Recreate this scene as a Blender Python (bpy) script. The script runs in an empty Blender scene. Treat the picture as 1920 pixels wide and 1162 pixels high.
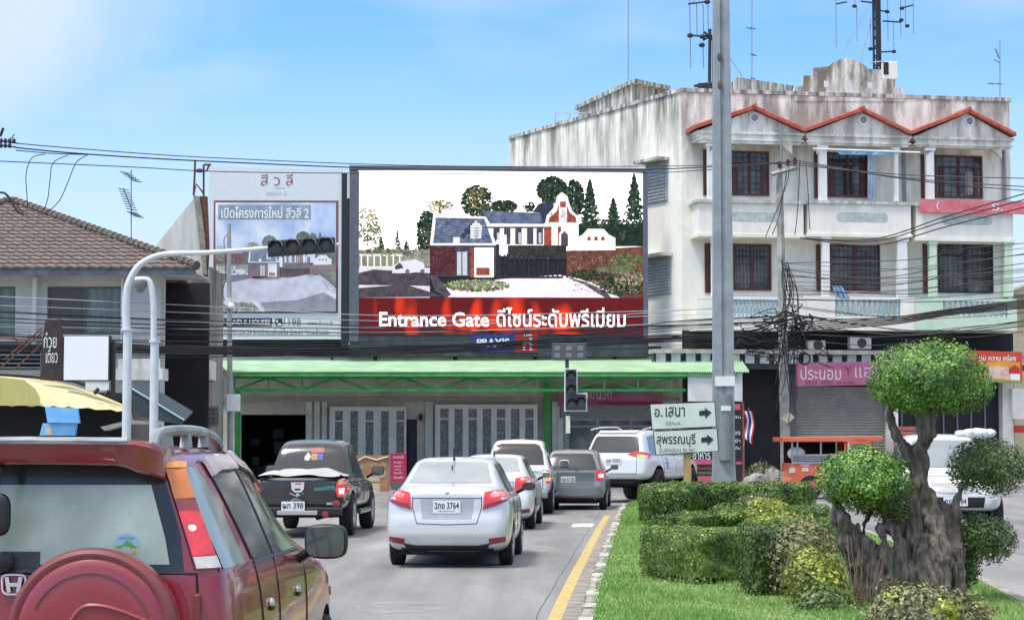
import bpy, bmesh, math, random
import numpy as np
from mathutils import Vector, Matrix, noise
from mathutils.bvhtree import BVHTree

scene = bpy.context.scene
COL = scene.collection
rnd = random.Random(7)
R = math.radians

# ---------------------------------------------------------------- camera
CAM_H = 1.77
FPX = 3800.0
PITCH = math.atan((823 - 581) / FPX)
cam = bpy.data.cameras.new("camera")
cam.sensor_width = 36.0
cam.lens = 36.0 * FPX / 1920.0
cam.clip_start = 0.3
cam.clip_end = 4000
cam_o = bpy.data.objects.new("camera", cam)
COL.objects.link(cam_o)
cam_o.location = (0, 0, CAM_H)
cam_o.rotation_euler = (R(90) + PITCH, 0, 0)
scene.camera = cam_o

# ---------------------------------------------------------------- sky and sun
SUN_EL, SUN_AZ = R(66), R(230)      # azimuth clockwise from +Y (north)
world = bpy.data.worlds.new("World")
scene.world = world
world.use_nodes = True
nt = world.node_tree
nt.nodes.clear()
def wn(t, **k):
    n = nt.nodes.new(t)
    for a, b in k.items(): setattr(n, a, b)
    return n
w_out = wn('ShaderNodeOutputWorld'); w_bg = wn('ShaderNodeBackground')
w_sky = wn('ShaderNodeTexSky', sky_type='NISHITA', sun_disc=False, sun_elevation=SUN_EL,
           sun_rotation=SUN_AZ, air_density=1.0, dust_density=0.5, ozone_density=2.0)
w_tc = wn('ShaderNodeTexCoord')
w_map = wn('ShaderNodeMapping'); w_map.inputs['Scale'].default_value = (1, 1, 2.6)
w_nrm = wn('ShaderNodeVectorMath', operation='NORMALIZE')
nt.links.new(w_tc.outputs['Generated'], w_map.inputs[0])
nt.links.new(w_map.outputs[0], w_nrm.inputs[0])
nt.links.new(w_nrm.outputs[0], w_sky.inputs[0])
# thin cloud: stretched noise, denser towards the horizon
w_cm = wn('ShaderNodeMapping'); w_cm.inputs['Scale'].default_value = (3.2, 3.2, 11.0)
w_cm.inputs['Location'].default_value = (1.35, 0.2, 0.55)
nt.links.new(w_tc.outputs['Generated'], w_cm.inputs[0])
w_no = wn('ShaderNodeTexNoise'); w_no.inputs['Scale'].default_value = 1.5
w_no.inputs['Detail'].default_value = 5; w_no.inputs['Roughness'].default_value = 0.5
nt.links.new(w_cm.outputs[0], w_no.inputs['Vector'])
w_r1 = wn('ShaderNodeMapRange'); w_r1.inputs[1].default_value = 0.44; w_r1.inputs[2].default_value = 0.66
w_r1.inputs[4].default_value = 0.50
nt.links.new(w_no.outputs[0], w_r1.inputs[0])
w_sep = wn('ShaderNodeSeparateXYZ'); nt.links.new(w_tc.outputs['Generated'], w_sep.inputs[0])
w_r2 = wn('ShaderNodeMapRange', interpolation_type='SMOOTHSTEP')
w_r2.inputs[1].default_value = 0.05; w_r2.inputs[2].default_value = 0.215
w_r2.inputs[3].default_value = 1.0; w_r2.inputs[4].default_value = 0.0
nt.links.new(w_sep.outputs[2], w_r2.inputs[0])
# a bank of bright cloud standing in the north-west
w_dot = wn('ShaderNodeVectorMath', operation='DISTANCE')
w_dot.inputs[1].default_value = Vector((-0.235, 0.95, 0.215)).normalized()
w_nd = wn('ShaderNodeTexNoise'); w_nd.inputs['Scale'].default_value = 11.0; w_nd.inputs['Detail'].default_value = 4
nt.links.new(w_tc.outputs['Generated'], w_nd.inputs['Vector'])
nt.links.new(w_tc.outputs['Generated'], w_dot.inputs[0])
w_ad = wn('ShaderNodeMath', operation='MULTIPLY_ADD'); w_ad.inputs[1].default_value = 0.16
nt.links.new(w_nd.outputs[0], w_ad.inputs[0]); nt.links.new(w_dot.outputs['Value'], w_ad.inputs[2])
w_r3 = wn('ShaderNodeMapRange', interpolation_type='SMOOTHSTEP')
w_r3.inputs[1].default_value = 0.09; w_r3.inputs[2].default_value = 0.20
w_r3.inputs[3].default_value = 0.9; w_r3.inputs[4].default_value = 0.0
nt.links.new(w_ad.outputs[0], w_r3.inputs[0])
w_mx = wn('ShaderNodeMath', operation='MAXIMUM'); w_mx2 = wn('ShaderNodeMath', operation='MAXIMUM')
nt.links.new(w_r1.outputs[0], w_mx.inputs[0]); nt.links.new(w_r2.outputs[0], w_mx.inputs[1])
nt.links.new(w_mx.outputs[0], w_mx2.inputs[0]); nt.links.new(w_r3.outputs[0], w_mx2.inputs[1])
w_mix = wn('ShaderNodeMix', data_type='RGBA')
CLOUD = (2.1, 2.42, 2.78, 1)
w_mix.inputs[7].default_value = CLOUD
w_tint = wn('ShaderNodeMix', data_type='RGBA', blend_type='MULTIPLY'); w_tint.inputs[0].default_value = 1.0
w_tint.inputs[7].default_value = (0.60, 0.86, 1.02, 1)
nt.links.new(w_sky.outputs[0], w_tint.inputs[6])
# unseen bright veil overhead, added to whiten and strengthen ambient light
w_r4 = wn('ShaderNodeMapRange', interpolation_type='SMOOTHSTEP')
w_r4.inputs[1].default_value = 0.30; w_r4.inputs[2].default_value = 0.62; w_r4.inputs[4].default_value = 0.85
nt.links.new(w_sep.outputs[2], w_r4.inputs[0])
w_fill_veil = wn('ShaderNodeMix', data_type='RGBA'); w_fill_veil.inputs[7].default_value = (3.9, 3.75, 3.6, 1)
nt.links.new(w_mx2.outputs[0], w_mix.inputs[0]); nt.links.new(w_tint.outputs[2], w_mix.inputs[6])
nt.links.new(w_r4.outputs[0], w_fill_veil.inputs[0]); nt.links.new(w_mix.outputs[2], w_fill_veil.inputs[6])
nt.links.new(w_fill_veil.outputs[2], w_bg.inputs[0])
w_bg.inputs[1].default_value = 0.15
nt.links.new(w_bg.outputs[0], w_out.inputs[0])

sun = bpy.data.lights.new("sun", 'SUN'); sun.energy = 1.5; sun.angle = R(12); sun.color = (1, 0.96, 0.9)
sun_o = bpy.data.objects.new("sun", sun); COL.objects.link(sun_o)
sd = Vector((math.sin(SUN_AZ) * math.cos(SUN_EL), math.cos(SUN_AZ) * math.cos(SUN_EL), math.sin(SUN_EL)))
sun_o.rotation_euler = sd.to_track_quat('Z', 'Y').to_euler()
sun_o.location = sd * 60

vs = scene.view_settings
vs.view_transform = 'Standard'; vs.look = 'None'; vs.gamma = 1; vs.use_curve_mapping = False
vs.exposure = 1.28

# ---------------------------------------------------------------- pixel -> place helpers (photo grid 1920 x 1162)
def ray(px, py):
    dx = (px - 960) / FPX; dy = (581 - py) / FPX
    return Vector((dx, math.cos(PITCH) - dy * math.sin(PITCH), math.sin(PITCH) + dy * math.cos(PITCH)))
CAMP = Vector((0, 0, CAM_H))
def at(px, py, Y):
    r = ray(px, py); return CAMP + r * (Y / r.y)
def gnd(px, py, z=0.0):
    r = ray(px, py); return CAMP + r * ((z - CAM_H) / r.z)

class Fr:
    """upright plane: u runs along it, v out of it, z up"""
    def __init__(s, o, ang):
        s.o = Vector((o[0], o[1], o[2] if len(o) > 2 else 0)); s.ang = ang
        s.U = Vector((math.cos(ang), math.sin(ang), 0)); s.N = Vector((math.sin(ang), -math.cos(ang), 0))
    def P(s, u, v, z): return s.o + s.U * u + s.N * v + Vector((0, 0, z))
    def px(s, x, y, v=0.0):
        r = ray(x, y); o = s.o + s.N * v
        t = (o - CAMP).dot(s.N) / r.dot(s.N)
        p = CAMP + r * t
        return (p - s.o).dot(s.U), p.z - s.o.z

# ---------------------------------------------------------------- mesh helpers
WM = {}
def wmat(o): return WM.get(o.name, Matrix.Identity(4)) if o else Matrix.Identity(4)

class MB:
    def __init__(s): s.v = []; s.f = []; s.m = []
    def add(s, vs_, fs, mi=0):
        n = len(s.v); s.v += [Vector(p) for p in vs_]
        for f in fs: s.f.append([i + n for i in f]); s.m.append(mi)
        return s
    def box(s, x0, x1, y0, y1, z0, z1, mi=0, M=None):
        p = [Vector((x, y, z)) for z in (z0, z1) for y in (y0, y1) for x in (x0, x1)]
        if M: p = [M @ q for q in p]
        return s.add(p, [(0, 2, 3, 1), (4, 5, 7, 6), (0, 1, 5, 4), (2, 6, 7, 3), (0, 4, 6, 2), (1, 3, 7, 5)], mi)
    def fbox(s, fr, u0, u1, z0, z1, v0, v1, mi=0):
        p = [fr.P(u, v, z) for z in (z0, z1) for v in (v1, v0) for u in (u0, u1)]
        return s.add(p, [(0, 2, 3, 1), (4, 5, 7, 6), (0, 1, 5, 4), (2, 6, 7, 3), (0, 4, 6, 2), (1, 3, 7, 5)], mi)
    def pbox(s, fr, x0, y0, x1, y1, v0, v1, mi=0):
        """box whose front face (at v1) covers the photo rectangle x0..x1, y0..y1"""
        xm, ym = (x0 + x1) / 2, (y0 + y1) / 2
        u0, _ = fr.px(x0, ym, v1); u1, _ = fr.px(x1, ym, v1)
        _, z1 = fr.px(xm, y0, v1); _, z0 = fr.px(xm, y1, v1)
        return s.fbox(fr, u0, u1, z0, z1, v0, v1, mi)
    def prism(s, fr, pts, v0, v1, mi=0):
        n = len(pts)
        p = [fr.P(u, v1, z) for u, z in pts] + [fr.P(u, v0, z) for u, z in pts]
        a = sum(pts[i][0] * pts[(i + 1) % n][1] - pts[(i + 1) % n][0] * pts[i][1] for i in range(n))
        idx = list(range(n)) if a > 0 else list(range(n))[::-1]
        fs = [idx, [i + n for i in idx[::-1]]]
        for k in range(n):
            i, j = idx[k], idx[(k + 1) % n]; fs.append((j, i, i + n, j + n))
        return s.add(p, fs, mi)
    def pprism(s, fr, pxs, v0, v1, mi=0): return s.prism(fr, [fr.px(x, y, v1) for x, y in pxs], v0, v1, mi)
    def quad(s, a, b, c, d, mi=0): return s.add([a, b, c, d], [(0, 1, 2, 3)], mi)
    def tube(s, pts, r, n=8, mi=0, caps=True):
        pts = [Vector(p) for p in pts]; N = len(pts)
        rs = list(r) if hasattr(r, '__len__') else [r] * N
        vs_ = []; prev = None
        for i, p in enumerate(pts):
            d = (pts[min(i + 1, N - 1)] - pts[max(i - 1, 0)]).normalized()
            if prev is None:
                ref = Vector((0, 0, 1)) if abs(d.z) < 0.9 else Vector((1, 0, 0)); a = d.cross(ref).normalized()
            else:
                a = prev - d * prev.dot(d)
                a = a.normalized() if a.length > 1e-6 else d.orthogonal().normalized()
            prev = a; b = d.cross(a)
            for k in range(n):
                t = 2 * math.pi * k / n; vs_.append(p + (a * math.cos(t) + b * math.sin(t)) * rs[i])
        fs = [(i * n + k, i * n + (k + 1) % n, (i + 1) * n + (k + 1) % n, (i + 1) * n + k) for i in range(N - 1) for k in range(n)]
        if caps: fs += [list(range(n))[::-1], [(N - 1) * n + k for k in range(n)]]
        return s.add(vs_, fs, mi)
    def lathe(s, c, axis, prof, n=24, mi=0):
        """prof: list of (distance along axis, radius)"""
        c = Vector(c); ax = Vector(axis).normalized(); a = ax.orthogonal().normalized(); b = ax.cross(a)
        vs_ = []
        for h, r in prof:
            for k in range(n):
                t = 2 * math.pi * k / n; vs_.append(c + ax * h + (a * math.cos(t) + b * math.sin(t)) * r)
        fs = [(i * n + k, i * n + (k + 1) % n, (i + 1) * n + (k + 1) % n, (i + 1) * n + k) for i in range(len(prof) - 1) for k in range(n)]
        return s.add(vs_, fs, mi)
    def ball(s, c, r, n=10, mi=0):
        c = Vector(c); rx, ry, rz = r if hasattr(r, '__len__') else (r, r, r)
        vs_ = []
        for i in range(n + 1):
            ph = math.pi * i / n
            for k in range(2 * n):
                t = math.pi * k / n
                vs_.append(c + Vector((rx * math.sin(ph) * math.cos(t), ry * math.sin(ph) * math.sin(t), rz * math.cos(ph))))
        m = 2 * n
        fs = [(i * m + k, (i + 1) * m + k, (i + 1) * m + (k + 1) % m, i * m + (k + 1) % m) for i in range(n) for k in range(m)]
        return s.add(vs_, fs, mi)
    def build(s, name, mats, parent=None, smooth=False, label=None, bevel=0):
        me = bpy.data.meshes.new(name)
        inv = wmat(parent).inverted()
        me.from_pydata([tuple(inv @ p) for p in s.v], [], s.f)
        if not isinstance(mats, (list, tuple)): mats = [mats]
        for m in mats: me.materials.append(m)
        if len(mats) > 1: me.polygons.foreach_set('material_index', s.m)
        if smooth:
            me.polygons.foreach_set('use_smooth', [True] * len(me.polygons))
            try: me.set_sharp_from_angle(angle=R(38))
            except Exception: pass
        me.validate()
        o = bpy.data.objects.new(name, me); COL.objects.link(o)
        if parent: o.parent = parent; WM[o.name] = wmat(parent)
        if label: o['label'] = label
        if bevel:
            b = o.modifiers.new('b', 'BEVEL'); b.width = bevel; b.segments = 2; b.limit_method = 'ANGLE'; b.angle_limit = R(40)
        return o

def tag(o, label=None, cat=None, group=None, kind=None):
    if label: o['label'] = label
    if cat: o['category'] = cat
    if group: o['group'] = group
    if kind: o['kind'] = kind
    return o
def thing(name, loc, label, cat, group=None, rz=0):
    o = bpy.data.objects.new(name, None); COL.objects.link(o); o.empty_display_size = 0.2
    o.location = loc; o.rotation_euler = (0, 0, rz)
    WM[o.name] = Matrix.Translation(Vector(loc)) @ Matrix.Rotation(rz, 4, 'Z')
    return tag(o, label, cat, group)
def struct(o): o['kind'] = 'structure'; return o

def text(fr, body, u0, u1, z0, z1, v, m, parent, ext=0.006, off=0.0, name='lettering', italic=0.0, label=None):
    cu = bpy.data.curves.new('txt', 'FONT'); cu.body = body; cu.extrude = 0.0; cu.offset = off; cu.resolution_u = 3
    o = bpy.data.objects.new('txt', cu); COL.objects.link(o)
    bpy.context.view_layer.update()
    me = bpy.data.meshes.new_from_object(o.evaluated_get(bpy.context.evaluated_depsgraph_get()))
    bpy.data.objects.remove(o); bpy.data.curves.remove(cu)
    co = [v_.co.copy() for v_ in me.vertices]
    x0 = min(c.x for c in co); x1 = max(c.x for c in co); y0 = min(c.y for c in co); y1 = max(c.y for c in co)
    inv = wmat(parent).inverted()
    for v_, c in zip(me.vertices, co):
        a = (c.x - x0) / (x1 - x0); b = (c.y - y0) / (y1 - y0)
        v_.co = inv @ fr.P(u0 + a * (u1 - u0) + italic * b * (z1 - z0), v, z0 + b * (z1 - z0))
    me.materials.clear(); me.materials.append(m)
    me.name = name
    t = bpy.data.objects.new(name, me); COL.objects.link(t)
    t.parent = parent; WM[t.name] = wmat(parent)
    if label: t['label'] = label
    return t
def ptext(fr, body, x0, y0, x1, y1, v, m, parent, **k):
    xm, ym = (x0 + x1) / 2, (y0 + y1) / 2
    u0, _ = fr.px(x0, ym, v); u1, _ = fr.px(x1, ym, v); _, z1 = fr.px(xm, y0, v); _, z0 = fr.px(xm, y1, v)
    return text(fr, body, u0, u1, z0, z1, v, m, parent, **k)

# ---------------------------------------------------------------- materials
MATS = {}
def mat(name, c, rough=0.7, metal=0.0, var=0.12, scale=6.0, bump=0.0, bscale=40.0, coat=0.0, emit=None, es=1.0,
        c2=None, stretch=(1, 1, 1), spec=0.5, ior=None, detail=4, lo=0.35, hi=0.65, island=False, trans=0.0, alpha=1.0):
    if name in MATS: return MATS[name]
    m = bpy.data.materials.new(name); m.use_nodes = True; MATS[name] = m
    t = m.node_tree; b = t.nodes['Principled BSDF']
    b.inputs['Roughness'].default_value = rough; b.inputs['Metallic'].default_value = metal
    b.inputs['Coat Weight'].default_value = coat; b.inputs['Coat Roughness'].default_value = 0.04
    b.inputs['Specular IOR Level'].default_value = spec
    if ior: b.inputs['IOR'].default_value = ior
    b.inputs['Alpha'].default_value = alpha
    if trans: b.inputs['Subsurface Weight'].default_value = 0
    if c2 is None: c2 = tuple(max(0, x * (1 - var)) for x in c)
    ge = t.nodes.new('ShaderNodeNewGeometry'); tc = t.nodes.new('ShaderNodeTexCoord')
    mp = t.nodes.new('ShaderNodeMapping'); mp.inputs['Scale'].default_value = stretch
    t.links.new(tc.outputs['Object'], mp.inputs[0])
    if var > 0 or c2:
        mr = t.nodes.new('ShaderNodeMapRange'); mr.inputs[1].default_value = lo; mr.inputs[2].default_value = hi
        if island: t.links.new(ge.outputs['Random Per Island'], mr.inputs[0]); mr.inputs[1].default_value = 0; mr.inputs[2].default_value = 1
        else:
            no = t.nodes.new('ShaderNodeTexNoise'); no.inputs['Scale'].default_value = scale; no.inputs['Detail'].default_value = detail
            t.links.new(mp.outputs[0], no.inputs['Vector']); t.links.new(no.outputs[0], mr.inputs[0])
        mx = t.nodes.new('ShaderNodeMix'); mx.data_type = 'RGBA'
        mx.inputs[6].default_value = (*c, 1); mx.inputs[7].default_value = (*c2, 1)
        t.links.new(mr.outputs[0], mx.inputs[0]); t.links.new(mx.outputs[2], b.inputs['Base Color'])
    else: b.inputs['Base Color'].default_value = (*c, 1)
    if bump:
        nb = t.nodes.new('ShaderNodeTexNoise'); nb.inputs['Scale'].default_value = bscale; nb.inputs['Detail'].default_value = 5
        t.links.new(mp.outputs[0], nb.inputs['Vector'])
        bp = t.nodes.new('ShaderNodeBump'); bp.inputs['Strength'].default_value = bump; bp.inputs['Distance'].default_value = 0.02
        t.links.new(nb.outputs[0], bp.inputs['Height']); t.links.new(bp.outputs[0], b.inputs['Normal'])
    if emit:
        b.inputs['Emission Color'].default_value = (*emit, 1); b.inputs['Emission Strength'].default_value = es
    return m

def stained(name, c, stain, ztop, zfall, amount=0.9, base=0.12, sx=2.2, sz=0.28, rough=0.9):
    """painted wall with mould streaks that run down from its top edge"""
    if name in MATS: return MATS[name]
    m = bpy.data.materials.new(name); m.use_nodes = True; MATS[name] = m
    t = m.node_tree; b = t.nodes['Principled BSDF']; b.inputs['Roughness'].default_value = rough; N = t.nodes.new; L = t.links.new
    ge = N('ShaderNodeNewGeometry'); sp = N('ShaderNodeSeparateXYZ'); L(ge.outputs['Position'], sp.inputs[0])
    mp = N('ShaderNodeMapping'); mp.inputs['Scale'].default_value = (sx, sx, sz); L(ge.outputs['Position'], mp.inputs[0])
    n1 = N('ShaderNodeTexNoise'); n1.inputs['Scale'].default_value = 1.0; n1.inputs['Detail'].default_value = 6; n1.inputs['Roughness'].default_value = 0.65
    L(mp.outputs[0], n1.inputs['Vector'])
    r1 = N('ShaderNodeMapRange'); r1.inputs[1].default_value = 0.37; r1.inputs[2].default_value = 0.60; L(n1.outputs[0], r1.inputs[0])
    rz = N('ShaderNodeMapRange'); rz.inputs[1].default_value = ztop - zfall; rz.inputs[2].default_value = ztop
    rz.inputs[3].default_value = base; rz.inputs[4].default_value = amount; L(sp.outputs[2], rz.inputs[0])
    mu = N('ShaderNodeMath'); mu.operation = 'MULTIPLY'; L(r1.outputs[0], mu.inputs[0]); L(rz.outputs[0], mu.inputs[1])
    n2 = N('ShaderNodeTexNoise'); n2.inputs['Scale'].default_value = 0.7; n2.inputs['Detail'].default_value = 7; L(ge.outputs['Position'], n2.inputs['Vector'])
    r2 = N('ShaderNodeMapRange'); r2.inputs[1].default_value = 0.5; r2.inputs[2].default_value = 0.7; r2.inputs[4].default_value = 0.35
    L(n2.outputs[0], r2.inputs[0])
    ma = N('ShaderNodeMath'); ma.operation = 'MAXIMUM'; L(mu.outputs[0], ma.inputs[0])
    m3 = N('ShaderNodeMath'); m3.operation = 'MULTIPLY'; L(r2.outputs[0], m3.inputs[0]); m3.inputs[1].default_value = min(1, base * 4)
    L(m3.outputs[0], ma.inputs[1])
    mx = N('ShaderNodeMix'); mx.data_type = 'RGBA'; mx.inputs[6].default_value = (*c, 1); mx.inputs[7].default_value = (*stain, 1)
    L(ma.outputs[0], mx.inputs[0]); L(mx.outputs[2], b.inputs['Base Color'])
    bp = N('ShaderNodeBump'); bp.inputs['Strength'].default_value = 0.25; bp.inputs['Distance'].default_value = 0.02
    n4 = N('ShaderNodeTexNoise'); n4.inputs['Scale'].default_value = 14; n4.inputs['Detail'].default_value = 5; L(ge.outputs['Position'], n4.inputs['Vector'])
    L(n4.outputs[0], bp.inputs['Height']); L(bp.outputs[0], b.inputs['Normal'])
    return m

M_white = mat('white_paint', (.82, .82, .79), .6, var=.15, scale=2)
M_offwhite = mat('offwhite_paint', (.72, .71, .66), .7, var=.2, scale=2)
M_dark = mat('unlit_dark', (.018, .018, .02), .8, var=.4, scale=2)  # near-black standing in for unlit openings, interiors and recesses
M_black = mat('black_plastic', (.012, .012, .013), .45, var=.2)
M_blackmetal = mat('black_metal', (.03, .03, .035), .5, metal=.3, var=.3)
M_grey = mat('grey_metal', (.3, .31, .32), .5, metal=.5, var=.25)
M_conc = mat('concrete', (.33, .34, .34), .9, var=.3, scale=3, bump=.4)
M_rust = mat('rust', (.16, .06, .04), .9, var=.5, scale=8)
M_cable = mat('cable_rubber', (.02, .02, .022), .6, var=.2)
M_text_white = mat('white_lettering', (.8, .8, .8), .5, var=.03)
M_text_black = mat('black_lettering', (.02, .02, .02), .5, var=.05)

def path3(pts, n=8):
    """smooth curve through points"""
    pts = [Vector(p) for p in pts]; out = []
    for i in range(len(pts) - 1):
        p0 = pts[max(i - 1, 0)]; p1 = pts[i]; p2 = pts[i + 1]; p3 = pts[min(i + 2, len(pts) - 1)]
        for k in range(n):
            t = k / n
            out.append(0.5 * ((2 * p1) + (p2 - p0) * t + (2 * p0 - 5 * p1 + 4 * p2 - p3) * t * t + (3 * p1 - p0 - 3 * p2 + p3) * t ** 3))
    return out + [pts[-1]]
# ================================================================ GROUND
M_soil = mat('pavement_ground', (.30, .29, .28), .95, var=.25, scale=.8, bump=.3)
M_road = mat('asphalt', (.265, .262, .258), .9, c2=(.19, .188, .186), scale=1.1, stretch=(1, .22, 1), bump=.5, bscale=60, detail=10)
_t = M_road.node_tree; _b = _t.nodes['Principled BSDF']; _tc = _t.nodes.new('ShaderNodeTexCoord'); _mp = _t.nodes.new('ShaderNodeMapping'); _mp.inputs['Scale'].default_value = (1.1, .035, 1); _mp.inputs['Rotation'].default_value = (0, 0, .06)
_n = _t.nodes.new('ShaderNodeTexNoise'); _n.inputs['Scale'].default_value = 1.3; _n.inputs['Detail'].default_value = 3; _t.links.new(_tc.outputs['Object'], _mp.inputs[0]); _t.links.new(_mp.outputs[0], _n.inputs['Vector'])
_n2 = _t.nodes.new('ShaderNodeTexNoise'); _n2.inputs['Scale'].default_value = 55; _n2.inputs['Detail'].default_value = 3; _t.links.new(_tc.outputs['Object'], _n2.inputs['Vector'])
_a = _t.nodes.new('ShaderNodeMapRange'); _a.inputs[1].default_value = .38; _a.inputs[2].default_value = .62; _a.inputs[3].default_value = .80; _a.inputs[4].default_value = 1.08; _t.links.new(_n.outputs[0], _a.inputs[0])
_c = _t.nodes.new('ShaderNodeMapRange'); _c.inputs[1].default_value = .3; _c.inputs[2].default_value = .7; _c.inputs[3].default_value = .78; _c.inputs[4].default_value = 1.18; _t.links.new(_n2.outputs[0], _c.inputs[0])
_m = _t.nodes.new('ShaderNodeMath'); _m.operation = 'MULTIPLY'; _t.links.new(_a.outputs[0], _m.inputs[0]); _t.links.new(_c.outputs[0], _m.inputs[1])
_v = _t.nodes.new('ShaderNodeVectorMath'); _v.operation = 'SCALE'; _t.links.new(_b.inputs['Base Color'].links[0].from_socket, _v.inputs[0]); _t.links.new(_m.outputs[0], _v.inputs['Scale']); _t.links.new(_v.outputs[0], _b.inputs['Base Color'])
M_lawn = mat('lawn_soil', (.10, .20, .04), .95, c2=(.17, .22, .07), scale=1.6, bump=.4)
M_yel = mat('yellow_road_paint', (.56, .38, .08), .8, c2=(.32, .28, .18), scale=11, lo=.42, hi=.60, detail=8)
M_wmark = mat('white_road_paint', (.6, .6, .58), .8, c2=(.3, .3, .3), scale=7, lo=.45, hi=.65, detail=8)
M_kerb = mat('worn_kerb', (.36, .34, .30), .95, c2=(.22, .2, .18), scale=6, bump=.5)
M_kerbw = mat('kerb_whitewash', (.46, .44, .39), .9, c2=(.30, .28, .24), scale=12, bump=.6, lo=.5, hi=.65)

g = MB(); g.quad((-700, -60, 0), (700, -60, 0), (700, 1500, 0), (-700, 1500, 0)); struct(g.build('ground', M_soil))
def strip(name, left, right, z, m, n=24):
    L_ = path3(left, 10); R_ = path3(right, 10); b = MB()
    for i in range(len(L_) - 1):
        a, c, d, e = L_[i], R_[i], R_[i + 1], L_[i + 1]
        b.quad((a.x, a.y, z), (c.x, c.y, z), (d.x, d.y, z), (e.x, e.y, z))
    return b.build(name, m)
RD = 0.068   # road direction (dx/dy)
b = MB(); b.quad((-9, -20, .004), (16, -20, .004), (16 + 4, 69, .004), (-9 + 4, 69, .004))
b.add([(-80, 55, .0042), (90, 55, .0042), (90, 70.5, .0042), (-80, 68.5, .0042)], [(0, 1, 2, 3)])
# the crossing road as one sheet with the carriageway
b = MB(); b.add([(-9, -20, .004), (16, -20, .004), (19.2, 55, .004), (90, 55, .004), (90, 70.5, .004), (-80, 68.5, .004), (-80, 53, .004), (-4.6, 53, .004)], [(0, 1, 2, 3, 4, 5, 6, 7)])
struct(b.build('road', M_road))

# median island outline (measured from kerb points of the photo)
def GX(px, py, z=0.0): p = gnd(px, py, z); return (p.x, p.y)
medL = [(-.65, -4), (.05, 9), GX(1093, 1162), GX(1113, 1092), GX(1133, 1035), GX(1150, 990), GX(1164, 958), (2.95, 53.0), (3.35, 55.3)]
medR = [(4.2, -4), (4.7, 9), (5.36, 20.5), (5.86, 26.2), (6.5, 36), (6.9, 44), (7.0, 49), (6.6, 53.3), (5.6, 55.6)]
ML = path3([(x, y, 0) for x, y in medL], 8); MR = path3([(x, y, 0) for x, y in medR], 8)
outline = ML + [Vector((4.5, 56.1, 0))] + MR[::-1]
KZ = .10
b = MB(); n = len(outline)
inner = []
cx = Vector((4.2, 30, 0))
for i, p in enumerate(outline):
    t = (outline[(i + 1) % n] - outline[i - 1]); t = Vector((t.x, t.y, 0)).normalized(); nn = Vector((t.y, -t.x, 0))
    inner.append(p + nn * .12)
top = [Vector((p.x, p.y, KZ)) for p in outline]; bot = [Vector((p.x, p.y, 0)) for p in outline]; inn = [Vector((p.x, p.y, KZ)) for p in inner]
inb = [Vector((p.x, p.y, KZ - .03)) for p in inner]
b.add(bot + top + inn + inb, [(i, (i + 1) % n, n + (i + 1) % n, n + i) for i in range(n)] +
      [(n + i, n + (i + 1) % n, 2 * n + (i + 1) % n, 2 * n + i) for i in range(n)] +
      [(2 * n + i, 2 * n + (i + 1) % n, 3 * n + (i + 1) % n, 3 * n + i) for i in range(n)])
struct(b.build('kerb', M_kerb))
b = MB(); b.add([Vector((p.x, p.y, KZ - .01)) for p in inner], [list(range(n))]); struct(b.build('lawn', M_lawn))
# whitewashed kerb stones still showing along the near side of the island
kr = random.Random(3)
y = 17.0
def mlx(y):
    for i in range(len(ML) - 1):
        if ML[i].y <= y <= ML[i + 1].y:
            t = (y - ML[i].y) / (ML[i + 1].y - ML[i].y); return ML[i].x + (ML[i + 1].x - ML[i].x) * t
    return ML[-1].x
while y < 52.5:
    L_ = kr.uniform(.18, .8); gap = kr.choice([.1, .4, .8, 1.3]) * kr.uniform(.6, 1.5)
    bm = bmesh.new(); bmesh.ops.create_cube(bm, size=1)
    bmesh.ops.subdivide_edges(bm, edges=bm.edges[:], cuts=3, use_grid_fill=True)
    x = mlx(y + L_ / 2) + .055
    for v in bm.verts:
        q = v.co.copy(); q = Vector((q.x * .14, q.y * L_, q.z * .12)) * (1 if max(abs(q.x), abs(q.y), abs(q.z)) < .45 else .97)
        q += noise.noise_vector(q * 7 + Vector((y, 0, 0))) * .032
        v.co = Vector((x + q.x + q.y * RD, y + L_ / 2 + q.y, .06 + q.z))
    me = bpy.data.meshes.new('kerb_stone'); bm.to_mesh(me); bm.free(); me.materials.append(M_kerbw)
    o = bpy.data.objects.new('kerb_stone', me); COL.objects.link(o)
    tag(o, 'short worn whitewashed kerb stone edging the island beside the yellow line', 'kerb stone', 'whitewashed kerb stones along the island')
    y += L_ + gap
# painted lines
yl = MB(); P_ = path3([(x - .27 - max(0, (30 - y)) * .001, y, 0) for x, y in medL[:-2]] , 8)
for i in range(len(P_) - 1):
    a, c = P_[i], P_[i + 1]
    if c.y > 47.3: break
    yl.quad((a.x - .07, a.y, .008), (a.x + .07, a.y, .008), (c.x + .07, c.y, .008), (c.x - .07, c.y, .008))
struct(yl.build('yellow_line_marking', M_yel))
lm = MB()
a = gnd(1100, 985); lm.quad((a.x - .35, a.y - .9, .0095), (a.x + .08, a.y - .9, .0095), (a.x + .2, a.y + .9, .0095), (a.x - .25, a.y + .9, .0095))
for yy in (5,):
    x = -1.95 + RD * (yy - 10) * .9; lm.quad((x, yy, .008), (x + .1, yy, .008), (x + .1 + RD * 3, yy + 3, .008), (x + RD * 3, yy + 3, .008))
struct(lm.build('lane_marking', M_wmark))
ck = MB(); rc = random.Random(9)
for (off, y0, y1, wd) in ((-.46, 17, 50, .007),):
    y = y0; px_ = None; j = 0
    while y < y1:
        x = mlx(y) + off + .022 * noise.noise(Vector((y * .9, off, 0))) + j; j += rc.uniform(-.001, .001)
        if px_: ck.quad((px_[0] - wd, px_[1], .0056), (px_[0] + wd, px_[1], .0056), (x + wd * .8, y, .0056), (x - wd * .8, y, .0056))
        px_ = (x, y); y += rc.uniform(.12, .3)
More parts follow.
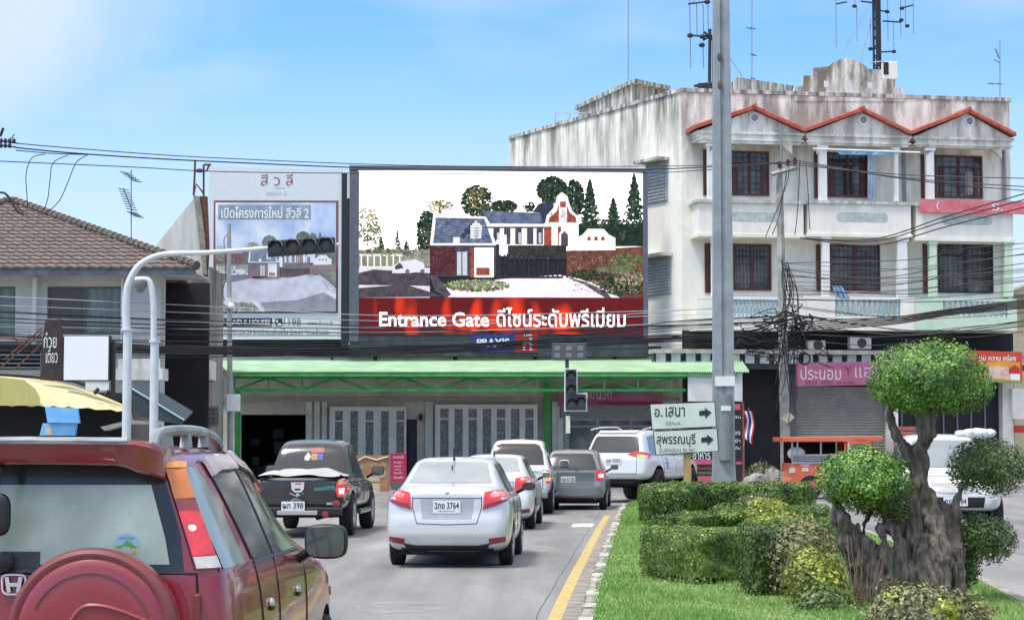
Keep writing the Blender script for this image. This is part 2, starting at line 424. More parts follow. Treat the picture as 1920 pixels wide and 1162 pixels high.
struct(ck.build('road_crack', mat('crack_fill', (.10, .097, .093), .95)))
pt = MB()
for (x, y, w_, l_) in ((-1.2, 21.5, .9, 1.6), (.3, 33, .8, 2.4), (-3.4, 30, 1.1, 1.2), (1.0, 44, .9, 3)):
    q = [(x + w_ * (.5 + .08 * rc.random()) * math.cos(6.283 * k / 14) ** 1 * 1.0, y + l_ * .5 * math.sin(6.283 * k / 14) * rc.uniform(.85, 1.1), .0052) for k in range(14)]; pt.add(q, [tuple(range(14))])
struct(pt.build('asphalt_patch', mat('patched_asphalt', (.25, .245, .235), .95, c2=(.19, .185, .18), scale=2.5, bump=.5, detail=9)))
# gutter grit between yellow line and kerb
gt = MB()
for i in range(len(ML) - 9):
    a, c = ML[i], ML[i + 1]
    gt.quad((a.x - .22, a.y, .0068), (a.x, a.y, .0068), (c.x, c.y, .0068), (c.x - .22, c.y, .0068))
struct(gt.build('gutter_grit', mat('grit', (.30, .27, .23), .95, c2=(.18, .165, .15), scale=4, bump=.6, detail=8)))
# pavement in front of the shops
b = MB(); b.add([(-40, 70, 0), (-1, 71, 0), (60, 73, 0), (60, 110, 0), (-40, 110, 0)] + [(-40, 70, .15), (-1, 71, .15), (60, 73, .15), (60, 110, .15), (-40, 110, .15)],
              [(0, 1, 6, 5), (1, 2, 7, 6), (5, 6, 7, 8, 9)])
struct(b.build('pavement', mat('pavement_slabs', (.36, .35, .33), .9, var=.3, scale=1.5, bump=.3)))

# ================================================================ THREE-BAY SHOPHOUSE (right)
FA = at(1280, 823, 75.0); FB = at(1893, 823, 77.2)
angR = math.atan2(FB.y - FA.y, FB.x - FA.x)
fR = Fr((FA.x, FA.y, 0), angR)
SB = at(955, 823, 87.0)
M_bw = stained('shophouse_wall', (.90, .87, .77), (.15, .135, .10), 14.8, 4.0, amount=1.0, base=.12, sx=1.5, sz=.26)
M_bf = stained('shophouse_front', (.90, .865, .77), (.19, .165, .13), 15.4, 5.4, amount=1.0, base=.19, sx=1.8, sz=.42)
M_trim = stained('weathered_trim', (.70, .67, .60), (.14, .13, .12), 13.6, 4.0, amount=1, base=.5, sx=4)
M_red = mat('red_roof_tile', (.36, .06, .035), .7, c2=(.46, .13, .08), scale=5, bump=.2)
M_maroon = mat('maroon_wood', (.13, .042, .030), .6, var=.4, scale=4)
M_glassd = mat('dark_window_glass', (.03, .03, .033), .12, c2=(.16, .15, .14), scale=1.1, ior=1.6, lo=.48, hi=.7, detail=6)
M_grille = mat('window_grille', (.05, .04, .04), .6)
M_mint = mat('mint_paint', (.60, .72, .56), .7, c2=(.50, .66, .48), scale=3)
M_balus = mat('baluster_blue_white', (.40, .58, .64), .7, var=.25, scale=3)
M_louvre = mat('grey_louvre', (.40, .42, .42), .6, var=.25, scale=3)

shop = thing('shophouse', fR.P(0, 0, 0), 'weathered white three storey shophouse with three red gabled bays and curved parapet', 'building')
def zat(fr, px, py, v=0): return fr.px(px, py, v)[1]
_, zt0 = fR.px(1280, 173, 0)
uE = fR.px(1893, 300, 0)[0]
# side wall : vertical prism from A to SB
A0 = fR.P(0, 0, 0); S0 = Vector((SB.x, SB.y, 0))
zs1 = at(955, 262, 87.0).z
back = S0 + fR.U * uE
b = MB()
zG = 3.9   # ground floor openings are a painted dark sheet
b.add([A0, S0, back, fR.P(uE, 0, 0)] + [A0 + Vector((0, 0, zt0)), S0 + Vector((0, 0, zt0)), back + Vector((0, 0, zt0)), fR.P(uE, 0, zt0)],
      [(0, 4, 5, 1), (1, 5, 6, 2), (2, 6, 7, 3), (3, 7, 4, 0), (4, 7, 6, 5)])
b.build('wall', M_bw, shop)
sdir = (S0 - A0).normalized(); sn = Vector((sdir.y, -sdir.x, 0))
if sn.x > 0: sn = -sn
angS = math.atan2(-sdir.y, -sdir.x)
fS = Fr(S0, angS)   # side wall frame: u from back corner to the street corner
if fS.N.dot(sn) < 0: pass
slen = (S0 - A0).length
# coping of the parapet
b = MB(); b.fbox(fS, -.05, slen, zt0, zt0 + .14, -.12, .06); b.fbox(fR, -.06, uE + .1, zt0 + .003, zt0 + .15, -.15, .08); b.build('coping', M_trim, shop)
# pediment
ped = [(1488, 190), (1488, 178), (1491, 163), (1507, 161), (1507, 142), (1527, 142), (1527, 127), (1553, 125), (1560, 119), (1568, 114), (1578, 110.5), (1589, 110), (1601, 112),
       (1613, 117), (1622, 124), (1627, 129), (1634, 130), (1653, 131), (1653, 147), (1675, 149), (1676, 164), (1693, 165), (1694, 190)]
b = MB(); b.pprism(fR, ped, -.16, .07)
pd = b.build('pediment', M_bf, shop)
for (x0, y0, x1, y1) in ((1545, 152, 1554, 164), (1587, 153, 1595, 165), (1627, 155, 1636, 167)):
    b = MB(); b.pbox(fR, x0, y0, x1, y1, .05, .076); b.build('pediment_vent', mat('pale_vent_block', (.7, .72, .75), .9), shop)
# front skin, 3 mm proud, with stains of its own
b = MB(); b.fbox(fR, 0.0, uE, 3.95, zt0 - .003, .0, .05); b.build('facade', M_bf, shop)

bays = [dict(l=1310, r=1505, peak=(1415, 199), el=(1303, 236), er=(1510, 242), win=(1368, 283, 1442, 368), side=(1318, 281, 1328, 367), col=[(1328, 1340)], top=268, sill=375, bot=443,
             w2=(1373, 457, 1446, 545), s2=(1321, 456, 1334, 549), col2=[(1336, 1350)], bal=(1372, 1462)),
        dict(l=1513, r=1706, peak=(1619, 203), el=(1510, 242), er=(1709, 247), win=(1550, 286, 1627, 371), side=(1526, 285, 1537, 372), col=[(1537, 1551), (1679, 1685)], top=272, sill=377, bot=443,
             w2=(1556, 458, 1650, 546), s2=(1530, 458, 1543, 546), col2=[(1543, 1556), (1684, 1702)], bal=(1566, 1689)),
        dict(l=1716, r=1897, peak=(1818, 205), el=(1709, 247), er=(1906, 250), win=(1752, 291, 1842, 373), side=(1726, 290, 1738, 372), col=[(1738, 1752)], top=276, sill=382, bot=451,
             w2=(1758, 452, 1862, 550), s2=(1730, 453, 1744, 550), col2=[(1744, 1757), (1885, 1900)], bal=(1768, 1890))]
V1 = 1.15
for bi, B in enumerate(bays):
    # gable roof: two sloping slabs
    (pu, pz), (lu, lz), (ru, rz) = fR.px(*B['peak'], V1 + .25), fR.px(*B['el'], V1 + .25), fR.px(*B['er'], V1 + .25)
    b = MB(); t = .10
    for (eu, ez, sg) in ((lu, lz, -1), (ru, rz, 1)):
        p = [(pu, pz), (pu, pz - t), (eu, ez - t), (eu, ez)]
        b.prism(fR, p, .03, V1 + .25)
        nr = 9
        for k in range(nr):   # tile rolls down the slope
            v = .12 + (V1 + .05) * k / (nr - 1)
            b.tube([fR.P(pu, v, pz + .015), fR.P(eu, v, ez + .015)], .045, 6)
    b.tube([fR.P(pu, .03, pz + .03), fR.P(pu, V1 + .3, pz + .03)], .07, 8)
    b.build('gable_roof', M_red, shop)
    # gable wall with moulding and round vent
    u0 = fR.px(B['l'], 250, V1)[0]; u1 = fR.px(B['r'], 250, V1)[0]
    zf = fR.px(B['l'], B['top'], V1)[1]; zsoff = zf
    gz = min(lz, rz) - .12
    b = MB(); b.prism(fR, [(u0, zf + .25), (u1, zf + .25), (u1, gz), (pu, pz - t - .02), (u0, gz)], .06, V1)
    b.fbox(fR, u0 - .06, u1 + .06, gz - .10, gz, .06, V1 + .07)
    b.fbox(fR, u0 - .03, u1 + .03, gz - .33, gz - .27, .06, V1 + .05)
    b.build('gable_wall', M_bf, shop)
    # arch beam with chamfered corners
    cl, cr = B['col'][0], B['col'][-1]
    b = MB(); ua = u0 + .05; ub = u1 - .05
    b.fbox(fR, ua, ub, zf + .02, zf + .25, V1 - .22, V1 - .003)
    for (x, d) in ((u0 + (.42 if bi else .42), 1), (ub - .35, -1)):
        b.prism(fR, [(x, zf + .02), (x + d * .42, zf + .02), (x, zf - .32)], V1 - .2, V1 - .02)
    b.build('arch_beam', M_bf, shop)
    b = MB(); pc, pz2 = fR.px((B['peak'][0]), B['peak'][1] + 22, V1 + .02)
    b.lathe(fR.P(pc, V1, pz2), fR.N, [(0, .2), (.03, .2), (.03, .135), (0, .135)], 20)
    vt = b.build('round_vent', M_white, shop)
    b = MB(); b.lathe(fR.P(pc, V1, pz2), fR.N, [(.012, .135), (.012, .001)], 20); b.build('vent_screen', M_grey, vt)
    # columns
    for (x0, x1) in B['col']:
        b = MB(); zc = fR.px(x0, B['sill'], V1)[1]; ua = fR.px(x0, 330, V1)[0]; ub = fR.px(x1, 330, V1)[0]
        b.fbox(fR, ua, ub, zc, zf + .02, V1 - .22, V1 - .02); b.fbox(fR, ua - .05, ub + .05, zf - .12, zf - .02, V1 - .25, V1 + .01)
        b.build('column', M_white, shop)
    # windows: frame, panes, muntins
    for (x0, y0, x1, y1), kind in ((B['win'], 0), (B['side'], 1), (B['w2'], 2), (B['s2'], 1)):
        u_0, z_1 = fR.px(x0, y0, .06); u_1, z_0 = fR.px(x1, y1, .06)
        b = MB(); w = .07 if kind != 1 else .04
        for q in ((u_0, u_0 + w, z_0, z_1), (u_1 - w, u_1, z_0, z_1), (u_0 + w, u_1 - w, z_1 - w, z_1), (u_0 + w, u_1 - w, z_0, z_0 + w)): b.fbox(fR, *q, .052, .12)
        if kind == 0 or kind == 2:
            um = (u_0 + u_1) / 2; b.fbox(fR, um - .05, um + .05, z_0 + w, z_1 - w, .052, .115)
            zm = z_1 - (z_1 - z_0) * .27; b.fbox(fR, u_0 + w, u_1 - w, zm - .03, zm + .03, .052, .11)
            if kind == 0:
                for s_ in (-1, 1):
                    c_ = um + s_ * (u_1 - u_0) * .36; b.fbox(fR, c_ - .1, c_ + .1, z_0 + w, zm - .04, .052, .105)
        fm = b.build('window', M_maroon if not (kind == 2 and bi == 2) else M_blackmetal, shop)
        b = MB(); b.fbox(fR, u_0 + w, u_1 - w, z_0 + w, z_1 - w, .0505, .06); b.build('pane', M_glassd if kind != 1 else M_maroon, fm)
        if bi == 2 and kind == 0:
            b = MB(); um = (u_0 + u_1) / 2; b.fbox(fR, um + .28, u_1 - .12, z_0 + .15, z_0 + (z_1 - z_0) * .62, .061, .066); b.build('pale_lattice', mat('pale_lattice', (.42, .38, .33), .7, c2=(.2, .18, .16), scale=14), fm)
        if bi == 1 and kind == 0:
            b = MB(); um = (u_0 + u_1) / 2; b.fbox(fR, um - .18, um + .2, z_0 + .1, z_0 + (z_1 - z_0) * .7, .061, .066); b.build('gap_shade', M_dark, fm)  # dark sheet paints the unlit room behind the open leaf
        if kind != 1:
            b = MB(); nb = 11 if kind == 2 else 6
            for k in range(1, nb): uu = u_0 + (u_1 - u_0) * k / nb; b.fbox(fR, uu - .008, uu + .008, z_0 + w, z_1 - w, .125, .14)
            for k in range(1, 7): zz = z_0 + (z_1 - z_0) * k / 7; b.fbox(fR, u_0 + w, u_1 - w, zz - .008, zz + .008, .128, .137)
            b.build('grille', M_grille, fm)
    # third-floor balcony box
    zs = fR.px(B['l'], B['sill'], V1)[1]; zb = fR.px(B['l'], B['bot'], V1)[1]
    b = MB(); b.fbox(fR, u0, u1, zb + .12, zs - .08, .06, V1, 0)
    b.fbox(fR, u0 - .1, u1 + .1, zs - .08, zs + .03, .055, V1 + .08, 1); b.fbox(fR, u0 - .05, u1 + .05, zb, zb + .12, .055, V1 + .04, 0)
    b.build('balcony', [M_bf, M_trim], shop)
    # faded oval plaster panel
    b = MB(); c0 = (u0 + u1) / 2 + (0.1 if bi else .2); zc = (zs + zb) / 2 + .1; hw, hh = 1.0, .17
    pts = [(c0 + hw * math.copysign(1, math.cos(a)) * (.82 + .18 * abs(math.cos(a))) , zc + hh * math.sin(a)) for a in [math.pi * 2 * k / 24 for k in range(24)]]
    b.prism(fR, pts, V1, V1 + .012); b.build('plaster_panel', mat('faded_plaster', (.52, .58, .54), .9, var=.3, scale=5), shop)
    # second-floor columns, slab, balustrade
    for (x0, x1) in B['col2']:
        ua = fR.px(x0, 500, V1)[0]; ub = fR.px(x1, 500, V1)[0]; z0 = fR.px(x0, 556, V1)[1]
        b = MB(); b.fbox(fR, ua, ub, z0, zb, V1 - .24, V1 - .02); b.fbox(fR, ua - .05, ub + .05, zb - .12, zb - .003, V1 - .27, V1 + .01)
        b.build('column', M_white if bi < 2 else M_mint, shop)
    zr = fR.px(B['l'], 555 if bi < 2 else 558, V1)[1]; zl = fR.px(B['l'], 592, V1)[1]; zu = fR.px(B['l'], 618, V1)[1]
    b = MB(); b.fbox(fR, u0 - .1, u1 + .1, zr - .1, zr, V1 - .22, V1); ba, bb = fR.px(B['bal'][0], 570, V1)[0], fR.px(B['bal'][1], 570, V1)[0]
    b.fbox(fR, u0 - .1, ba, zl, zr - .1, V1 - .2, V1 - .01); b.fbox(fR, bb, u1 + .1, zl, zr - .1, V1 - .2, V1 - .01)
    b.fbox(fR, u0 - .1, u1 + .1, zu, zl, .06, V1)
    bal = b.build('balustrade', M_mint if bi == 2 else M_bf, shop)
    nb = 12
    for k in range(nb):
        uu = ba + (bb - ba) * (k + .5) / nb; h = zr - .1 - zl; b = MB()
        b.lathe(fR.P(uu, V1 - .1, zl), (0, 0, 1), [(0, .07), (h * .1, .07), (h * .16, .03), (h * .38, .075), (h * .62, .035), (h * .85, .055), (h * .9, .07), (h, .07)], 8)
        b.build('baluster', M_balus, bal, smooth=True)
    b = MB(); b.fbox(fR, u0 - .05, u1 + .05, zl + .02, zr - .1, .4, .45)
    # floor slab under the second-floor balcony; recess shade below it is painted
# downpipes between the bays
for px_ in (1697, 1905 - 20):
    a = fR.px(px_, 280, .3); c = fR.px(px_, 610, .3)
    b = MB(); b.tube([fR.P(a[0], .16, a[1]), fR.P(a[0], .16, c[1])], .07, 8); b.build('downpipe', M_grey, shop)
# dark sheet as painted recess shade, ledge and the row of short balusters
u0 = fR.px(1225, 640, .6)[0]
zA = fR.px(1400, 620, .06)[1]; zB = fR.px(1400, 655, .9)[1]; zC = fR.px(1400, 663, .9)[1]; zD = fR.px(1400, 681, .9)[1]
b = MB(); b.fbox(fR, -.02, uE, zC, zA, .055, .062); b.build('recess_shade_band', M_dark, shop)
b = MB(); b.fbox(fR, -1.3, uE + .4, zC, zB, .07, .95); b.build('canopy_slab', mat('cream_concrete', (.5, .48, .40), .9, var=.35, scale=3), shop)
b = MB()
k = 0; u = -1.2
while u < uE:
    b = MB(); b.fbox(fR, u, u + .34, zD, zC - .003, .80, .90); u += .56
    b.build('fascia_block', mat('fascia_grey', (.45, .48, .48), .8, var=.3, scale=4), shop)
b = MB(); b.fbox(fR, -1.3, uE + .4, zD - .2, zC - .004, .60, .7); b.build('fascia_back', mat('fascia_dark', (.07, .09, .10), .8), shop)
# side wall windows with hoods
for (x0, y0, x1, y1) in ((1212, 310, 1252, 376), (1212, 487, 1258, 550)):
    u_0, z_1 = fS.px(x0, y0, .02); u_1, z_0 = fS.px(x1, y1, .02)
    b = MB(); b.fbox(fS, u_0, u_1, z_0, z_1, .0, .05); w_ = b.build('window', M_louvre, shop)
    b = MB()
    for k in range(12): zz = z_0 + (z_1 - z_0) * (k + .5) / 12; b.fbox(fS, u_0 + .1, u_1 - .1, zz - .03, zz + .02, .05, .09)
    b.build('louvre_slats', M_louvre, w_)
    b = MB(); b.fbox(fS, u_0 - .1, u_1 + .1, z_1 + .01, z_1 + .12, .0, .55); b.build('window_hood', M_trim, w_)
# ground floor : piers, shutters, openings painted as a dark sheet
M_shut = mat('roller_shutter', (.36, .35, .32), .6, metal=.2, var=.15, scale=2)
zS = fR.px(1500, 724, .3)[1]
b = MB(); b.fbox(fR, 0, uE, .0, zD, .02, .052); b.build('ground_floor_shade', M_dark, shop)
for (x0, x1) in ((1492, 1662),):
    ua, ub = fR.px(x0, 800, .3)[0], fR.px(x1, 800, .3)[0]
    b = MB(); nz = 34
    for k in range(nz):
        z0 = .15 + (zS - .15) * k / nz; z1 = .15 + (zS - .15) * (k + 1) / nz
        b.quad(fR.P(ua, .20, z0), fR.P(ub, .20, z0), fR.P(ub, .25, (z0 + z1) / 2), fR.P(ua, .25, (z0 + z1) / 2))
        b.quad(fR.P(ua, .25, (z0 + z1) / 2), fR.P(ub, .25, (z0 + z1) / 2), fR.P(ub, .20, z1), fR.P(ua, .20, z1))
    b.build('roller_shutter', M_shut, shop)
for (x0, x1) in ((1478, 1492), (1662, 1676), (1880, 1900)):
    ua, ub = fR.px(x0, 800, .4)[0], fR.px(x1, 800, .4)[0]
    b = MB(); b.fbox(fR, ua, ub, .0, zD - .2, .052, .45); b.build('pier', M_offwhite if x0 != 1478 else mat('dark_pier', (.12, .1, .12), .8), shop)
b = MB()
for i in range(7):
    ua = fR.px(1690 + i * 26, 800, .1)[0]; b.fbox(fR, ua, ua + .06, .15, 3.3, .055, .10)
b.build('folding_shutter_bars', mat('blue_grey_bars', (.16, .18, .23), .5, metal=.4), shop)
# water tank house on the roof
wt = thing('roof_tank_house', fS.P(4, -2, zt0), 'mould streaked concrete tank house standing on the white shophouse roof', 'roof structure')
M_tank = stained('tank_wall', (.6, .6, .54), (.07, .07, .06), 16.2, 2.6, amount=1, base=.4, sx=4, sz=.5)
TA = at(1186, 180, 80.0); TB = at(1085, 200, 86); TC = at(1247, 180, 81.5)
zt_ = at(1186, 152, 80).z; zm_ = at(1186, 162, 80).z
def vquad(b, A, B, z0, z1, mi=0): b.quad((A.x, A.y, z0), (B.x, B.y, z0), (B.x, B.y, z1), (A.x, A.y, z1), mi)
b = MB(); TD = TB + (TC - TA)
pts = [TB, TA, TC, TD]
b.add([(p.x, p.y, zt0 - .5) for p in pts] + [(p.x, p.y, zt_ - .12) for p in pts], [(0, 1, 5, 4), (1, 2, 6, 5), (2, 3, 7, 6), (3, 0, 4, 7)])
b.build('tank_wall', M_tank, wt)
cen = (TA + TD) / 2
pp = [cen + (p - cen) * 1.12 for p in pts]
b = MB(); b.add([(p.x, p.y, zt_ - .14) for p in pp] + [(p.x, p.y, zt_ + .02) for p in pp], [(0, 1, 5, 4), (1, 2, 6, 5), (2, 3, 7, 6), (3, 0, 4, 7), (4, 5, 6, 7), (3, 2, 1, 0)])
b.build('flat_lid', M_tank, wt)
# low block behind the parapet
lb = MB(); p0, p1 = at(1382, 170, 80), at(1488, 170, 82); zz = at(1430, 153, 81).z
lb.add([(p0.x, p0.y, zt0 - .6), (p1.x, p1.y, zt0 - .6), (p1.x, p1.y, zz), (p0.x, p0.y, zz), (p0.x - .3, p0.y + 4, zt0 - .6), (p1.x - .3, p1.y + 4, zt0 - .6), (p1.x - .3, p1.y + 4, zz), (p0.x - .3, p0.y + 4, zz)],
       [(0, 1, 2, 3), (4, 0, 3, 7), (1, 5, 6, 2), (3, 2, 6, 7), (5, 4, 7, 6)])
tag(lb.build('rooftop_block', M_tank), 'low mouldy concrete block on the roof beside the curved pediment', 'roof structure')
# grey rail far left on the roof
b = MB()
for zz in (212, 226, 240):
    b.tube([at(1040, zz, 86), at(1100, zz, 84)], .02, 5)
for xx in (1041, 1068, 1099): b.tube([at(xx, 212, 85), at(xx, 246, 85)], .02, 5)
tag(b.build('roof_railing', M_louvre), 'thin pale pipe railing at the back edge of the shophouse roof', 'railing')

# ================================================================ GREEN-CANOPY SHOP (centre)
fG = Fr((at(360, 823, 75).x, 75.0, 0), R(.8))
uG = lambda x, v=0: fG.px(x, 780, v)[0]
zGp = lambda y, v=0: fG.px(800, y, v)[1]
M_gwall = mat('beige_wall', (.66, .60, .52), .9, var=.3, scale=1.2, bump=.2)
M_gr = mat('green_painted_steel', (.07, .40, .10), .6, var=.3, scale=3)
M_groof = mat('pale_green_roof_sheet', (.33, .50, .33), .6, c2=(.44, .62, .43), scale=1.2, detail=7)
shopg = thing('canopy_shop', fG.P(0, 0, 0), 'single storey beige shop with white panelled doors under a green sheet canopy', 'building')
ug0, ug1 = uG(358), uG(1296)
holes = [(uG(452), uG(574), .15, zGp(777)), (uG(762), uG(782), .15, zGp(786)), (uG(1056), uG(1240), .15, zGp(783))]
def wall_holes(b, fr, u0, u1, z0, z1, v0, v1, holes, mi=0):
    us = sorted({u0, u1} | {h[0] for h in holes} | {h[1] for h in holes}); zs_ = sorted({z0, z1} | {h[2] for h in holes} | {h[3] for h in holes})
    for i in range(len(us) - 1):
        for j in range(len(zs_) - 1):
            cu, cz = (us[i] + us[i + 1]) / 2, (zs_[j] + zs_[j + 1]) / 2
            if us[i] < u0 or us[i + 1] > u1 or zs_[j] < z0 or zs_[j + 1] > z1: continue
            if any(h[0] < cu < h[1] and h[2] < cz < h[3] for h in holes): continue
            b.fbox(fr, us[i], us[i + 1], zs_[j], zs_[j + 1], v0, v1, mi)
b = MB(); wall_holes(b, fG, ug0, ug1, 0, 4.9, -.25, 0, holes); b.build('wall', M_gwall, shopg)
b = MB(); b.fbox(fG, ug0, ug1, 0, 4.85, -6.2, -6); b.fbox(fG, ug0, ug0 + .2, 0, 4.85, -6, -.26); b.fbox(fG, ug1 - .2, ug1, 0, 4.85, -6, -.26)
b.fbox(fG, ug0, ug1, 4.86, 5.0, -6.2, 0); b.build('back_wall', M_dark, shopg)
b = MB(); b.fbox(fG, ug0, ug1, 3.15, 3.3, 0, .09); b.build('lintel', mat('beige_lintel', (.45, .42, .37), .9, var=.25), shopg)
for x0, x1 in ((574, 585), (590, 600), (604, 613), (1035, 1050), (798, 812)):
    b = MB(); b.fbox(fG, uG(x0), uG(x1), .15, 3.15, .0, .14); b.build('pier', M_offwhite, shopg)
# white partitions with glazed slots
M_patglass = mat('patterned_glass', (.12, .125, .115), .3, c2=(.34, .34, .31), scale=15, lo=.48, hi=.66, detail=5)
for (x0, x1, ns, y0) in ((618, 762, 5, 762), (816, 1008, 7, 758)):
    ua, ub = uG(x0, .3), uG(x1, .3); zt = zGp(y0, .3); b = MB(); w = (ub - ua); sw = w * .10 * (5 / ns) ** .6
    hs = []
    for k in range(ns):
        c = ua + w * (.12 + .80 * k / (ns - 1)) if ns == 5 else ua + w * (.09 + .83 * k / (ns - 1)); hs.append((c - sw / 2, c + sw / 2, .35, zt - .16))
    wall_holes(b, fG, ua, ub, .15, zt, .22, .30, hs); pn = b.build('partition', M_white, shopg)
    for k, h in enumerate(hs):
        b = MB(); b.fbox(fG, h[0], h[1], h[2], h[3], .24, .25); b.build('glass_slot', M_patglass, pn)
        b = MB(); zz = zt - .55 if k % 2 == 0 else .95; b.fbox(fG, h[0], h[1], zz, zz + .05, .25, .29); b.build('glazing_bar', M_white, pn)
# wall lamp and dark door
b = MB(); b.pbox(fG, 763, 788, 781, 906, -.12, -.05); b.build('door', M_blackmetal, shopg)
b = MB(); b.ball(fG.P(uG(789), .12, zGp(782)), (.07, .07, .13), 6); b.build('wall_lamp', M_black, shopg)
# glazed shop front
b = MB()
for (x0, y0, x1, y1) in ((1056, 783, 1240, 788), (1056, 797, 1240, 801), (1056, 788, 1062, 906), (1118, 788, 1123, 906), (1180, 788, 1185, 906), (1236, 788, 1240, 906)): b.pbox(fG, x0, y0, x1, y1, -.12, -.05)
gf = b.build('glazed_front', M_louvre, shopg)
b = MB(); b.pbox(fG, 1056, 783, 1240, 906, -.14, -.13); b.build('pane', mat('shop_glass', (.05, .06, .07), .1, c2=(.22, .23, .23), scale=1.6, lo=.5, hi=.7), gf)
b = MB(); b.pbox(fG, 1052, 759, 1240, 782, .02, .25); b.build('shutter_box', mat('grey_shutter_box', (.28, .28, .27), .6, var=.2), shopg)
b = MB(); b.pbox(fG, 1046, 783, 1056, 906, .02, .2); b.build('pier', M_offwhite, shopg)
# dim things inside the open bay
for i in range(16):
    u = uG(460 + rnd.random() * 105, -2); z = .2 + rnd.random() * 1.9; b = MB(); c = rnd.choice([(.10, .08, .08), (.05, .09, .12), (.12, .11, .06), (.06, .05, .09)])
    b.fbox(fG, u, u + rnd.uniform(.2, .6), z, z + rnd.uniform(.1, .5), -2.2 - i * .06, -2.0 - i * .06)
    tag(b.build('stored_box', mat('stock%d' % (i % 4), c, .6, var=.4, scale=6)), 'dim dark box piled inside the unlit open shop bay', 'box', 'boxes stored inside the dark shop bay')
# canopy: sheet roof, trusses, posts
Vc = 4.6
can = thing('sheet_canopy', fG.P(0, Vc, 0), 'long pale green corrugated canopy with triangulated green trusses over the shop', 'canopy')
zf = fG.px(900, 697, Vc)[1]; zb = fG.px(900, 673, .1)[1]
ul, ur = fG.px(428, 697, Vc)[0], fG.px(1405, 692, Vc)[0]
bl, br = fG.px(388, 676, .1)[0], fG.px(1388, 668, .1)[0]
NC = 420; vs_ = []
for i in range(NC + 1):
    t = i / NC; cz = .035 * math.cos(i * math.pi)
    vs_ += [fG.P(ul + (ur - ul) * t, Vc, zf + cz), fG.P(bl + (br - bl) * t, .1, zb + cz)]
b = MB(); b.add(vs_, [(2 * i, 2 * i + 2, 2 * i + 3, 2 * i + 1) for i in range(NC)]); b.build('roof_sheet', M_groof, can)
b = MB(); b.fbox(fG, ul, ur - .4, zf - .16, zf - .05, Vc - .12, Vc - .02)
zc = fG.px(900, 731, Vc - .3)[1]; uts, ute = fG.px(440, 731, Vc - .3)[0], fG.px(1286, 731, Vc - .3)[0]
b.fbox(fG, uts, ute, zf - .22, zf - .12, Vc - .36, Vc - .28); b.fbox(fG, uts, ute, zc - .05, zc + .05, Vc - .36, Vc - .28)
b.build('edge_beam', M_gr, can)
step = (fG.px(884, 700, Vc - .3)[0] - fG.px(758, 700, Vc - .3)[0]) / 2
u = uts; k = 0
while u < ute - .1:
    b = MB(); b.fbox(fG, u - .03, u + .03, zc, zf - .2, Vc - .35, Vc - .29); b.build('truss_post', M_gr, can)
    a, c = (fG.P(u, Vc - .32, zc), fG.P(u + step, Vc - .32, zf - .2)) if k % 2 == 0 else (fG.P(u, Vc - .32, zf - .2), fG.P(u + step, Vc - .32, zc))
    if u + step < ute + .2:
        b = MB(); b.tube([a, c], .045, 4); b.build('truss_diagonal', M_gr, can)
    u += step; k += 1
b = MB()
for i in range(9):
    u = uts + (ute - uts) * i / 8; b.tube([fG.P(u, Vc - .3, zf - .18), fG.P(u, .1, zb - .1)], .05, 4)
for v, z in ((1.2, zb - .28 + .06), (2.4, zb - .5 + .05), (3.4, zf + .02)): b.fbox(fG, uts, ute, z - .16, z - .1, v, v + .06)
b.build('rafters', M_gr, can)
for x0, x1 in ((405, 417), (440, 450), (1020, 1032)):
    v = Vc - .3 if x0 == 440 else .3 if x0 != 405 else 1.2
    ua, ub = fG.px(x0, 800, v)[0], fG.px(x1, 800, v)[0]
    b = MB(); b.fbox(fG, ua, ub, .9 if x0 == 440 else .1, zc if x0 == 440 else 3.9, v - .2, v); po = b.build('post', M_gr, can)
    if x0 == 440: b = MB(); b.fbox(fG, ua - .01, ub + .01, .1, .9, v - .21, v + .01); b.build('white_post_base', M_white, po)
# left end of canopy wall block, small roof beyond
b = MB(); b.pbox(fG, 360, 690, 402, 900, -1, -.3); b.build('side_wall', mat('block_wall', (.40, .39, .36), .9, var=.3, scale=2), shopg)

# white box panel at the right end of the canopy + brown post
pn = thing('panel_board', fG.P(uG(1340), Vc, 0), 'plain off white panel board on a brown post under the canopy corner', 'board')
b = MB(); b.pbox(fG, 1290, 699, 1392, 752, Vc - .25, Vc - .1); b.build('board', M_offwhite, pn)
b = MB(); ua = fG.px(1389, 800, Vc - .1)[0]; b.fbox(fG, ua, ua + .13, .1, zGp(752, Vc), Vc - .28, Vc - .15); b.build('post', mat('brown_post', (.24, .10, .06), .7), pn)

# ================================================================ LEFT HOUSE with hipped tile roof
HD = 58.0
fH = Fr((at(0, 823, HD).x, HD, 0), 0)
uH = lambda x, v=0: fH.px(x, 600, v)[0]
zH = lambda y, v=0: fH.px(150, y, v)[1]
M_hw = mat('grey_white_render', (.68, .67, .63), .9, c2=(.50, .50, .47), scale=.9, bump=.2, detail=7)
M_tile = mat('brown_grey_tile', (.20, .155, .135), .85, c2=(.135, .11, .10), scale=3.5, bump=.3, detail=6)
hou = thing('tiled_house', fH.P(0, 0, 0), 'two storey grey rendered house under a brown tiled hipped roof', 'building')
uh1 = uH(300); z_e = zH(515); wins = [(uH(88), uH(228), zH(627), zH(537)), (uH(-40), uH(28), zH(632), zH(537))]
b = MB(); wall_holes(b, fH, -4.4, uh1, zH(672), z_e, -.25, 0, wins); wall_holes(b, fH, -4.4, uh1, 0, zH(672), -.25, -.05, [])
b.fbox(fH, uh1 - .25, uh1, 0, z_e, -.9, -.26); b.build('wall', M_hw, hou)
b = MB(); b.fbox(fH, -4.4, uh1 + .95, 0, z_e, -3.2, -3); b.build('alley_shade_wall', M_dark, hou)  # near-black wall paints the deep shade of the alley
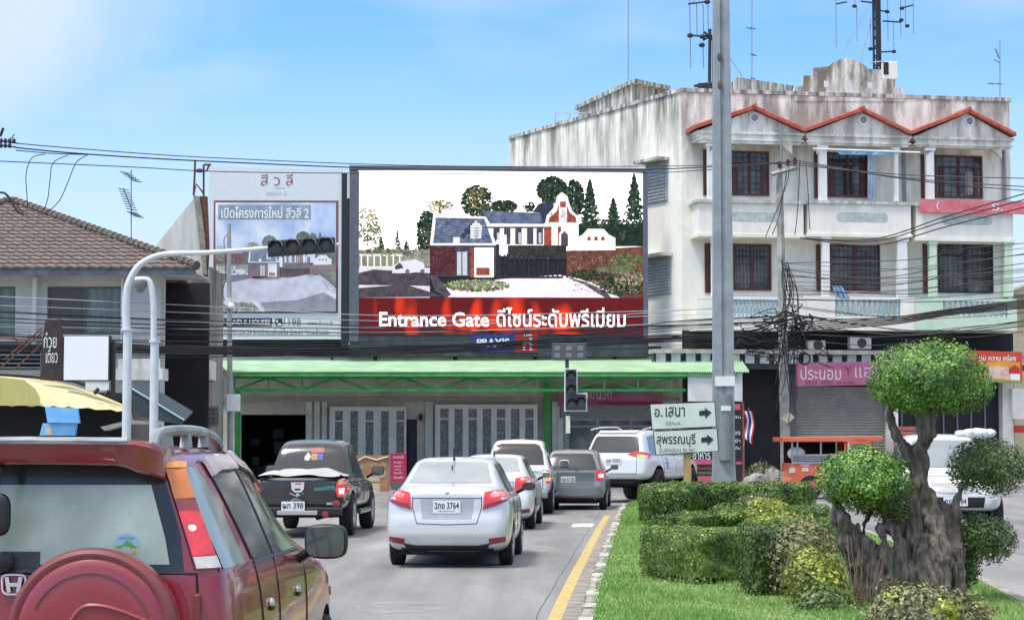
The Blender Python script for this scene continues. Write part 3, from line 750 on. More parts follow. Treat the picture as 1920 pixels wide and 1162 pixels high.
for x0, x1 in ((62, 88), (228, 240)):
    b = MB(); b.fbox(fH, uH(x0), uH(x0) + (uH(x1) - uH(x0)) * .3, zH(672), zH(520), 0, .16); b.build('pilaster', M_white, hou)
b = MB(); b.fbox(fH, -4.4, uH(88), zH(640), zH(633), 0, .22); b.fbox(fH, -4.4, uH(300), zH(700), zH(672), -.04, .25); b.build('ledge', M_offwhite, hou)
b = MB(); b.fbox(fH, uH(218, .9), uH(306, .9), zH(712, .9), zH(690, .9), -.04, .9); b.fbox(fH, uH(222, .9), uH(300, .9), zH(690, .9), zH(672, .9), .78, .88); b.build('balcony_slab', M_offwhite, hou)
M_curt = mat('green_curtain', (.24, .32, .29), .7, c2=(.14, .20, .18), scale=4, stretch=(4, 1, .3))
for wi, (a, c, z0, z1) in enumerate(wins):
    b = MB(); w = .05
    for q in ((a, a + w, z0, z1), (c - w, c, z0, z1), (a + w, c - w, z1 - w, z1), (a + w, c - w, z0, z0 + w), ((a + c) / 2 - .03, (a + c) / 2 + .03, z0 + w, z1 - w)): b.fbox(fH, *q, -.14, -.06)
    wf = b.build('window', mat('bronze_frame', (.16, .14, .12), .5, metal=.3), hou)
    m_ = (a + c) / 2
    b = MB(); b.fbox(fH, a + w, m_ - .03, z0 + w, z1 - w, -.12, -.11); b.build('pane', mat('dark_brown_glass', (.11, .10, .09), .3, ior=1.4) if wi == 0 else M_curt, wf)
    b = MB(); b.fbox(fH, m_ + .03, c - w, z0 + w, z1 - w, -.115, -.105); b.build('pane', M_curt, wf)
# soffit and gutter
ue = uH(366, 1.1)
b = MB(); b.fbox(fH, -4.4, ue, zH(515, 1.1), zH(502, 1.1), 1.05, 1.15); b.build('gutter', mat('zinc', (.22, .24, .26), .5, metal=.4, var=.4, scale=3), hou)
b = MB(); b.fbox(fH, -4.4, ue, zH(513, 1.1) + .02, zH(513, 1.1) + .06, -1.5, 1.04); b.build('soffit', M_hw, hou)
# hipped roof: eave rectangle, single apex
ze = zH(503, 1.2); apx = at(22, 379, HD + 5.0); au, az = (apx - fH.o).x, apx.z
e1 = fH.P(ue + .05, 1.25, ze); e0 = fH.P(2 * au - ue - .05, 1.25, ze); apex = Vector((apx.x, HD + 5.0, az))
e2 = e1 + Vector((-3.0, 12.4, 0)); e3 = e0 + Vector((-3.0, 12.4, 0))
NR = 19
def tiled_face(b, A, B, T):
    """triangle A-B (eave) T (apex), sawtooth courses with wavy lower lip"""
    ud = (B - A).normalized(); W = (B - A).length; up = (T - A); s = up.dot(ud); up = up - ud * s; Hh = up.length; up.normalize(); nrm = ud.cross(up).normalized()
    if nrm.z < 0: nrm = -nrm
    dw = .10
    for r_ in range(NR):
        h0, h1 = Hh * r_ / NR, Hh * (r_ + 1) / NR + .05
        L0 = s * h0 / Hh; R0 = W - (W - s) * h0 / Hh
        nw = int((R0 - L0) / dw)
        if nw < 1: continue
        vs_ = []
        for i in range(nw + 1):
            x = L0 + (R0 - L0) * i / nw; ph = 2 * math.pi * x / .30; wv = .022 * math.sin(ph)
            x1 = min(max(x, s * h1 / Hh), W - (W - s) * h1 / Hh) if h1 < Hh else s
            j = .008 * noise.noise(Vector((x * 3, r_ * 1.7, 0)))
            vs_ += [A + ud * x + up * (h0 - .015) + nrm * (.005 + wv), A + ud * x + up * h0 + nrm * (.065 + wv + j), A + ud * x1 + up * min(h1, Hh) + nrm * (.0 + wv)]
        b.add(vs_, [f for i in range(nw) for f in ((3 * i, 3 * i + 3, 3 * i + 4, 3 * i + 1), (3 * i + 1, 3 * i + 4, 3 * i + 5, 3 * i + 2))])
b = MB(); tiled_face(b, e0, e1, apex); tiled_face(b, e1, e2, apex); b.add([e0, apex, e3], [(0, 1, 2)]); b.add([e3, apex, e2], [(0, 1, 2)])
rf = b.build('roof', M_tile, hou)
b = MB()
for (A_, B_) in ((e1, apex), (e0, apex)):
    n_ = 36
    for i in range(n_):
        p = A_.lerp(B_, i / n_) + Vector((0, 0, .07)); q = A_.lerp(B_, (i + 1.12) / n_) + Vector((0, 0, .07)); b.tube([p, q], [.14, .105], 8)
b.build('ridge_tiles', mat('ridge_tile', (.14, .115, .095), .9, var=.4, scale=6, bump=.4), rf, smooth=True)
# dark gap and grey block between house and hoarding
gb = thing('grey_side_building', at(340, 823, 66), 'tall grey concrete building flank with a dark recess beside the tiled house', 'building')
fK = Fr((at(300, 823, 66).x, 66, 0), 0); uK = lambda x, v=0: fK.px(x, 600, v)[0]; zK = lambda y, v=0: fK.px(340, y, v)[1]
b = MB(); b.fbox(fK, uK(298), uK(356), 0, zK(506), -4, -3); b.build('recess_wall', mat('recess_shade', (.02, .025, .035), .8), gb)  # recess shade is painted into this wall's near-black colour
b = MB(); b.fbox(fK, uK(350), uK(394), 0, zK(500), -3, 0); b.build('wall', stained('grey_flank', (.34, .33, .31), (.05, .05, .05), 8, 5, amount=1, base=.4), gb)
b = MB(); b.fbox(fK, uK(335), uK(398), zK(712), zK(676), -1, .3); b.build('ledge', M_offwhite, gb)
b = MB(); b.fbox(fK, uK(362), uK(378), 0, zK(712), .0, .35); b.build('column', M_offwhite, gb)
# louvred fence panels low down
for i, (x0, y0, x1, y1) in enumerate(((325, 722, 360, 745), (325, 745, 360, 775), (325, 775, 360, 815), (380, 760, 410, 800))):
    b = MB(); b.pbox(fK, x0, y0 + 1, x1, y1 - 1, -.1, .0, 0)
    for k in range(5): zz = zK(y0 + (y1 - y0) * (k + .5) / 5); b.fbox(fK, uK(x0), uK(x1), zz - .03, zz, 0, .06)
    b.build('block_vent_panel', mat('vent_block', (.32, .31, .3), .9, c2=(.14, .14, .14), scale=14), gb)
# bare metal gable sheet with rusty mast frame
gs = thing('metal_gable', at(340, 500, 63), 'triangular whitish metal gable sheet with a rusty frame rising behind the tiled roof', 'gable panel')
fM = Fr((at(290, 823, 64).x, 64, 0), 0)
b = MB(); b.pprism(fM, [(290, 515), (290, 463), (366, 369), (392, 515)], -.1, 0)
b.build('sheet', mat('whitewashed_sheet', (.66, .66, .62), .7, c2=(.50, .50, .46), scale=2, stretch=(3, 1, .4)), gs)
b = MB(); b.pprism(fM, [(364, 368), (388, 368), (392, 470), (388, 520), (382, 520), (378, 440)], -.06, .12, 0)
b.build('rusty_post', M_rust, gs)
b = MB(); b.pprism(fM, [(362, 366), (374, 368), (384, 440), (388, 515), (380, 515), (370, 420)], .12, .16); b.build('timber_edge', mat('old_timber', (.3, .29, .24), .9, var=.4, scale=8), gs)
b = MB()
for pts in (((366, 300), (365, 330), (363, 366)), ((363, 366), (368, 345), (382, 363)), ((382, 309), (382, 368)), ((366, 321), (378, 320)), ((382, 309), (396, 309)), ((392, 310), (388, 320), (382, 321))):
    b.tube([fM.P(*(lambda q: (q[0], .05, q[1]))(fM.px(x, y, .05))) for x, y in pts], .035, 5)
b.ball(fM.P(fM.px(374, 320, .05)[0], .05, fM.px(374, 320, .05)[1]), (.13, .1, .07), 5)
b.build('rusty_bracket', M_rust, gs)
# sand-coloured neighbour at the far right edge, just a corner of it
nb_ = thing('beige_neighbour', at(1915, 823, 84), 'small corner of a beige building beyond the shophouse', 'building')
fN = Fr((at(1880, 823, 86).x, 86, 0), 0)
b = MB(); b.pbox(fN, 1886, 545, 2060, 906, -6, 0); b.build('wall', mat('sand_render', (.46, .42, .30), .9, var=.25), nb_)
b = MB(); b.pprism(fN, [(1880, 552), (2064, 552), (2064, 520), (1960, 520)], -6, .4); b.build('roof', mat('sand_roof', (.33, .30, .24), .9, var=.25), nb_)
# ================================================================ HOARDINGS
def img_mat(key, c, lit, var=.55, scale=3, c2=None):
    if key.startswith(('white', 'pane', 'carbody', 'kerb_w', 'fence')): var = .10
    if key.startswith(('paver', 'lane', 'pav3')): var = .22
    if lit:
        n = 'screen_' + key
        if n in MATS: return MATS[n]
        m = bpy.data.materials.new(n); m.use_nodes = True; MATS[n] = m; t = m.node_tree; b_ = t.nodes['Principled BSDF']
        b_.inputs['Base Color'].default_value = (.004, .004, .004, 1); b_.inputs['Roughness'].default_value = .9; b_.inputs['Specular IOR Level'].default_value = .1
        tc = t.nodes.new('ShaderNodeTexCoord'); no = t.nodes.new('ShaderNodeTexNoise'); no.inputs['Scale'].default_value = scale * 1.6; no.inputs['Detail'].default_value = 9; no.inputs['Roughness'].default_value = .72
        t.links.new(tc.outputs['Object'], no.inputs['Vector'])
        mr = t.nodes.new('ShaderNodeMapRange'); mr.inputs[1].default_value = .38; mr.inputs[2].default_value = .62; t.links.new(no.outputs[0], mr.inputs[0])
        mx = t.nodes.new('ShaderNodeMix'); mx.data_type = 'RGBA'; mx.inputs[6].default_value = (*c, 1); mx.inputs[7].default_value = (*[x * (1 - var) for x in c], 1)
        t.links.new(mr.outputs[0], mx.inputs[0]); t.links.new(mx.outputs[2], b_.inputs['Emission Color']); b_.inputs['Emission Strength'].default_value = .5
        return m
    var = min(var, .28); f_p = lambda c: tuple(min(.85, x * .66 + .17) for x in c)
    return mat('print_' + key, f_p(c), .6, var=var, scale=scale, c2=f_p(c2) if c2 else None, detail=7)

class Pic:
    """flat picture made of thin coloured pieces, one mesh; coordinates are mapped by fn to photo pixels"""
    def __init__(s, fr, v, fn, lit, clip): s.fr = fr; s.v = v; s.fn = fn; s.lit = lit; s.b = MB(); s.keys = []; s.clip = clip; s.k = 0
    def mi(s, key, c, **k):
        if key not in s.keys: s.keys.append(key); img_mat(key, c, s.lit, **k)
        return s.keys.index(key)
    def poly(s, key, c, pts, layer=None, **k):
        m = s.mi(key, c, **k)
        if layer is None: s.k += 1; layer = s.k
        x0, y0, x1, y1 = s.clip
        pts = [s.fn(*p) for p in pts]; pts = [(min(max(x, x0), x1), min(max(y, y0), y1)) for x, y in pts]
        v = s.v + .0004 * layer
        vs_ = [s.fr.P(q[0], v, q[1]) for q in [s.fr.px(x, y, v) for x, y in pts]]
        a = sum(pts[i][0] * pts[(i + 1) % len(pts)][1] - pts[(i + 1) % len(pts)][0] * pts[i][1] for i in range(len(pts)))
        idx = list(range(len(pts))); s.b.add(vs_, [idx if a < 0 else idx[::-1]], m)
    def rect(s, key, c, x0, y0, x1, y1, **k): s.poly(key, c, [(x0, y0), (x1, y0), (x1, y1), (x0, y1)], **k)
    def blobs(s, key, c, cx, cy, rx, ry, n, size, seed=1, cone=False, **k):
        r_ = random.Random(seed); s.k += 1; L0 = s.k; n = int(n * 2.6); size = size * .60; base = (key, c)
        for i in range(n):
            key, c = base
            if key == 'tree_d': key, c = r_.choice([base, base, base, ('tree_d2', (.05, .09, .05)), ('tree_d3', (.10, .13, .07)), ('tree_d4', (.01, .02, .02))])
            elif key == 'tree_y': key, c = r_.choice([base, base, ('tree_d3', (.10, .13, .07)), ('tree_y2', (.6, .5, .25))])
            elif key in ('garden', 'rock', 'hedge_l'): key, c = r_.choice([base, base, ('tree_d3', (.10, .13, .07)), ('gdn2', (.28, .32, .16)), ('gdn3', (.22, .12, .09))])
            if cone:
                t = r_.random(); y = cy - ry + 2 * ry * t; x = cx + r_.uniform(-1, 1) * rx * (t ** .8) * (.6 + .4 * math.sin(t * 30) ** 2)
            else:
                a = r_.uniform(0, 6.28); q = math.sqrt(r_.random()); x = cx + math.cos(a) * q * rx; y = cy + math.sin(a) * q * ry
            z = size * r_.uniform(.5, 1.3); n_ = 5; ph = r_.random() * 6
            s.poly(key, c, [(x + z * math.cos(ph + 6.283 * j / n_) * r_.uniform(.6, 1.1), y + z * math.sin(ph + 6.283 * j / n_) * r_.uniform(.6, 1.1)) for j in range(n_)], layer=L0 + (i % 6) * .12, **k)
    def build(s, name, parent, label=None):
        pre = 'screen_' if s.lit else 'print_'
        return s.b.build(name, [MATS[pre + k] for k in s.keys], parent, label=label)

DG = (.02, .045, .03); BR = (.42, .10, .06); WH = (.95, .95, 1.0)
def estate(P, lit):
    P.blobs('tree_y', (.35, .3, .10), 690, 420, 22, 30, 60, 4, 2); P.blobs('tree_dull', (.18, .22, .12), 695, 440, 24, 20, 50, 4, 3)
    for cx, cy, rx, ry, sd in ((745, 455, 8, 22, 5), (715, 458, 8, 12, 6), (762, 462, 7, 10, 7)): P.blobs('tree_d', DG, cx, cy, rx, ry, 50, 3, sd, cone=True)
    P.blobs('tree_d', DG, 800, 440, 18, 45, 220, 5.5, 8); P.blobs('tree_y', (.35, .3, .10), 826, 388, 24, 12, 80, 3.5, 9)
    P.blobs('tree_d', DG, 895, 378, 30, 30, 240, 5, 10); P.blobs('tree_y', (.35, .3, .10), 893, 372, 20, 20, 40, 3, 11); P.blobs('tree_d', DG, 945, 388, 24, 12, 130, 5, 12)
    P.blobs('tree_d', DG, 992, 388, 11, 9, 35, 4, 13); P.blobs('tree_d', DG, 1035, 357, 28, 25, 260, 5.5, 14); P.blobs('tree_d', DG, 1076, 372, 18, 34, 220, 5.5, 15)
    for cx, ty, by, rx, sd in ((1106, 338, 445, 27, 16), (1150, 373, 445, 20, 17), (1189, 328, 455, 30, 18)):
        P.blobs('tree_d', DG, cx, (ty + by) / 2, rx, (by - ty) / 2, 420, 4.2, sd, cone=True)
    P.rect('tree_d', DG, 1085, 420, 1206, 462)
    P.blobs('tree_d', DG, 1140, 430, 60, 18, 120, 5, 19)
    # long house
    P.rect('white', WH, 905, 418, 1085, 462); P.poly('slate', (.17, .22, .36), [(903, 395), (1012, 399), (1018, 420), (918, 419)])
    P.poly('slate_dark', (.05, .06, .11), [(998, 398), (1010, 382), (1038, 376), (1040, 410), (1018, 420), (1012, 399)])
    for x in (925, 945, 966, 988, 1006, 1022): P.rect('shade', (.10, .09, .12), x, 428, x + 12, 458)
    for x in (932, 972, 1010): P.rect('pane', (.55, .62, .7), x, 436, x + 5, 456)
    P.rect('brick', BR, 1020, 425, 1034, 462); P.rect('brick', BR, 1046, 425, 1052, 462)
    P.poly('white', WH, [(1022, 420), (1025, 404), (1036, 392), (1042, 380), (1044, 368), (1053, 360), (1064, 368), (1067, 380), (1073, 395), (1082, 404), (1086, 420)])
    P.poly('brick', BR, [(1028, 417), (1030, 408), (1044, 396), (1048, 382), (1048, 417)]); P.poly('brick', BR, [(1063, 417), (1063, 385), (1068, 398), (1080, 408), (1081, 417)])
    P.rect('brick', BR, 1050, 378, 1061, 389); P.rect('pane', (.55, .62, .7), 1053, 394, 1059, 409)
    P.poly('white', WH, [(1048, 462), (1048, 438), (1055, 430), (1063, 430), (1069, 438), (1069, 462)]); P.poly('shade', (.10, .09, .12), [(1052, 462), (1052, 440), (1058, 433), (1065, 440), (1065, 462)])
    # gatehouse
    P.rect('white', WH, 828, 392, 850, 410)
    P.poly('white', WH, [(806, 460), (812, 404), (910, 406), (930, 456), (925, 462)])
    P.poly('slate', (.17, .22, .36), [(812, 456), (818, 408), (908, 410), (924, 456)])
    P.poly('slate_dark', (.05, .06, .11), [(860, 440), (884, 418), (888, 446), (870, 450)])
    P.poly('white', WH, [(882, 447), (882, 424), (893, 413), (904, 424), (902, 447)]); P.rect('pane', (.55, .62, .7), 889, 426, 898, 444)
    for k in range(9):
        yy = 412 + k * 5; P.rect('tile_line', (.08, .11, .19), 815 + 0 * k, yy, 909 + k * 1.7, yy + 1.0)
    for k in range(26):
        xx = 816 + (k * 37) % 100; yy = 410 + (k * 17) % 44; P.rect('tile_lit', (.30, .36, .50), xx, yy, xx + 6, yy + 2)
    P.rect('brick_dark', (.12, .03, .04), 806, 460, 822, 518); P.rect('shade', (.10, .09, .12), 818, 460, 930, 518)
    P.rect('brick_dark', (.12, .03, .04), 820, 462, 854, 516); P.rect('pane', (.55, .62, .7), 857, 472, 876, 516); P.rect('shade', (.10, .09, .12), 865, 472, 867, 516)
    P.rect('brick', BR, 882, 462, 888, 520); P.rect('white', WH, 889, 462, 926, 520); P.rect('brick', BR, 893, 502, 918, 516); P.rect('white', WH, 850, 445, 862, 458); P.rect('white', WH, 930, 450, 936, 480)
    P.rect('white', WH, 936, 440, 950, 480)
    # left lane, fence, car
    P.rect('shade2', (.35, .36, .32), 672, 468, 806, 500); P.blobs('tree_dull', (.18, .22, .12), 725, 472, 45, 8, 60, 4, 22)
    for x in range(676, 756, 12): P.rect('fence_w', (.85, .85, .72), x, 478, x + 3, 502)
    P.rect('fence_w', (.85, .85, .72), 674, 476, 756, 480); P.rect('fence_w', (.85, .85, .72), 674, 499, 756, 502)
    P.rect('lane', (.8, .72, .86), 672, 502, 806, 558)
    P.poly('asph', (.10, .085, .11), [(672, 512), (700, 505), (806, 512), (806, 536), (672, 534)])
    P.poly('asph', (.10, .085, .11), [(672, 540), (760, 533), (835, 556), (672, 558)])
    P.poly('carbody', (.75, .75, .88), [(735, 512), (738, 498), (752, 490), (778, 486), (794, 493), (798, 508), (765, 512)]); P.poly('shade', (.10, .09, .12), [(740, 500), (750, 492), (757, 502), (742, 506)])
    for x in (764, 792): P.blobs('shade', (.10, .09, .12), x, 509, 3.5, 4.5, 12, 2.5, 31)
    # forecourt and hedge
    P.poly('paver', (1.1, .92, 1.12), [(835, 557), (830, 540), (930, 524), (1050, 515), (1110, 530), (1160, 558)])
    P.poly('asph2', (.12, .10, .14), [(806, 516), (818, 516), (846, 552), (838, 558), (815, 545)])
    P.blobs('hedge_l', (.22, .30, .12), 894, 535, 62, 11, 200, 4.5, 23); P.blobs('hedge_h', (.6, .66, .4), 894, 532, 58, 8, 90, 2, 24)
    P.poly('kerb_w', (.9, .88, .92), [(1045, 515), (1085, 522), (1130, 538), (1162, 558), (1146, 558), (1110, 540), (1070, 526), (1042, 518)])
    P.poly('asph2', (.12, .10, .14), [(1060, 519), (1100, 529), (1136, 546), (1146, 558), (1134, 558), (1096, 534)])
    # gate
    P.rect('gate', (.05, .05, .05), 952, 460, 1062, 486)
    for x in range(936, 1064, 9): P.rect('gate2', (.04, .04, .05), x, 478, x + 3, 521)
    P.rect('gate2', (.04, .04, .05), 930, 458, 936, 524); P.rect('gate2', (.04, .04, .05), 930, 518, 1055, 522)
    # garden right
    P.poly('earth', (.20, .08, .06), [(1062, 470), (1206, 462), (1206, 558), (1162, 558), (1110, 528), (1062, 516)])
    P.blobs('garden', (.12, .20, .06), 1175, 488, 32, 12, 120, 5, 25); P.blobs('tree_d', DG, 1110, 515, 40, 9, 100, 4, 26); P.blobs('tree_d', DG, 1165, 535, 40, 18, 150, 5, 27)
    P.blobs('rock', (.6, .45, .38), 1180, 520, 26, 14, 45, 5, 28); P.blobs('tree_dull', (.18, .22, .12), 1155, 505, 36, 7, 60, 4, 29)
    r_ = random.Random(77)
    def specks(x0, y0, x1, y1, n, cols, sz=2.2):
        for _ in range(n):
            x, y = r_.uniform(x0, x1), r_.uniform(y0, y1); kk, cc = r_.choice(cols); a, c_ = sz * r_.uniform(.5, 1.6), sz * r_.uniform(.3, .9)
            P.poly(kk, cc, [(x, y), (x + a, y + r_.uniform(-1, 1)), (x + a * .8, y + c_), (x + a * .1, y + c_)], layer=P.k + .2 * r_.random())
    P.k += 1; gl = [('tree_d', DG), ('tree_d3', (.10, .13, .07)), ('gdn2', (.28, .32, .16)), ('gdn3', (.22, .12, .09)), ('tree_y2', (.6, .5, .25)), ('tree_d4', (.01, .02, .02))]
    specks(1064, 478, 1204, 552, 420, gl); specks(1110, 520, 1200, 550, 160, gl, 3.5)
    specks(1064, 464, 1204, 474, 60, [('brick', BR), ('brick_dark', (.12, .03, .04))], 3)
    specks(676, 462, 804, 478, 120, gl, 3); specks(808, 464, 852, 514, 110, [('brick_dark', (.12, .03, .04)), ('bk2', (.26, .07, .05)), ('shade', (.10, .09, .12))], 2.5)
    specks(1030, 398, 1080, 417, 50, [('bk2', (.26, .07, .05)), ('bk3', (.6, .2, .14))], 2); specks(954, 462, 1060, 484, 60, [('gate', (.05, .05, .05)), ('gt2', (.12, .13, .12))], 3)
    P.rect('shade', (.10, .09, .12), 910, 425, 1020, 428); P.rect('shade', (.10, .09, .12), 812, 460, 928, 464)
    P.poly('white', WH, [(1078, 470), (1078, 448), (1092, 440), (1102, 429), (1132, 429), (1142, 440), (1154, 446), (1154, 469)])
    for x in (1101, 1114, 1127): P.poly('logo_red', (.45, .04, .04), [(x, 452), (x + 1, 444), (x + 6, 444), (x + 7, 452), (x + 4, 450)])

# ---- LED hoarding
LA = at(640, 823, 74.0)
fL = Fr((LA.x, 74.0, 0), R(4.6))
led = thing('led_hoarding', fL.P(5, -1, 4.9), 'huge lit video screen showing a gated estate above the green canopy', 'billboard')
b = MB()
for (x0, y0, x1, y1) in ((655, 313, 1212, 321), (655, 321, 673, 640), (1206, 321, 1215, 640)): b.pbox(fL, x0, y0, x1, y1, -.4, .10)
b.build('frame', mat('led_frame', (.13, .14, .17), .5, metal=.2, var=.2), led)
b = MB(); b.pbox(fL, 640, 325, 655, 650, -.9, .0); b.build('side_cabinet', mat('led_side', (.02, .02, .03), .5, var=.4), led)
b = MB(); b.pbox(fL, 651, 322, 656, 372, .0, .05); b.build('side_light_strip', M_offwhite, led)
b = MB(); b.pbox(fL, 655, 626, 1216, 668, -.4, .06); b.build('lower_cabinet', mat('led_base', (.05, .07, .075), .6, var=.5, scale=2), led)
b = MB(); b.pbox(fL, 672, 320, 1207, 628, -.3, .02); b.build('back_panel', M_black, led)
P = Pic(fL, .03, lambda x, y: (x, y), True, (672, 320, 1207, 627))
P.rect('white_sky', (2.1, 2.1, 2.1), 672, 320, 1207, 475, var=0.02)
estate(P, True)
P.rect('band', (.19, .012, .015), 672, 558, 1207, 627)
m_ = MATS['screen_band']; t_ = m_.node_tree; no_ = next(n for n in t_.nodes if n.type == 'TEX_NOISE'); mx_ = next(n for n in t_.nodes if n.type == 'MIX'); mr_ = next(n for n in t_.nodes if n.type == 'MAP_RANGE')
mp_ = t_.nodes.new('ShaderNodeMapping'); mp_.inputs['Scale'].default_value = (.42, .42, .22); mp_.inputs['Location'].default_value = (.55, 0, .1)
t_.links.new(next(n for n in t_.nodes if n.type == 'TEX_COORD').outputs['Object'], mp_.inputs[0]); t_.links.new(mp_.outputs[0], no_.inputs['Vector']); no_.inputs['Scale'].default_value = 1.6; no_.inputs['Detail'].default_value = 2
mx_.inputs[6].default_value = (.12, .010, .014, 1); mx_.inputs[7].default_value = (1.3, .07, .01, 1); mr_.inputs[1].default_value = .53; mr_.inputs[2].default_value = .74
P.build('picture', led)
M_ledw = mat('screen_white_text', (.5, .5, .5), .5, var=0, emit=(1, 1, 1), es=.5)
ptext(fL, 'Entrance Gate', 711, 585, 917, 612, .12, M_ledw, led, ext=.002, off=.02)
ptext(fL, 'ดีไซน์ระดับพรีเมี่ยม', 931, 576, 1173, 613, .12, M_ledw, led, ext=.002, off=.012)
b = MB(); b.pbox(fL, 883, 626, 966, 660, .06, .10); sg = b.build('blue_plate', mat('blue_plate', (.02, .035, .22), .5), led)
b = MB(); b.pbox(fL, 966, 623, 1008, 633, .06, .10); b.pbox(fL, 966, 645, 1008, 660, .06, .10); b.pbox(fL, 966, 633, 1008, 645, .06, .09); b.build('red_plate', mat('red_plate', (.55, .01, .015), .5), led)
ptext(fL, 'PRAXIS', 894, 634, 955, 650, .106, M_text_white, led, off=.03)
ptext(fL, 'THE', 980, 625, 998, 631, .106, M_text_white, led); ptext(fL, 'ที่', 980, 634, 998, 656, .106, M_text_white, led, off=.03)
for x in (700, 850, 1000, 1150):
    b = MB(); b.pbox(fL, x, 665, x + 7, 700, -.5, -.3); b.build('support_leg', M_blackmetal, led)

# ---- printed hoarding
fP = Fr((at(387, 823, 74.0).x, 74.0, 0), R(1.0))
prt = thing('printed_hoarding', fP.P(2, 0, 5), 'tall printed white advertising hoarding with an estate picture and phone number', 'billboard')
M_vinyl = mat('white_vinyl', (.66, .70, .72), .5, var=.05)
b = MB(); b.pprism(fP, [(392, 312), (641, 318), (641, 636), (386, 632)], -.2, 0); b.build('board', M_vinyl, prt)
b = MB(); b.pbox(fP, 400, 376, 634, 587, 0, .01); b.build('picture_border', mat('border_brown', (.22, .08, .09), .6), prt)
Q = Pic(fP, .014, lambda x, y: (x, y), False, (404, 380, 630, 584))
Q.rect('bsky', (.20, .40, .85), 404, 380, 630, 475, c2=(.95, 1.0, 1.1), scale=.8)
for cx, cy, rx, ry, sd in ((470, 445, 60, 22, 1), (560, 430, 60, 20, 2), (600, 410, 26, 16, 3), (600, 455, 40, 18, 4), (440, 425, 30, 18, 5), (520, 460, 110, 14, 6), (545, 416, 14, 6, 8))[:0]:
    Q.blobs('bcloud', (.95, .98, 1.1), cx, cy, rx, ry, 60, 9, sd, var=.05)
Q.rect('btext', (.20, .32, .42), 409, 384, 583, 412)
f_ = lambda x, y: ((x - 808) * .45 + 466, (y - 522) * .45 + 520)
Q.fn = f_; estate(Q, False)
Q.fn = lambda x, y: (x, y)
Q.poly('paver2', (.66, .60, .72), [(404, 535), (470, 522), (530, 528), (600, 515), (630, 540), (630, 584), (404, 584)])
Q.poly('pav3', (.74, .68, .82), [(404, 530), (480, 527), (532, 523), (575, 515), (608, 528), (612, 546), (560, 562), (480, 568), (404, 566)])
Q.poly('kerb_w', (.9, .88, .92), [(575, 514), (606, 524), (622, 542), (608, 548), (630, 560), (630, 552), (618, 545), (614, 530), (590, 517)])
Q.poly('asph3', (.26, .22, .32), [(488, 567), (560, 562), (606, 548), (630, 562), (630, 584), (500, 584)])
Q.blobs('garden', (.12, .20, .06), 450, 575, 40, 8, 70, 4, 41); Q.poly('kerb_w', (.9, .88, .92), [(470, 562), (484, 567), (496, 584), (490, 584)])
Q.build('picture', prt)
M_seal = mat('dull_red_print', (.42, .12, .11), .6); M_gl = mat('pale_print', (.45, .42, .52), .6); M_navy = mat('navy_print', (.02, .03, .08), .6); M_gprint = mat('grey_print', (.16, .19, .24), .6)
ptext(fP, 'สี ว ลี', 489, 326, 549, 348, .01, M_seal, prt, off=.0)
ptext(fP, 'อยุธยา 2', 499, 359, 537, 368, .01, M_gl, prt)
b = MB(); b.pbox(fP, 516, 352, 534, 353, 0, .008); b.build('rule', M_gl, prt)
ptext(fP, 'เปิดโครงการใหม่ สีวลี 2', 415, 387, 579, 409, .16, M_text_white, prt, off=.015)
b = MB(); b.pbox(fP, 408, 596, 510, 611, 0, .012); b.build('name_strip', M_navy, prt)
b = MB(); b.ball(fP.P(fP.px(417, 603, .02)[0], .02, fP.px(417, 603, .02)[1]), (.1, .02, .1), 6); b.build('round_logo', mat('gold_print', (.5, .35, .05), .6), prt)
ptext(fP, 'LAND & HOUSES', 425, 599, 507, 608, .02, M_text_white, prt, off=.02)
b = MB(); b.pbox(fP, 516, 597, 529, 611, 0, .012); b.build('phone_icon', M_navy, prt)
b = MB(); b.tube(path3([fP.P(fP.px(x, y, .02)[0], .022, fP.px(x, y, .02)[1]) for x, y in ((520, 600), (520, 604), (523, 608), (527, 608))], 4), .035, 5); b.build('receiver_mark', M_text_white, prt)
ptext(fP, '1198', 532, 597, 564, 611, .01, M_gprint, prt); ptext(fP, 'www.lh.co.th', 576, 601, 624, 609, .01, M_gprint, prt)
ptext(fP, 'เริ่มก่อสร้าง ม.ค.59 คาดว่าจะแล้วเสร็จ มิ.ย.61 *ภาพจำลอง', 401, 616, 616, 627, .01, M_gprint, prt, off=.01)
b = MB(); b.pbox(fP, 395, 636, 640, 668, -1.2, -1.0); b.pbox(fP, 400, 632, 404, 690, -.5, -.3); b.pbox(fP, 620, 632, 624, 690, -.5, -.3); b.build('support_frame', M_blackmetal, prt)
# dark backing between hoardings and canopy
bk = MB(); bk.pbox(fP, 372, 648, 1240, 676, -1.6, -1.4); tag(bk.build('parapet_band', mat('dark_parapet', (.09, .10, .105), .8, var=.5, scale=1.5)), 'long dark grey parapet strip behind the hoardings above the green canopy', 'parapet')

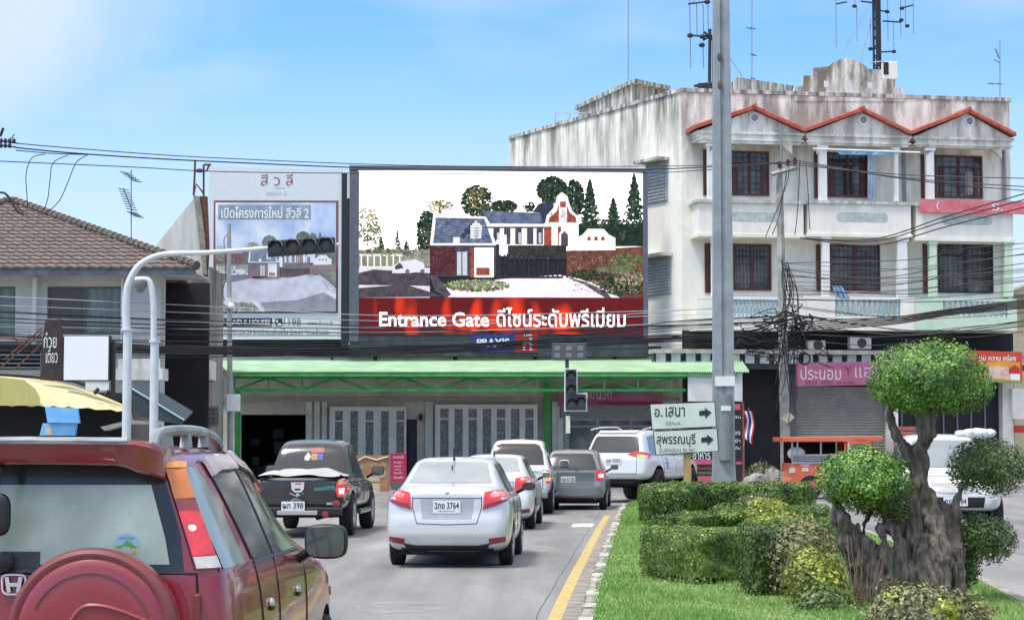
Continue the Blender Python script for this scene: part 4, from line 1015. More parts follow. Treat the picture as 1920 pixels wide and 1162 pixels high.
# ================================================================ SMALL SIGNS ON THE SHOPS
fB = Fr((fR.P(0, 1.3, 0).x, fR.P(0, 1.3, 0).y, 0), angR)
def board(name, fr, pts, th, m, label, cat, v=0):
    t = thing(name, fr.P(*(lambda q: (q[0], v, q[1]))(fr.px(*pts[0], v))), label, cat)
    b = MB(); b.pprism(fr, pts, v, v + th); b.build('board', m, t); return t
M_pink = mat('faded_magenta', (.42, .12, .22), .6, c2=(.30, .10, .18), scale=3)
s1 = board('shop_sign', fB, [(1494, 680), (1700, 676), (1700, 720), (1494, 724)], .12, M_pink, 'faded magenta sign with outlined Thai letters over the grey roller shutter', 'sign')
ptext(fB, 'ประนอม', 1501, 687, 1577, 712, .126, mat('pale_letters', (.62, .5, .58), .6), s1, off=.01)
ptext(fB, 'Y', 1584, 686, 1597, 704, .126, mat('maroon_letters', (.22, .03, .05), .6), s1); ptext(fB, 'แฮร์', 1603, 682, 1650, 708, .126, MATS['pale_letters'], s1)
ptext(fB, 'ตัด ดัด ซอย', 1510, 713, 1600, 720, .126, MATS['maroon_letters'], s1)
s2 = board('snack_sign', fB, [(1805, 656), (1917, 660), (1917, 718), (1805, 712)], .15, mat('orange_red', (.62, .06, .02), .5), 'red and yellow food sign with a bowl picture beside the round tree', 'sign')
b = MB(); b.pprism(fB, [(1838, 684), (1850, 678), (1880, 676), (1912, 679), (1914, 716), (1838, 711)], .15, .156); b.build('yellow_field', mat('food_yellow', (.7, .33, .02), .5), s2)
b = MB(); b.pprism(fB, [(1842, 690), (1868, 684), (1890, 688), (1902, 700), (1896, 712), (1848, 708)], .156, .162); b.build('dish_picture', mat('food_beige', (.6, .32, .2), .5, c2=(.7, .55, .42), scale=6), s2)
b = MB(); b.pprism(fB, [(1892, 690), (1903, 684), (1912, 690), (1912, 700), (1892, 700)], .162, .168); b.build('cup_picture', mat('food_red', (.5, .03, .02), .5), s2)
b = MB(); b.pprism(fB, [(1895, 701), (1912, 701), (1912, 713), (1895, 712)], .162, .168); b.build('price_field', M_text_white, s2)
b = MB(); b.pprism(fB, [(1805, 711), (1917, 716), (1917, 719), (1805, 714)], .15, .16); b.build('green_edge', M_gr, s2)
ptext(fB, 'นุ่ม หวาน อร่อย', 1836, 665, 1905, 679, .158, M_text_white, s2, off=.02)
fT = Fr((fR.P(0, 1.25, 0).x, fR.P(0, 1.25, 0).y, 0), angR)
s3 = board('faded_red_sign', fT, [(1725, 373), (1935, 378), (1935, 402), (1725, 398)], .1, mat('faded_red', (.62, .10, .13), .6, c2=(.68, .22, .24), scale=2), 'long faded red sign with worn lettering across the third floor balcony', 'sign')
ptext(fT, '(นาคสวรรค์)', 1757, 378, 1880, 396, .11, mat('faded_letters', (.62, .2, .24), .6), s3)
ptext(fT, '(', 1756, 378, 1762, 395, .12, M_text_white, s3); ptext(fT, 'ร.', 1860, 382, 1880, 395, .12, M_text_white, s3)
fW = Fr(fG.P(0, .3, 0), fG.ang)
s4 = board('rice_shop_sign', fW, [(1046, 728), (1242, 731), (1242, 757), (1046, 760)], .1, mat('deep_magenta', (.34, .07, .15), .6, c2=(.42, .16, .24), scale=2), 'magenta sign with white Thai letters under the green trusses', 'sign')
ptext(fW, 'นวด', 1119, 733, 1147, 748, .11, MATS['pale_letters'], s4); ptext(fW, 'แผน', 1095, 734, 1114, 748, .11, MATS['pale_letters'], s4)
b = MB(); b.pbox(fW, 1120, 752, 1242, 758, .1, .11); b.build('lower_stripe', mat('stripe_magenta', (.36, .01, .10), .6), s4)
# air conditioners on the ledge before the dark band
for i, (x0, y0, x1, y1) in enumerate(((1594, 632, 1634, 654), (1516, 638, 1548, 655))):
    fA = Fr((fR.P(0, .5, 0).x, fR.P(0, .5, 0).y, 0), angR)
    t = thing('air_conditioner', fA.P(*(lambda q: (q[0], 0, q[1]))(fA.px(x0, y1, .3))), ['boxy white outdoor air conditioner unit on the shop ledge behind the round treetop', 'smaller dusty air conditioner unit on the ledge beside the cable pole'][i], 'air conditioner')
    b = MB(); b.pbox(fA, x0, y0, x1, y1, 0, .3); b.build('case', M_offwhite, t, bevel=.02)
    ca, cz = fA.px((x0 + x1) / 2 + 2, (y0 + y1) / 2, .3); b = MB(); b.lathe(fA.P(ca, .3, cz), fA.N, [(0, .18), (.02, .18), (.02, .16), (.005, .15), (.005, .001)], 18); b.build('fan_grille', M_grille, t)
# curtain, blue awning cloth, blue cloth over balustrade
def cloth(name, fr, pts, v, m, label, cat, amp=.06, parent=None):
    """hanging folded cloth: top and bottom polylines in photo px"""
    (t0, t1, b0, b1) = pts; b = MB(); NX, NY = 14, 8; g = []
    for i in range(NX + 1):
        for j in range(NY + 1):
            s_, t_ = i / NX, j / NY
            x = (t0[0] * (1 - s_) + t1[0] * s_) * (1 - t_) + (b0[0] * (1 - s_) + b1[0] * s_) * t_; y = (t0[1] * (1 - s_) + t1[1] * s_) * (1 - t_) + (b0[1] * (1 - s_) + b1[1] * s_) * t_
            vv = v + amp * math.sin(s_ * 17 + t_ * 2) * (.3 + .7 * t_); q = fr.px(x, y, vv); g.append(fr.P(q[0], vv, q[1]))
    b.add(g, [(i * (NY + 1) + j, i * (NY + 1) + j + 1, (i + 1) * (NY + 1) + j + 1, (i + 1) * (NY + 1) + j) for i in range(NX) for j in range(NY)])
    o = b.build(name, m, parent, smooth=True)
    if not parent: tag(o, label, cat)
    return o
M_blue = mat('light_blue_cloth', (.16, .42, .66), .8, c2=(.3, .55, .72), scale=4)
cloth('curtain', fR, ((1627, 288), (1643, 288), (1627, 372), (1642, 372)), .5, mat('white_blue_cloth', (.66, .70, .74), .8, c2=(.4, .5, .66), scale=5), 'white and pale blue cloth hanging in the middle third floor balcony', 'curtain')
cloth('blue_tarp', fR, ((1565, 281), (1690, 281), (1575, 290), (1680, 291)), 1.25, M_blue, 'light blue tarp strip tied under the middle gable', 'tarp')
b = MB(); b.tube([fR.P(fR.px(1524, 279, 1.3)[0], 1.3, fR.px(1524, 279, 1.3)[1]), fR.P(fR.px(1725, 286, 1.3)[0], 1.3, fR.px(1725, 286, 1.3)[1])], .035, 6)
tag(b.build('white_pole', M_white), 'thin white pole laid across the front of the middle gable', 'pole')
cloth('blue_rag', fR, ((1560, 536), (1578, 536), (1568, 556), (1594, 560)), 1.2, mat('blue_rag', (.10, .30, .50), .8, c2=(.3, .45, .6), scale=8), 'crumpled blue cloth hung over the middle second floor balustrade', 'cloth')

# ================================================================ ROOF MASTS AND AERIALS
def W(px, py, Y): return at(px, py, Y)
def rod(b, x0, y0, x1, y1, Y, r=.02, n=5, dY=0): b.tube([W(x0, y0, Y), W(x1, y1, Y + dY)], r, n)
MY = 80.0
mast = thing('lattice_mast', W(1645, 128, MY), 'dark lattice aerial mast with many dipoles rising behind the curved pediment', 'mast')
b = MB()
for dx, dy in ((-6, 0), (6, 0), (0, 1)): b.tube([W(1645 + dx, 140, MY + dy * .5), W(1642 + dx, -90, MY + dy * .5)], .05, 5)
for k in range(26):
    y = 135 - k * 9; s_ = 1 if k % 2 else -1; b.tube([W(1645 - 6 * s_, y, MY), W(1645 + 6 * s_, y - 9, MY)], .022, 4)
    b.tube([W(1645 - 6 * s_, y, MY), W(1645, y - 9, MY + .5)], .022, 4)
b.tube([W(1647, 125, MY), W(1643, 0, MY)], .09, 6)
b.build('lattice', M_blackmetal, mast)
for (x0, y0, x1, y1) in ((1614, 3, 1640, 6), (1650, 20, 1668, 24), (1655, 40, 1690, 42), (1688, 16, 1712, 10), (1567, 8, 1588, 4), (1650, 98, 1676, 97)):
    b = MB(); rod(b, x0, y0, x1, y1, MY, .035); b.build('cross_arm', M_blackmetal, mast)
for (x, y0, y1) in ((1567, -10, 90), (1606, 10, 78), (1664, -10, 78), (1675, 42, 98), (1688, -20, 70), (1697, -10, 50), (1632, 35, 92), (1712, -10, 65), (1602, -20, 12)):
    b = MB(); rod(b, x, y0, x + 1, y1, MY, .018); b.build('dipole', M_grey, mast)
for x, y in ((1602, 12), (1663, 22), (1690, 38), (1701, 49), (1691, 16), (1632, 92), (1676, 97)):
    b = MB(); b.ball(W(x, y, MY), (.1, .08, .08), 5); b.build('clamp', M_blackmetal, mast)
b = MB(); rod(b, 1632, 8, 1574, 112, MY, .014, 4, -3); rod(b, 1632, 45, 1614, 114, MY, .02, 4, -3); b.build('guy_wire', M_grey, mast)
b = MB(); pw = W(1668, 132, 79); b.box(pw.x - .28, pw.x + .28, pw.y - .3, pw.y + .3, pw.z - .42, pw.z + .3)
cab = tag(b.build('roof_cabinet', M_offwhite, bevel=.05), 'small white metal cabinet on the roof beside the lattice mast', 'cabinet')
b = MB(); q = pw + Vector((-.3, -.31, .02)); b.box(q.x, q.x + .2, q.y - .01, q.y, q.z - .25, q.z + .25); b.build('opening', M_dark, cab)
b = MB(); b.tube([W(1632, 118, 79), W(1650, 116, 79), W(1672, 118, 79), W(1680, 126, 79)], .03, 5); b.build('conduit', M_grey, cab)
b = MB(); b.tube([pw + Vector((.05, 0, -.42)), pw + Vector((.05, 0, -1.4))], .16, 8); b.build('stand', M_conc, cab)
m2 = thing('dipole_mast', W(1330, 165, 79), 'slim rooftop mast with clustered long dipoles half behind the concrete pole', 'mast')
b = MB(); rod(b, 1330, 178, 1331, 55, 79, .07, 6); rod(b, 1338, 80, 1333, 66, 79, .05); rod(b, 1331, 70, 1320, 60, 79, .05); rod(b, 1337, 165, 1337, 80, 79, .05); b.build('pole', M_blackmetal, m2)
for (x0, y0, x1, y1) in ((1292, 67, 1332, 69), (1290, 8, 1330, 3), (1318, 76, 1334, 68)):
    b = MB(); rod(b, x0, y0, x1, y1, 79, .04); b.build('cross_arm', M_blackmetal, m2)
for (x, y0, y1) in ((1294, 70, 128), (1318, 80, 128), (1293, -10, 66), (1306, 8, 68), (1318, 8, 70), (1327, -8, 68), (1300, -20, 8)):
    b = MB(); rod(b, x, y0, x + 1, y1, 79, .022); b.build('dipole', M_grey, m2)
for x, y in ((1294, 67), (1317, 69), (1328, 66), (1316, 85), (1326, 4)):
    b = MB(); b.ball(W(x, y, 79), (.13, .1, .1), 5); b.build('clamp', M_blackmetal, m2)
b = MB(); pq = W(1318, 164, 78); b.box(pq.x - .2, pq.x + .35, pq.y - .3, pq.y + .3, pq.z - .3, pq.z + .12); b.tube([pq + Vector((-.35, 0, .05)), pq + Vector((.5, 0, .2))], .06, 6); b.build('base_box', M_blackmetal, m2)
b = MB(); rod(b, 1368, 108, 1408, 168, 79, .015, 4); b.build('guy_wire', M_grey, m2)
def aerial(name, label, x, y0, y1, Y, els, booms=()):
    t = thing(name, W(x, y1, Y), label, 'aerial'); b = MB(); rod(b, x, y1, x, y0, Y, .02, 5); b.build('pole', M_grey, t)
    for bx0, by0, bx1, by1, n in booms:
        b = MB(); rod(b, bx0, by0, bx1, by1, Y, .014, 4)
        for k in range(n):
            f = (k + .5) / n; xx, yy = bx0 + (bx1 - bx0) * f, by0 + (by1 - by0) * f; c = W(xx, yy, Y); b.tube([c + Vector((-.12, -.25, 0)), c + Vector((.12, .25, 0))], .014, 4)
        b.build('boom', M_blackmetal, t)
aerial('tv_aerial', 'thin television aerial with two toothed booms above the tiled roof', 246, 318, 450, 64, 0, ((232, 322, 259, 342, 5), (231, 353, 248, 395, 9), (246, 397, 262, 408, 4)))
aerial('whip_aerial', 'tall bare whip aerial between the concrete pole and curved pediment', 1410, -20, 155, 79, 0, ((1400, 53, 1416, 54, 2), (1408, 103, 1418, 104, 2), (1408, 148, 1416, 147, 1)))
aerial('roof_aerial', 'lone aerial at the right corner of the shophouse parapet', 1875, 75, 190, 79, 0, ((1867, 92, 1873, 110, 3), (1864, 112, 1874, 118, 2), (1852, 157, 1880, 158, 2)))
aerial('long_whip', 'hair thin whip aerial standing on the tank house', 1178, -20, 155, 82, 0, ())

# ================================================================ STREET POLES
# tall concrete lighting pole on the island
PY = 48.5
pole = thing('concrete_pole', Vector((at(1357, 900, PY).x, PY, KZ)), 'massive tall grey concrete pole on the island behind the hedges', 'pole')
cx0, cx1 = at(1352, 0, PY).x, at(1357, 900, PY).x
b = MB(); zt = at(1352, -60, PY).z
secs = []
for k in range(13):
    f = k / 12; z = KZ + (zt - KZ) * f; hw = (.255 - .07 * f); x = cx1 + (cx0 - cx1) * f
    if k == 0: hw = .30
    g_ = .05 * (1 if 2 < k else 0)
    pts = [(-hw, -hw), (-.05, -hw), (-.035, -hw + g_), (.035, -hw + g_), (.05, -hw), (hw, -hw), (hw, hw), (-hw, hw)]
    secs.append([Vector((x + p[0], PY + p[1], z)) for p in pts])
n_ = 8; b.add([p for s_ in secs for p in s_], [(k * n_ + i, k * n_ + (i + 1) % n_, (k + 1) * n_ + (i + 1) % n_, (k + 1) * n_ + i) for k in range(12) for i in range(n_)])
M_pole = mat('pole_concrete', (.30, .33, .35), .9, c2=(.22, .245, .26), scale=2.5, bump=.4, detail=9)
b.build('shaft', M_pole, pole)
b = MB(); b.box(cx1 - .36, cx1 + .36, PY - .36, PY + .36, KZ, KZ + .35); b.build('plinth', M_pole, pole, bevel=.06)
z1, z0 = at(1357, 706, PY).z, at(1357, 724, PY).z; xx = at(1357, 715, PY).x
b = MB(); b.box(xx - .235, xx + .235, PY - .275, PY + .25, z0, z1); b.build('white_band', M_white, pole)
z1, z0 = at(1357, 739, PY).z, at(1357, 862, PY).z
b = MB(); b.tube([Vector((xx, PY - .24, z1)), Vector((xx, PY - .24, z0))], .15, 12); b.build('access_panel', mat('panel_grey', (.22, .24, .25), .7), pole)
z1, z0 = at(1357, 761, PY).z, at(1357, 770, PY).z
b = MB(); b.box(xx - .11, xx + .12, PY - .405, PY - .39, z0, z1); b.build('small_plate', M_white, pole)
for (px_, py_) in ((1350, 160), (1349, 107)):
    b = MB(); c = at(px_, py_, PY - .2); b.ball(c, (.06, .03, .11), 6); b.build('socket', mat('socket_dark', (.10, .09, .09), .9), pole)
# direction sign pair
SY = 46.0; fD = Fr((at(1282, 823, SY).x, SY, 0), R(-2))
sign = thing('direction_sign', fD.P(.2, 0, KZ), 'pair of tilted greenish white road direction boards with black arrows', 'road sign')
M_sgn = mat('sign_white', (.60, .68, .60), .5, var=.12, scale=3); M_blk = M_text_black
for pts in (((1218, 757), (1341, 752), (1344, 800), (1222, 806)), ((1224, 808), (1345, 802), (1348, 846), (1229, 853))):
    b = MB(); b.pprism(fD, pts, 0, .03); bd = b.build('sign_board', M_blk, sign)
    cx_ = sum(p[0] for p in pts) / 4; cy_ = sum(p[1] for p in pts) / 4
    b = MB(); b.pprism(fD, [(cx_ + (x - cx_) * .975, cy_ + (y - cy_) * .94) for x, y in pts], .03, .034); b.build('sign_face', M_sgn, bd)
ti = -.035
def stext(body, x0, y0, x1, y1, **k):
    o = ptext(fD, body, x0, y0, x1, y1, .04, M_blk, sign, **k); return o
stext('อ.', 1227, 766, 1242, 781, off=.01); stext('เสนา', 1248, 762, 1284, 781, off=.01); ptext(fD, 'SENA', 1248, 790, 1277, 797, .04, mat('worn_black', (.22, .25, .22), .7), sign)
stext('สุพรรณบุรี', 1231, 812, 1304, 838, off=.01); ptext(fD, 'SUPHAN BURI', 1236, 840, 1302, 848, .04, MATS['worn_black'], sign)
for x, y in ((1311, 774), (1315, 824)):
    b = MB(); b.pprism(fD, [(x, y - 4), (x + 11, y - 5), (x + 10, y - 10), (x + 23, y - 1), (x + 12, y + 10), (x + 11, y + 4), (x, y + 5)], .034, .042); b.build('arrow', M_blk, sign)
b = MB(); ua, ub = fD.px(1282, 880, -.05)[0], fD.px(1296, 880, -.05)[0]; b.fbox(fD, ua, ub, KZ, fD.px(1289, 760, -.05)[1], -.14, -.01); b.build('post', mat('ochre_wood', (.46, .31, .12), .8, c2=(.34, .22, .1), scale=4, stretch=(5, 5, .6)), sign)
# ground signal with countdown
TY = 58.0; fT2 = Fr((at(1063, 823, TY).x, TY, 0), 0)
tl = thing('signal_post', fT2.P(0, 0, 0), 'traffic signal on a dark post with white outlined L shaped backplate and blank countdown box', 'traffic light')
b = MB(); u0_, u1_ = fT2.px(1060, 800)[0], fT2.px(1067, 800)[0]; b.fbox(fT2, u0_, u1_, 0, fT2.px(1063, 672)[1], -.08, 0); b.build('post', mat('dark_green_post', (.06, .09, .07), .6), tl)
b = MB(); b.pbox(fT2, 1061, 779, 1069, 812, .0, .03); b.build('reflective_strip', mat('pale_strip', (.68, .74, .55), .6), tl)
b = MB(); b.pprism(fT2, [(1058, 690), (1083, 690), (1083, 736), (1101, 736), (1101, 771), (1058, 771)], .02, .06); b.build('outline_plate', M_white, tl)
b = MB(); b.pprism(fT2, [(1060.5, 692.5), (1080.5, 692.5), (1080.5, 738.5), (1098.5, 738.5), (1098.5, 768.5), (1060.5, 768.5)], .06, .14); b.build('lamp_box', mat('signal_black', (.05, .055, .06), .5), tl)
for x, y in ((1071, 705), (1071, 731), (1072, 757), (1090, 754)):
    ca, cz = fT2.px(x, y, .14); b = MB(); b.lathe(fT2.P(ca, .14, cz), fT2.N, [(0, .13), (.02, .125), (.04, .08), (.05, .001)], 16); b.build('lens', mat('dull_lens', (.10, .10, .10), .25), tl)
    b = MB(); pts = [fT2.P(ca + .15 * math.cos(a), vv, cz + .15 * math.sin(a)) for vv in (.14, .36) for a in [math.pi * k / 10 - .1 for k in range(12)]]
    b.add(pts, [(k, k + 1, k + 13, k + 12) for k in range(11)]); b.build('hood', M_black, tl)
b = MB(); b.pbox(fT2, 1035, 643, 1099, 675, -.05, .08); cd = b.build('countdown_box', mat('countdown_case', (.08, .085, .085), .6), tl, bevel=.02)
for k in range(3):
    x = 1045 + k * 21.5
    for y0, y1 in ((648, 657), (661, 670)):
        b = MB(); b.pbox(fT2, x - 5.5, y0, x + 5.5, y1, .08, .09); b.build('unlit_digit', mat('unlit_digit', (.20, .20, .20), .5), cd)
# gantry signal: white curved arm
GY = 40.0; fE = Fr((at(237, 823, GY).x, GY, 0), 0)
gp = thing('gantry_signal', fE.P(0, 0, 0), 'white curved gantry pole reaching right with a black four lamp signal head', 'traffic light')
def cpath(fr, pts, v=0): return path3([fr.P(*(lambda q: (q[0], v, q[1]))(fr.px(x, y, v))) for x, y in pts], 6)
M_gal = mat('white_galvanised', (.60, .63, .64), .5, metal=.1, var=.12, scale=5)
b = MB(); q = cpath(fE, [(237, 618), (236, 580), (238, 545), (247, 518), (262, 497), (285, 483), (315, 476), (380, 474), (440, 470), (503, 465)]); b.tube(q, [.085 - .045 * i / len(q) for i in range(len(q))], 12); b.build('arm', M_gal, gp, smooth=True)
b = MB(); b.tube([fE.P(0, 0, 0), fE.P(0, 0, fE.px(237, 618)[1])], .088, 14); b.build('pole', M_gal, gp, smooth=True)
b = MB(); b.tube([fE.P(0, 0, fE.px(237, 620)[1]), fE.P(0, 0, fE.px(237, 616)[1])], .13, 14); b.build('collar', M_gal, gp)
b = MB(); b.pprism(fE, [(501, 451), (627, 444), (628, 472), (502, 481)], -.1, .1); hd = b.build('signal_head', mat('signal_head_black', (.025, .028, .028), .5), gp, bevel=.02)
for k in range(4):
    x, y = 518 + k * 31.3, 464 - k * 1.9
    ca, cz = fE.px(x, y, .1); b = MB(); b.lathe(fE.P(ca, .1, cz), fE.N, [(0, .135), (.015, .13), (.03, .08), (.035, .001)], 18); b.build('lens', mat('dull_lens2', (.05, .06, .055), .2), hd)
    b = MB(); pts = [fE.P(ca + rr * math.cos(a), vv, cz + rr * math.sin(a)) for vv, rr in ((.1, .15), (.34, .135)) for a in [math.pi * j / 10 for j in range(11)]]
    b.add(pts, [(j, j + 1, j + 12, j + 11) for j in range(10)]); b.build('hood', mat('hood_grey', (.16, .17, .16), .6), hd)
b = MB(); b.tube([fE.P(*(lambda q: (q[0], 0, q[1]))(fE.px(627, 459))), fE.P(*(lambda q: (q[0], 0, q[1]))(fE.px(636, 458)))], .03, 8); b.build('end_stub', M_gal, gp)
fE2 = Fr((at(288, 823, GY + 2).x, GY + 2, 0), 0)
lp = thing('hooked_pole', fE2.P(0, 0, 0), 'shorter white pole with a hooked top holding a grey signal seen from behind', 'traffic light')
b = MB(); q = cpath(fE2, [(288, 640), (288, 580), (285, 545), (279, 527), (268, 524), (252, 525)]); b.tube(q, .065, 10); b.build('arm', M_gal, lp, smooth=True)
b = MB(); b.tube([fE2.P(0, 0, 0), fE2.P(0, 0, fE2.px(288, 640)[1])], .09, 12); b.tube([fE2.P(0, 0, fE2.px(288, 642)[1]), fE2.P(0, 0, fE2.px(288, 638)[1])], .12, 12); b.build('pole', M_gal, lp, smooth=True)
b = MB(); ca, cz = fE2.px(263, 536); b.lathe(fE2.P(ca, 0, cz + .12), (0, 0, -1), [(-.02, .02), (0, .13), (.05, .15), (.16, .12), (.26, .05), (.27, .001)], 12); b.build('lamp_housing', mat('dull_grey_housing', (.16, .17, .17), .6), lp, smooth=True)
# slim pole with a white box
BY = 62.0; fQ = Fr((at(432, 823, BY).x, BY, 0), 0)
bp_ = thing('box_pole', fQ.P(0, 0, .0), 'slim grey pole with a white equipment box and small camera in front of the canopy', 'pole')
b = MB(); b.tube([fQ.P(.02, 0, 0), fQ.P(-.1, 0, fQ.px(424, 420)[1])], [.10, .06], 10); b.build('pole', mat('slim_grey', (.36, .38, .38), .7, var=.2), bp_, smooth=True)
b = MB(); b.pbox(fQ, 424, 739, 449, 771, .1, .35); b.build('equipment_box', M_white, bp_, bevel=.02)
b = MB(); ca, cz = fQ.px(431, 570, .1); b.box((fQ.P(ca, .1, cz)).x - .12, fQ.P(ca, .1, cz).x + .05, BY - .25, BY - .05, cz - .05, cz + .18); b.ball(fQ.P(ca + .06, .2, cz - .08), .12, 7); b.build('camera', M_white, bp_)
b = MB(); b.tube(cpath(fQ, [(426, 440), (420, 450), (422, 480), (423, 520), (418, 545), (420, 560), (429, 566)], .08), .012, 4); b.build('cable', M_cable, bp_)
# utility pole with cross arm
UY = 71.0; fU = Fr((at(1469, 823, UY).x, UY, 0), 0)
up = thing('utility_pole', fU.P(0, 0, .15), 'grey concrete utility pole with crossarm and insulators tangled in cables', 'utility pole')
b = MB(); q0, q1 = fU.px(1461, 318), fU.px(1474, 880); b.tube([fU.P(q1[0], 0, .1), fU.P(q0[0], 0, q0[1])], [.19, .12], 4); b.build('pole', mat('old_pole', (.40, .39, .35), .9, var=.4, scale=4, bump=.4), up)
b = MB(); b.tube([fU.P(*(lambda q: (q[0], .2, q[1]))(fU.px(1446, 327, .2))), fU.P(*(lambda q: (q[0], .2, q[1]))(fU.px(1495, 314, .2)))], .09, 4); b.build('crossarm', MATS['old_pole'], up)
for x, y in ((1461, 308), (1477, 304), (1490, 301)):
    b = MB(); ca, cz = fU.px(x, y, .2); b.lathe(fU.P(ca, .2, cz - .14), (0, 0, 1), [(0, .03), (0, .07), (.05, .075), (.06, .05), (.1, .075), (.15, .075), (.16, .05), (.22, .065), (.27, .001)], 10); b.build('insulator', mat('brown_insulator', (.06, .035, .03), .3), up, smooth=True)
b = MB(); b.tube([fU.P(*(lambda q: (q[0], .1, q[1]))(fU.px(1464, 235, .1))), fU.P(*(lambda q: (q[0], .1, q[1]))(fU.px(1465, 318, .1)))], .04, 5); b.build('top_rod', M_grey, up)
b = MB(); b.lathe(fU.P(fU.px(1508, 672, .3)[0], .3, fU.px(1508, 672, .3)[1]), (0, -1, 0), [(-.04, .19), (0, .23), (.04, .19), (0, .17), (-.04, .19)], 20); b.build('cable_coil', M_cable, up)
b = MB(); b.pprism(fU, [(1465, 784), (1480, 772), (1490, 782), (1476, 794)], .25, .3); b.build('yellow_tag', mat('cream_tag', (.6, .55, .35), .8), up)

# ================================================================ OVERHEAD CABLES
def cable(pts, r=.016, label='thin black overhead cable strung across the street front', group='overhead cables', m=None, n=5, name='overhead_cable'):
    """pts: (px, py, depth)"""
    b = MB(); b.tube(path3([at(*p) for p in pts], 6), r, n); return tag(b.build(name, m or M_cable), label, 'cable', group)
G1 = 'top wires crossing the sky'; L1 = 'high thin wire crossing the pale sky above both hoardings'
cable([(20, 268, 52), (160, 280, 54), (400, 296, 58), (800, 311, 64), (1210, 312, 70), (1464, 307, 71)], .014, L1, G1)
cable([(30, 277, 52), (160, 289, 54), (400, 303, 58), (800, 318, 64), (1210, 318, 70), (1480, 304, 71)], .020, L1, G1)
cable([(-10, 302, 52), (240, 313, 56), (420, 322, 59), (700, 325, 64), (1210, 325, 70), (1490, 303, 71)], .014, L1, G1)
cable([(30, 282, 52), (100, 288, 53), (168, 290, 54.2)], .014, L1, G1)
for k, (a, c) in enumerate((((1461, 306), (1920, 333)), ((1477, 302), (1920, 350)), ((1490, 300), (1920, 358)))):
    cable([(a[0], a[1], 70.8), ((a[0] + c[0]) / 2, (a[1] + c[1]) / 2 + 8, 69), (c[0] + 30, c[1] + 2, 67)], .018, 'dark power line running right from the utility pole insulators', 'power lines right of the utility pole')
L2 = 'looping jumper wire hanging above the tiled roof ridge'; G2 = 'jumper wires above the tiled roof'
for pts in ([(85, 289, 50), (60, 296, 50), (49, 325, 50), (50, 360, 50), (52, 388, 50)], [(128, 291, 50), (100, 305, 50), (94, 335, 50), (90, 370, 50), (82, 395, 50)], [(166, 289, 50), (143, 305, 50), (128, 340, 50), (112, 375, 50), (90, 398, 50)],
            [(22, 372, 50), (40, 395, 50), (60, 408, 50), (85, 398, 50)]):
    cable(pts, .012, L2, G2)
cable([(-10, 362, 49), (8, 362, 49), (20, 375, 49), (32, 395, 49), (45, 402, 49)], .03, 'thick black service cable curling over the tiled roof', None)
# crowded insulator bracket at the left edge
br_ = thing('insulator_bracket', at(5, 270, 52), 'cluster of insulators on a bracket entering at the left edge against the sky', 'insulators')
for i in range(7):
    b = MB(); c = at(2 + (i % 4) * 8, 264 + (i // 4) * 9, 52); b.ball(c, (.05, .05, .07), 5); b.build('insulator', M_blackmetal, br_)
b = MB(); b.tube([at(-20, 262, 52), at(34, 269, 52)], .02, 4); b.tube([at(-20, 272, 52), at(30, 276, 52)], .02, 4); b.tube([at(0, 256, 52), at(6, 240, 52)], .04, 5); b.tube([at(18, 264, 52), at(27, 252, 52)], .015, 4); b.build('bracket', M_blackmetal, br_)
cr = random.Random(11)
# bundle in front of canopy: left part to utility pole
LB, GB = 'black cable in the sagging bundle between the hoardings and green canopy', 'cable bundle above the canopy'
for k in range(19):
    y0 = 575 + k * 5.6 + cr.uniform(-3, 3); ym = 600 + k * 3.4 + cr.uniform(-5, 5); y1 = 628 + cr.uniform(-22, 26)
    if k % 3 == 0: y0 = 630 + cr.uniform(-12, 22); ym = 655 + cr.uniform(-12, 8)
    cable([(-20, y0, 55), (300, (y0 + ym) / 2 + 6, 58), (640, ym + 6, 63), (1000, (ym + y1) / 2 + 6, 67), (1250, y1 - 2 + cr.uniform(-6, 6), 69), (1468, y1 - 14, 70.6)], cr.choice([.008, .011, .014, .018]), LB, GB)
for k in range(4):
    y = 652 + k * 4
    cable([(-20, y - 6, 54), (330, y - 2, 58), (700, y, 64), (1215, y - 22, 69), (1468, 628, 70.6)], .028, 'thick black main cable low in the bundle over the canopy', 'thick main cables')
LW, GW = 'pale grey strand crossing in front of the hoardings', 'pale strands'
for (y0, y1, y2) in ((555, 592, 575), (572, 602, 585), (596, 612, 568), (612, 622, 598)):
    cable([(-20, y0, 55), (380, (y0 + y1) / 2, 59), (800, y1, 65), (1468, y2, 70.6)], .012, LW, GW, mat('pale_strand', (.45, .46, .46), .6))
# tangle right of the pole
LR, GR = 'black telecom cable drooping right from the utility pole', 'telecom cables right of the pole'
for k in range(24):
    y0 = 490 + k * 6.2 + cr.uniform(-4, 4); y1 = (470 + k * 7 + cr.uniform(-14, 14)) if k < 15 else 600 + cr.uniform(-14, 30)
    sag = cr.uniform(6, 30); xm = cr.uniform(1620, 1720)
    cable([(1470, y0, 70.6), (xm, (y0 + y1) / 2 + sag, 69), (1810, y1 + sag * .5, 67.5), (1960, y1 - 8, 66)], cr.choice([.010, .012, .015]), LR, GR)
for k in range(5):
    cable([(1480, 606 + k * 5, 70.4), (1560, 600 + k * 4, 69.8), (1680, 594 + k * 3.2, 69), (1780, 580 + k * 2.6, 68), (1940, 560 + k * 3.4, 66)], .026, 'fat bundled telecom trunk rising to the right of the utility pole', 'fat telecom trunk cables')
for a in ((448, 388, 372), (452, 400, 384), (460, 415, 402)):
    cable([(1500, 446, 70.5), (1640, a[0], 69.5), (1780, (a[0] + a[1]) / 2 - 14, 68), (1960, a[1] - 36 , 66)], .022, 'dark line climbing to the right past the faded red sign', 'lines past the faded red sign')
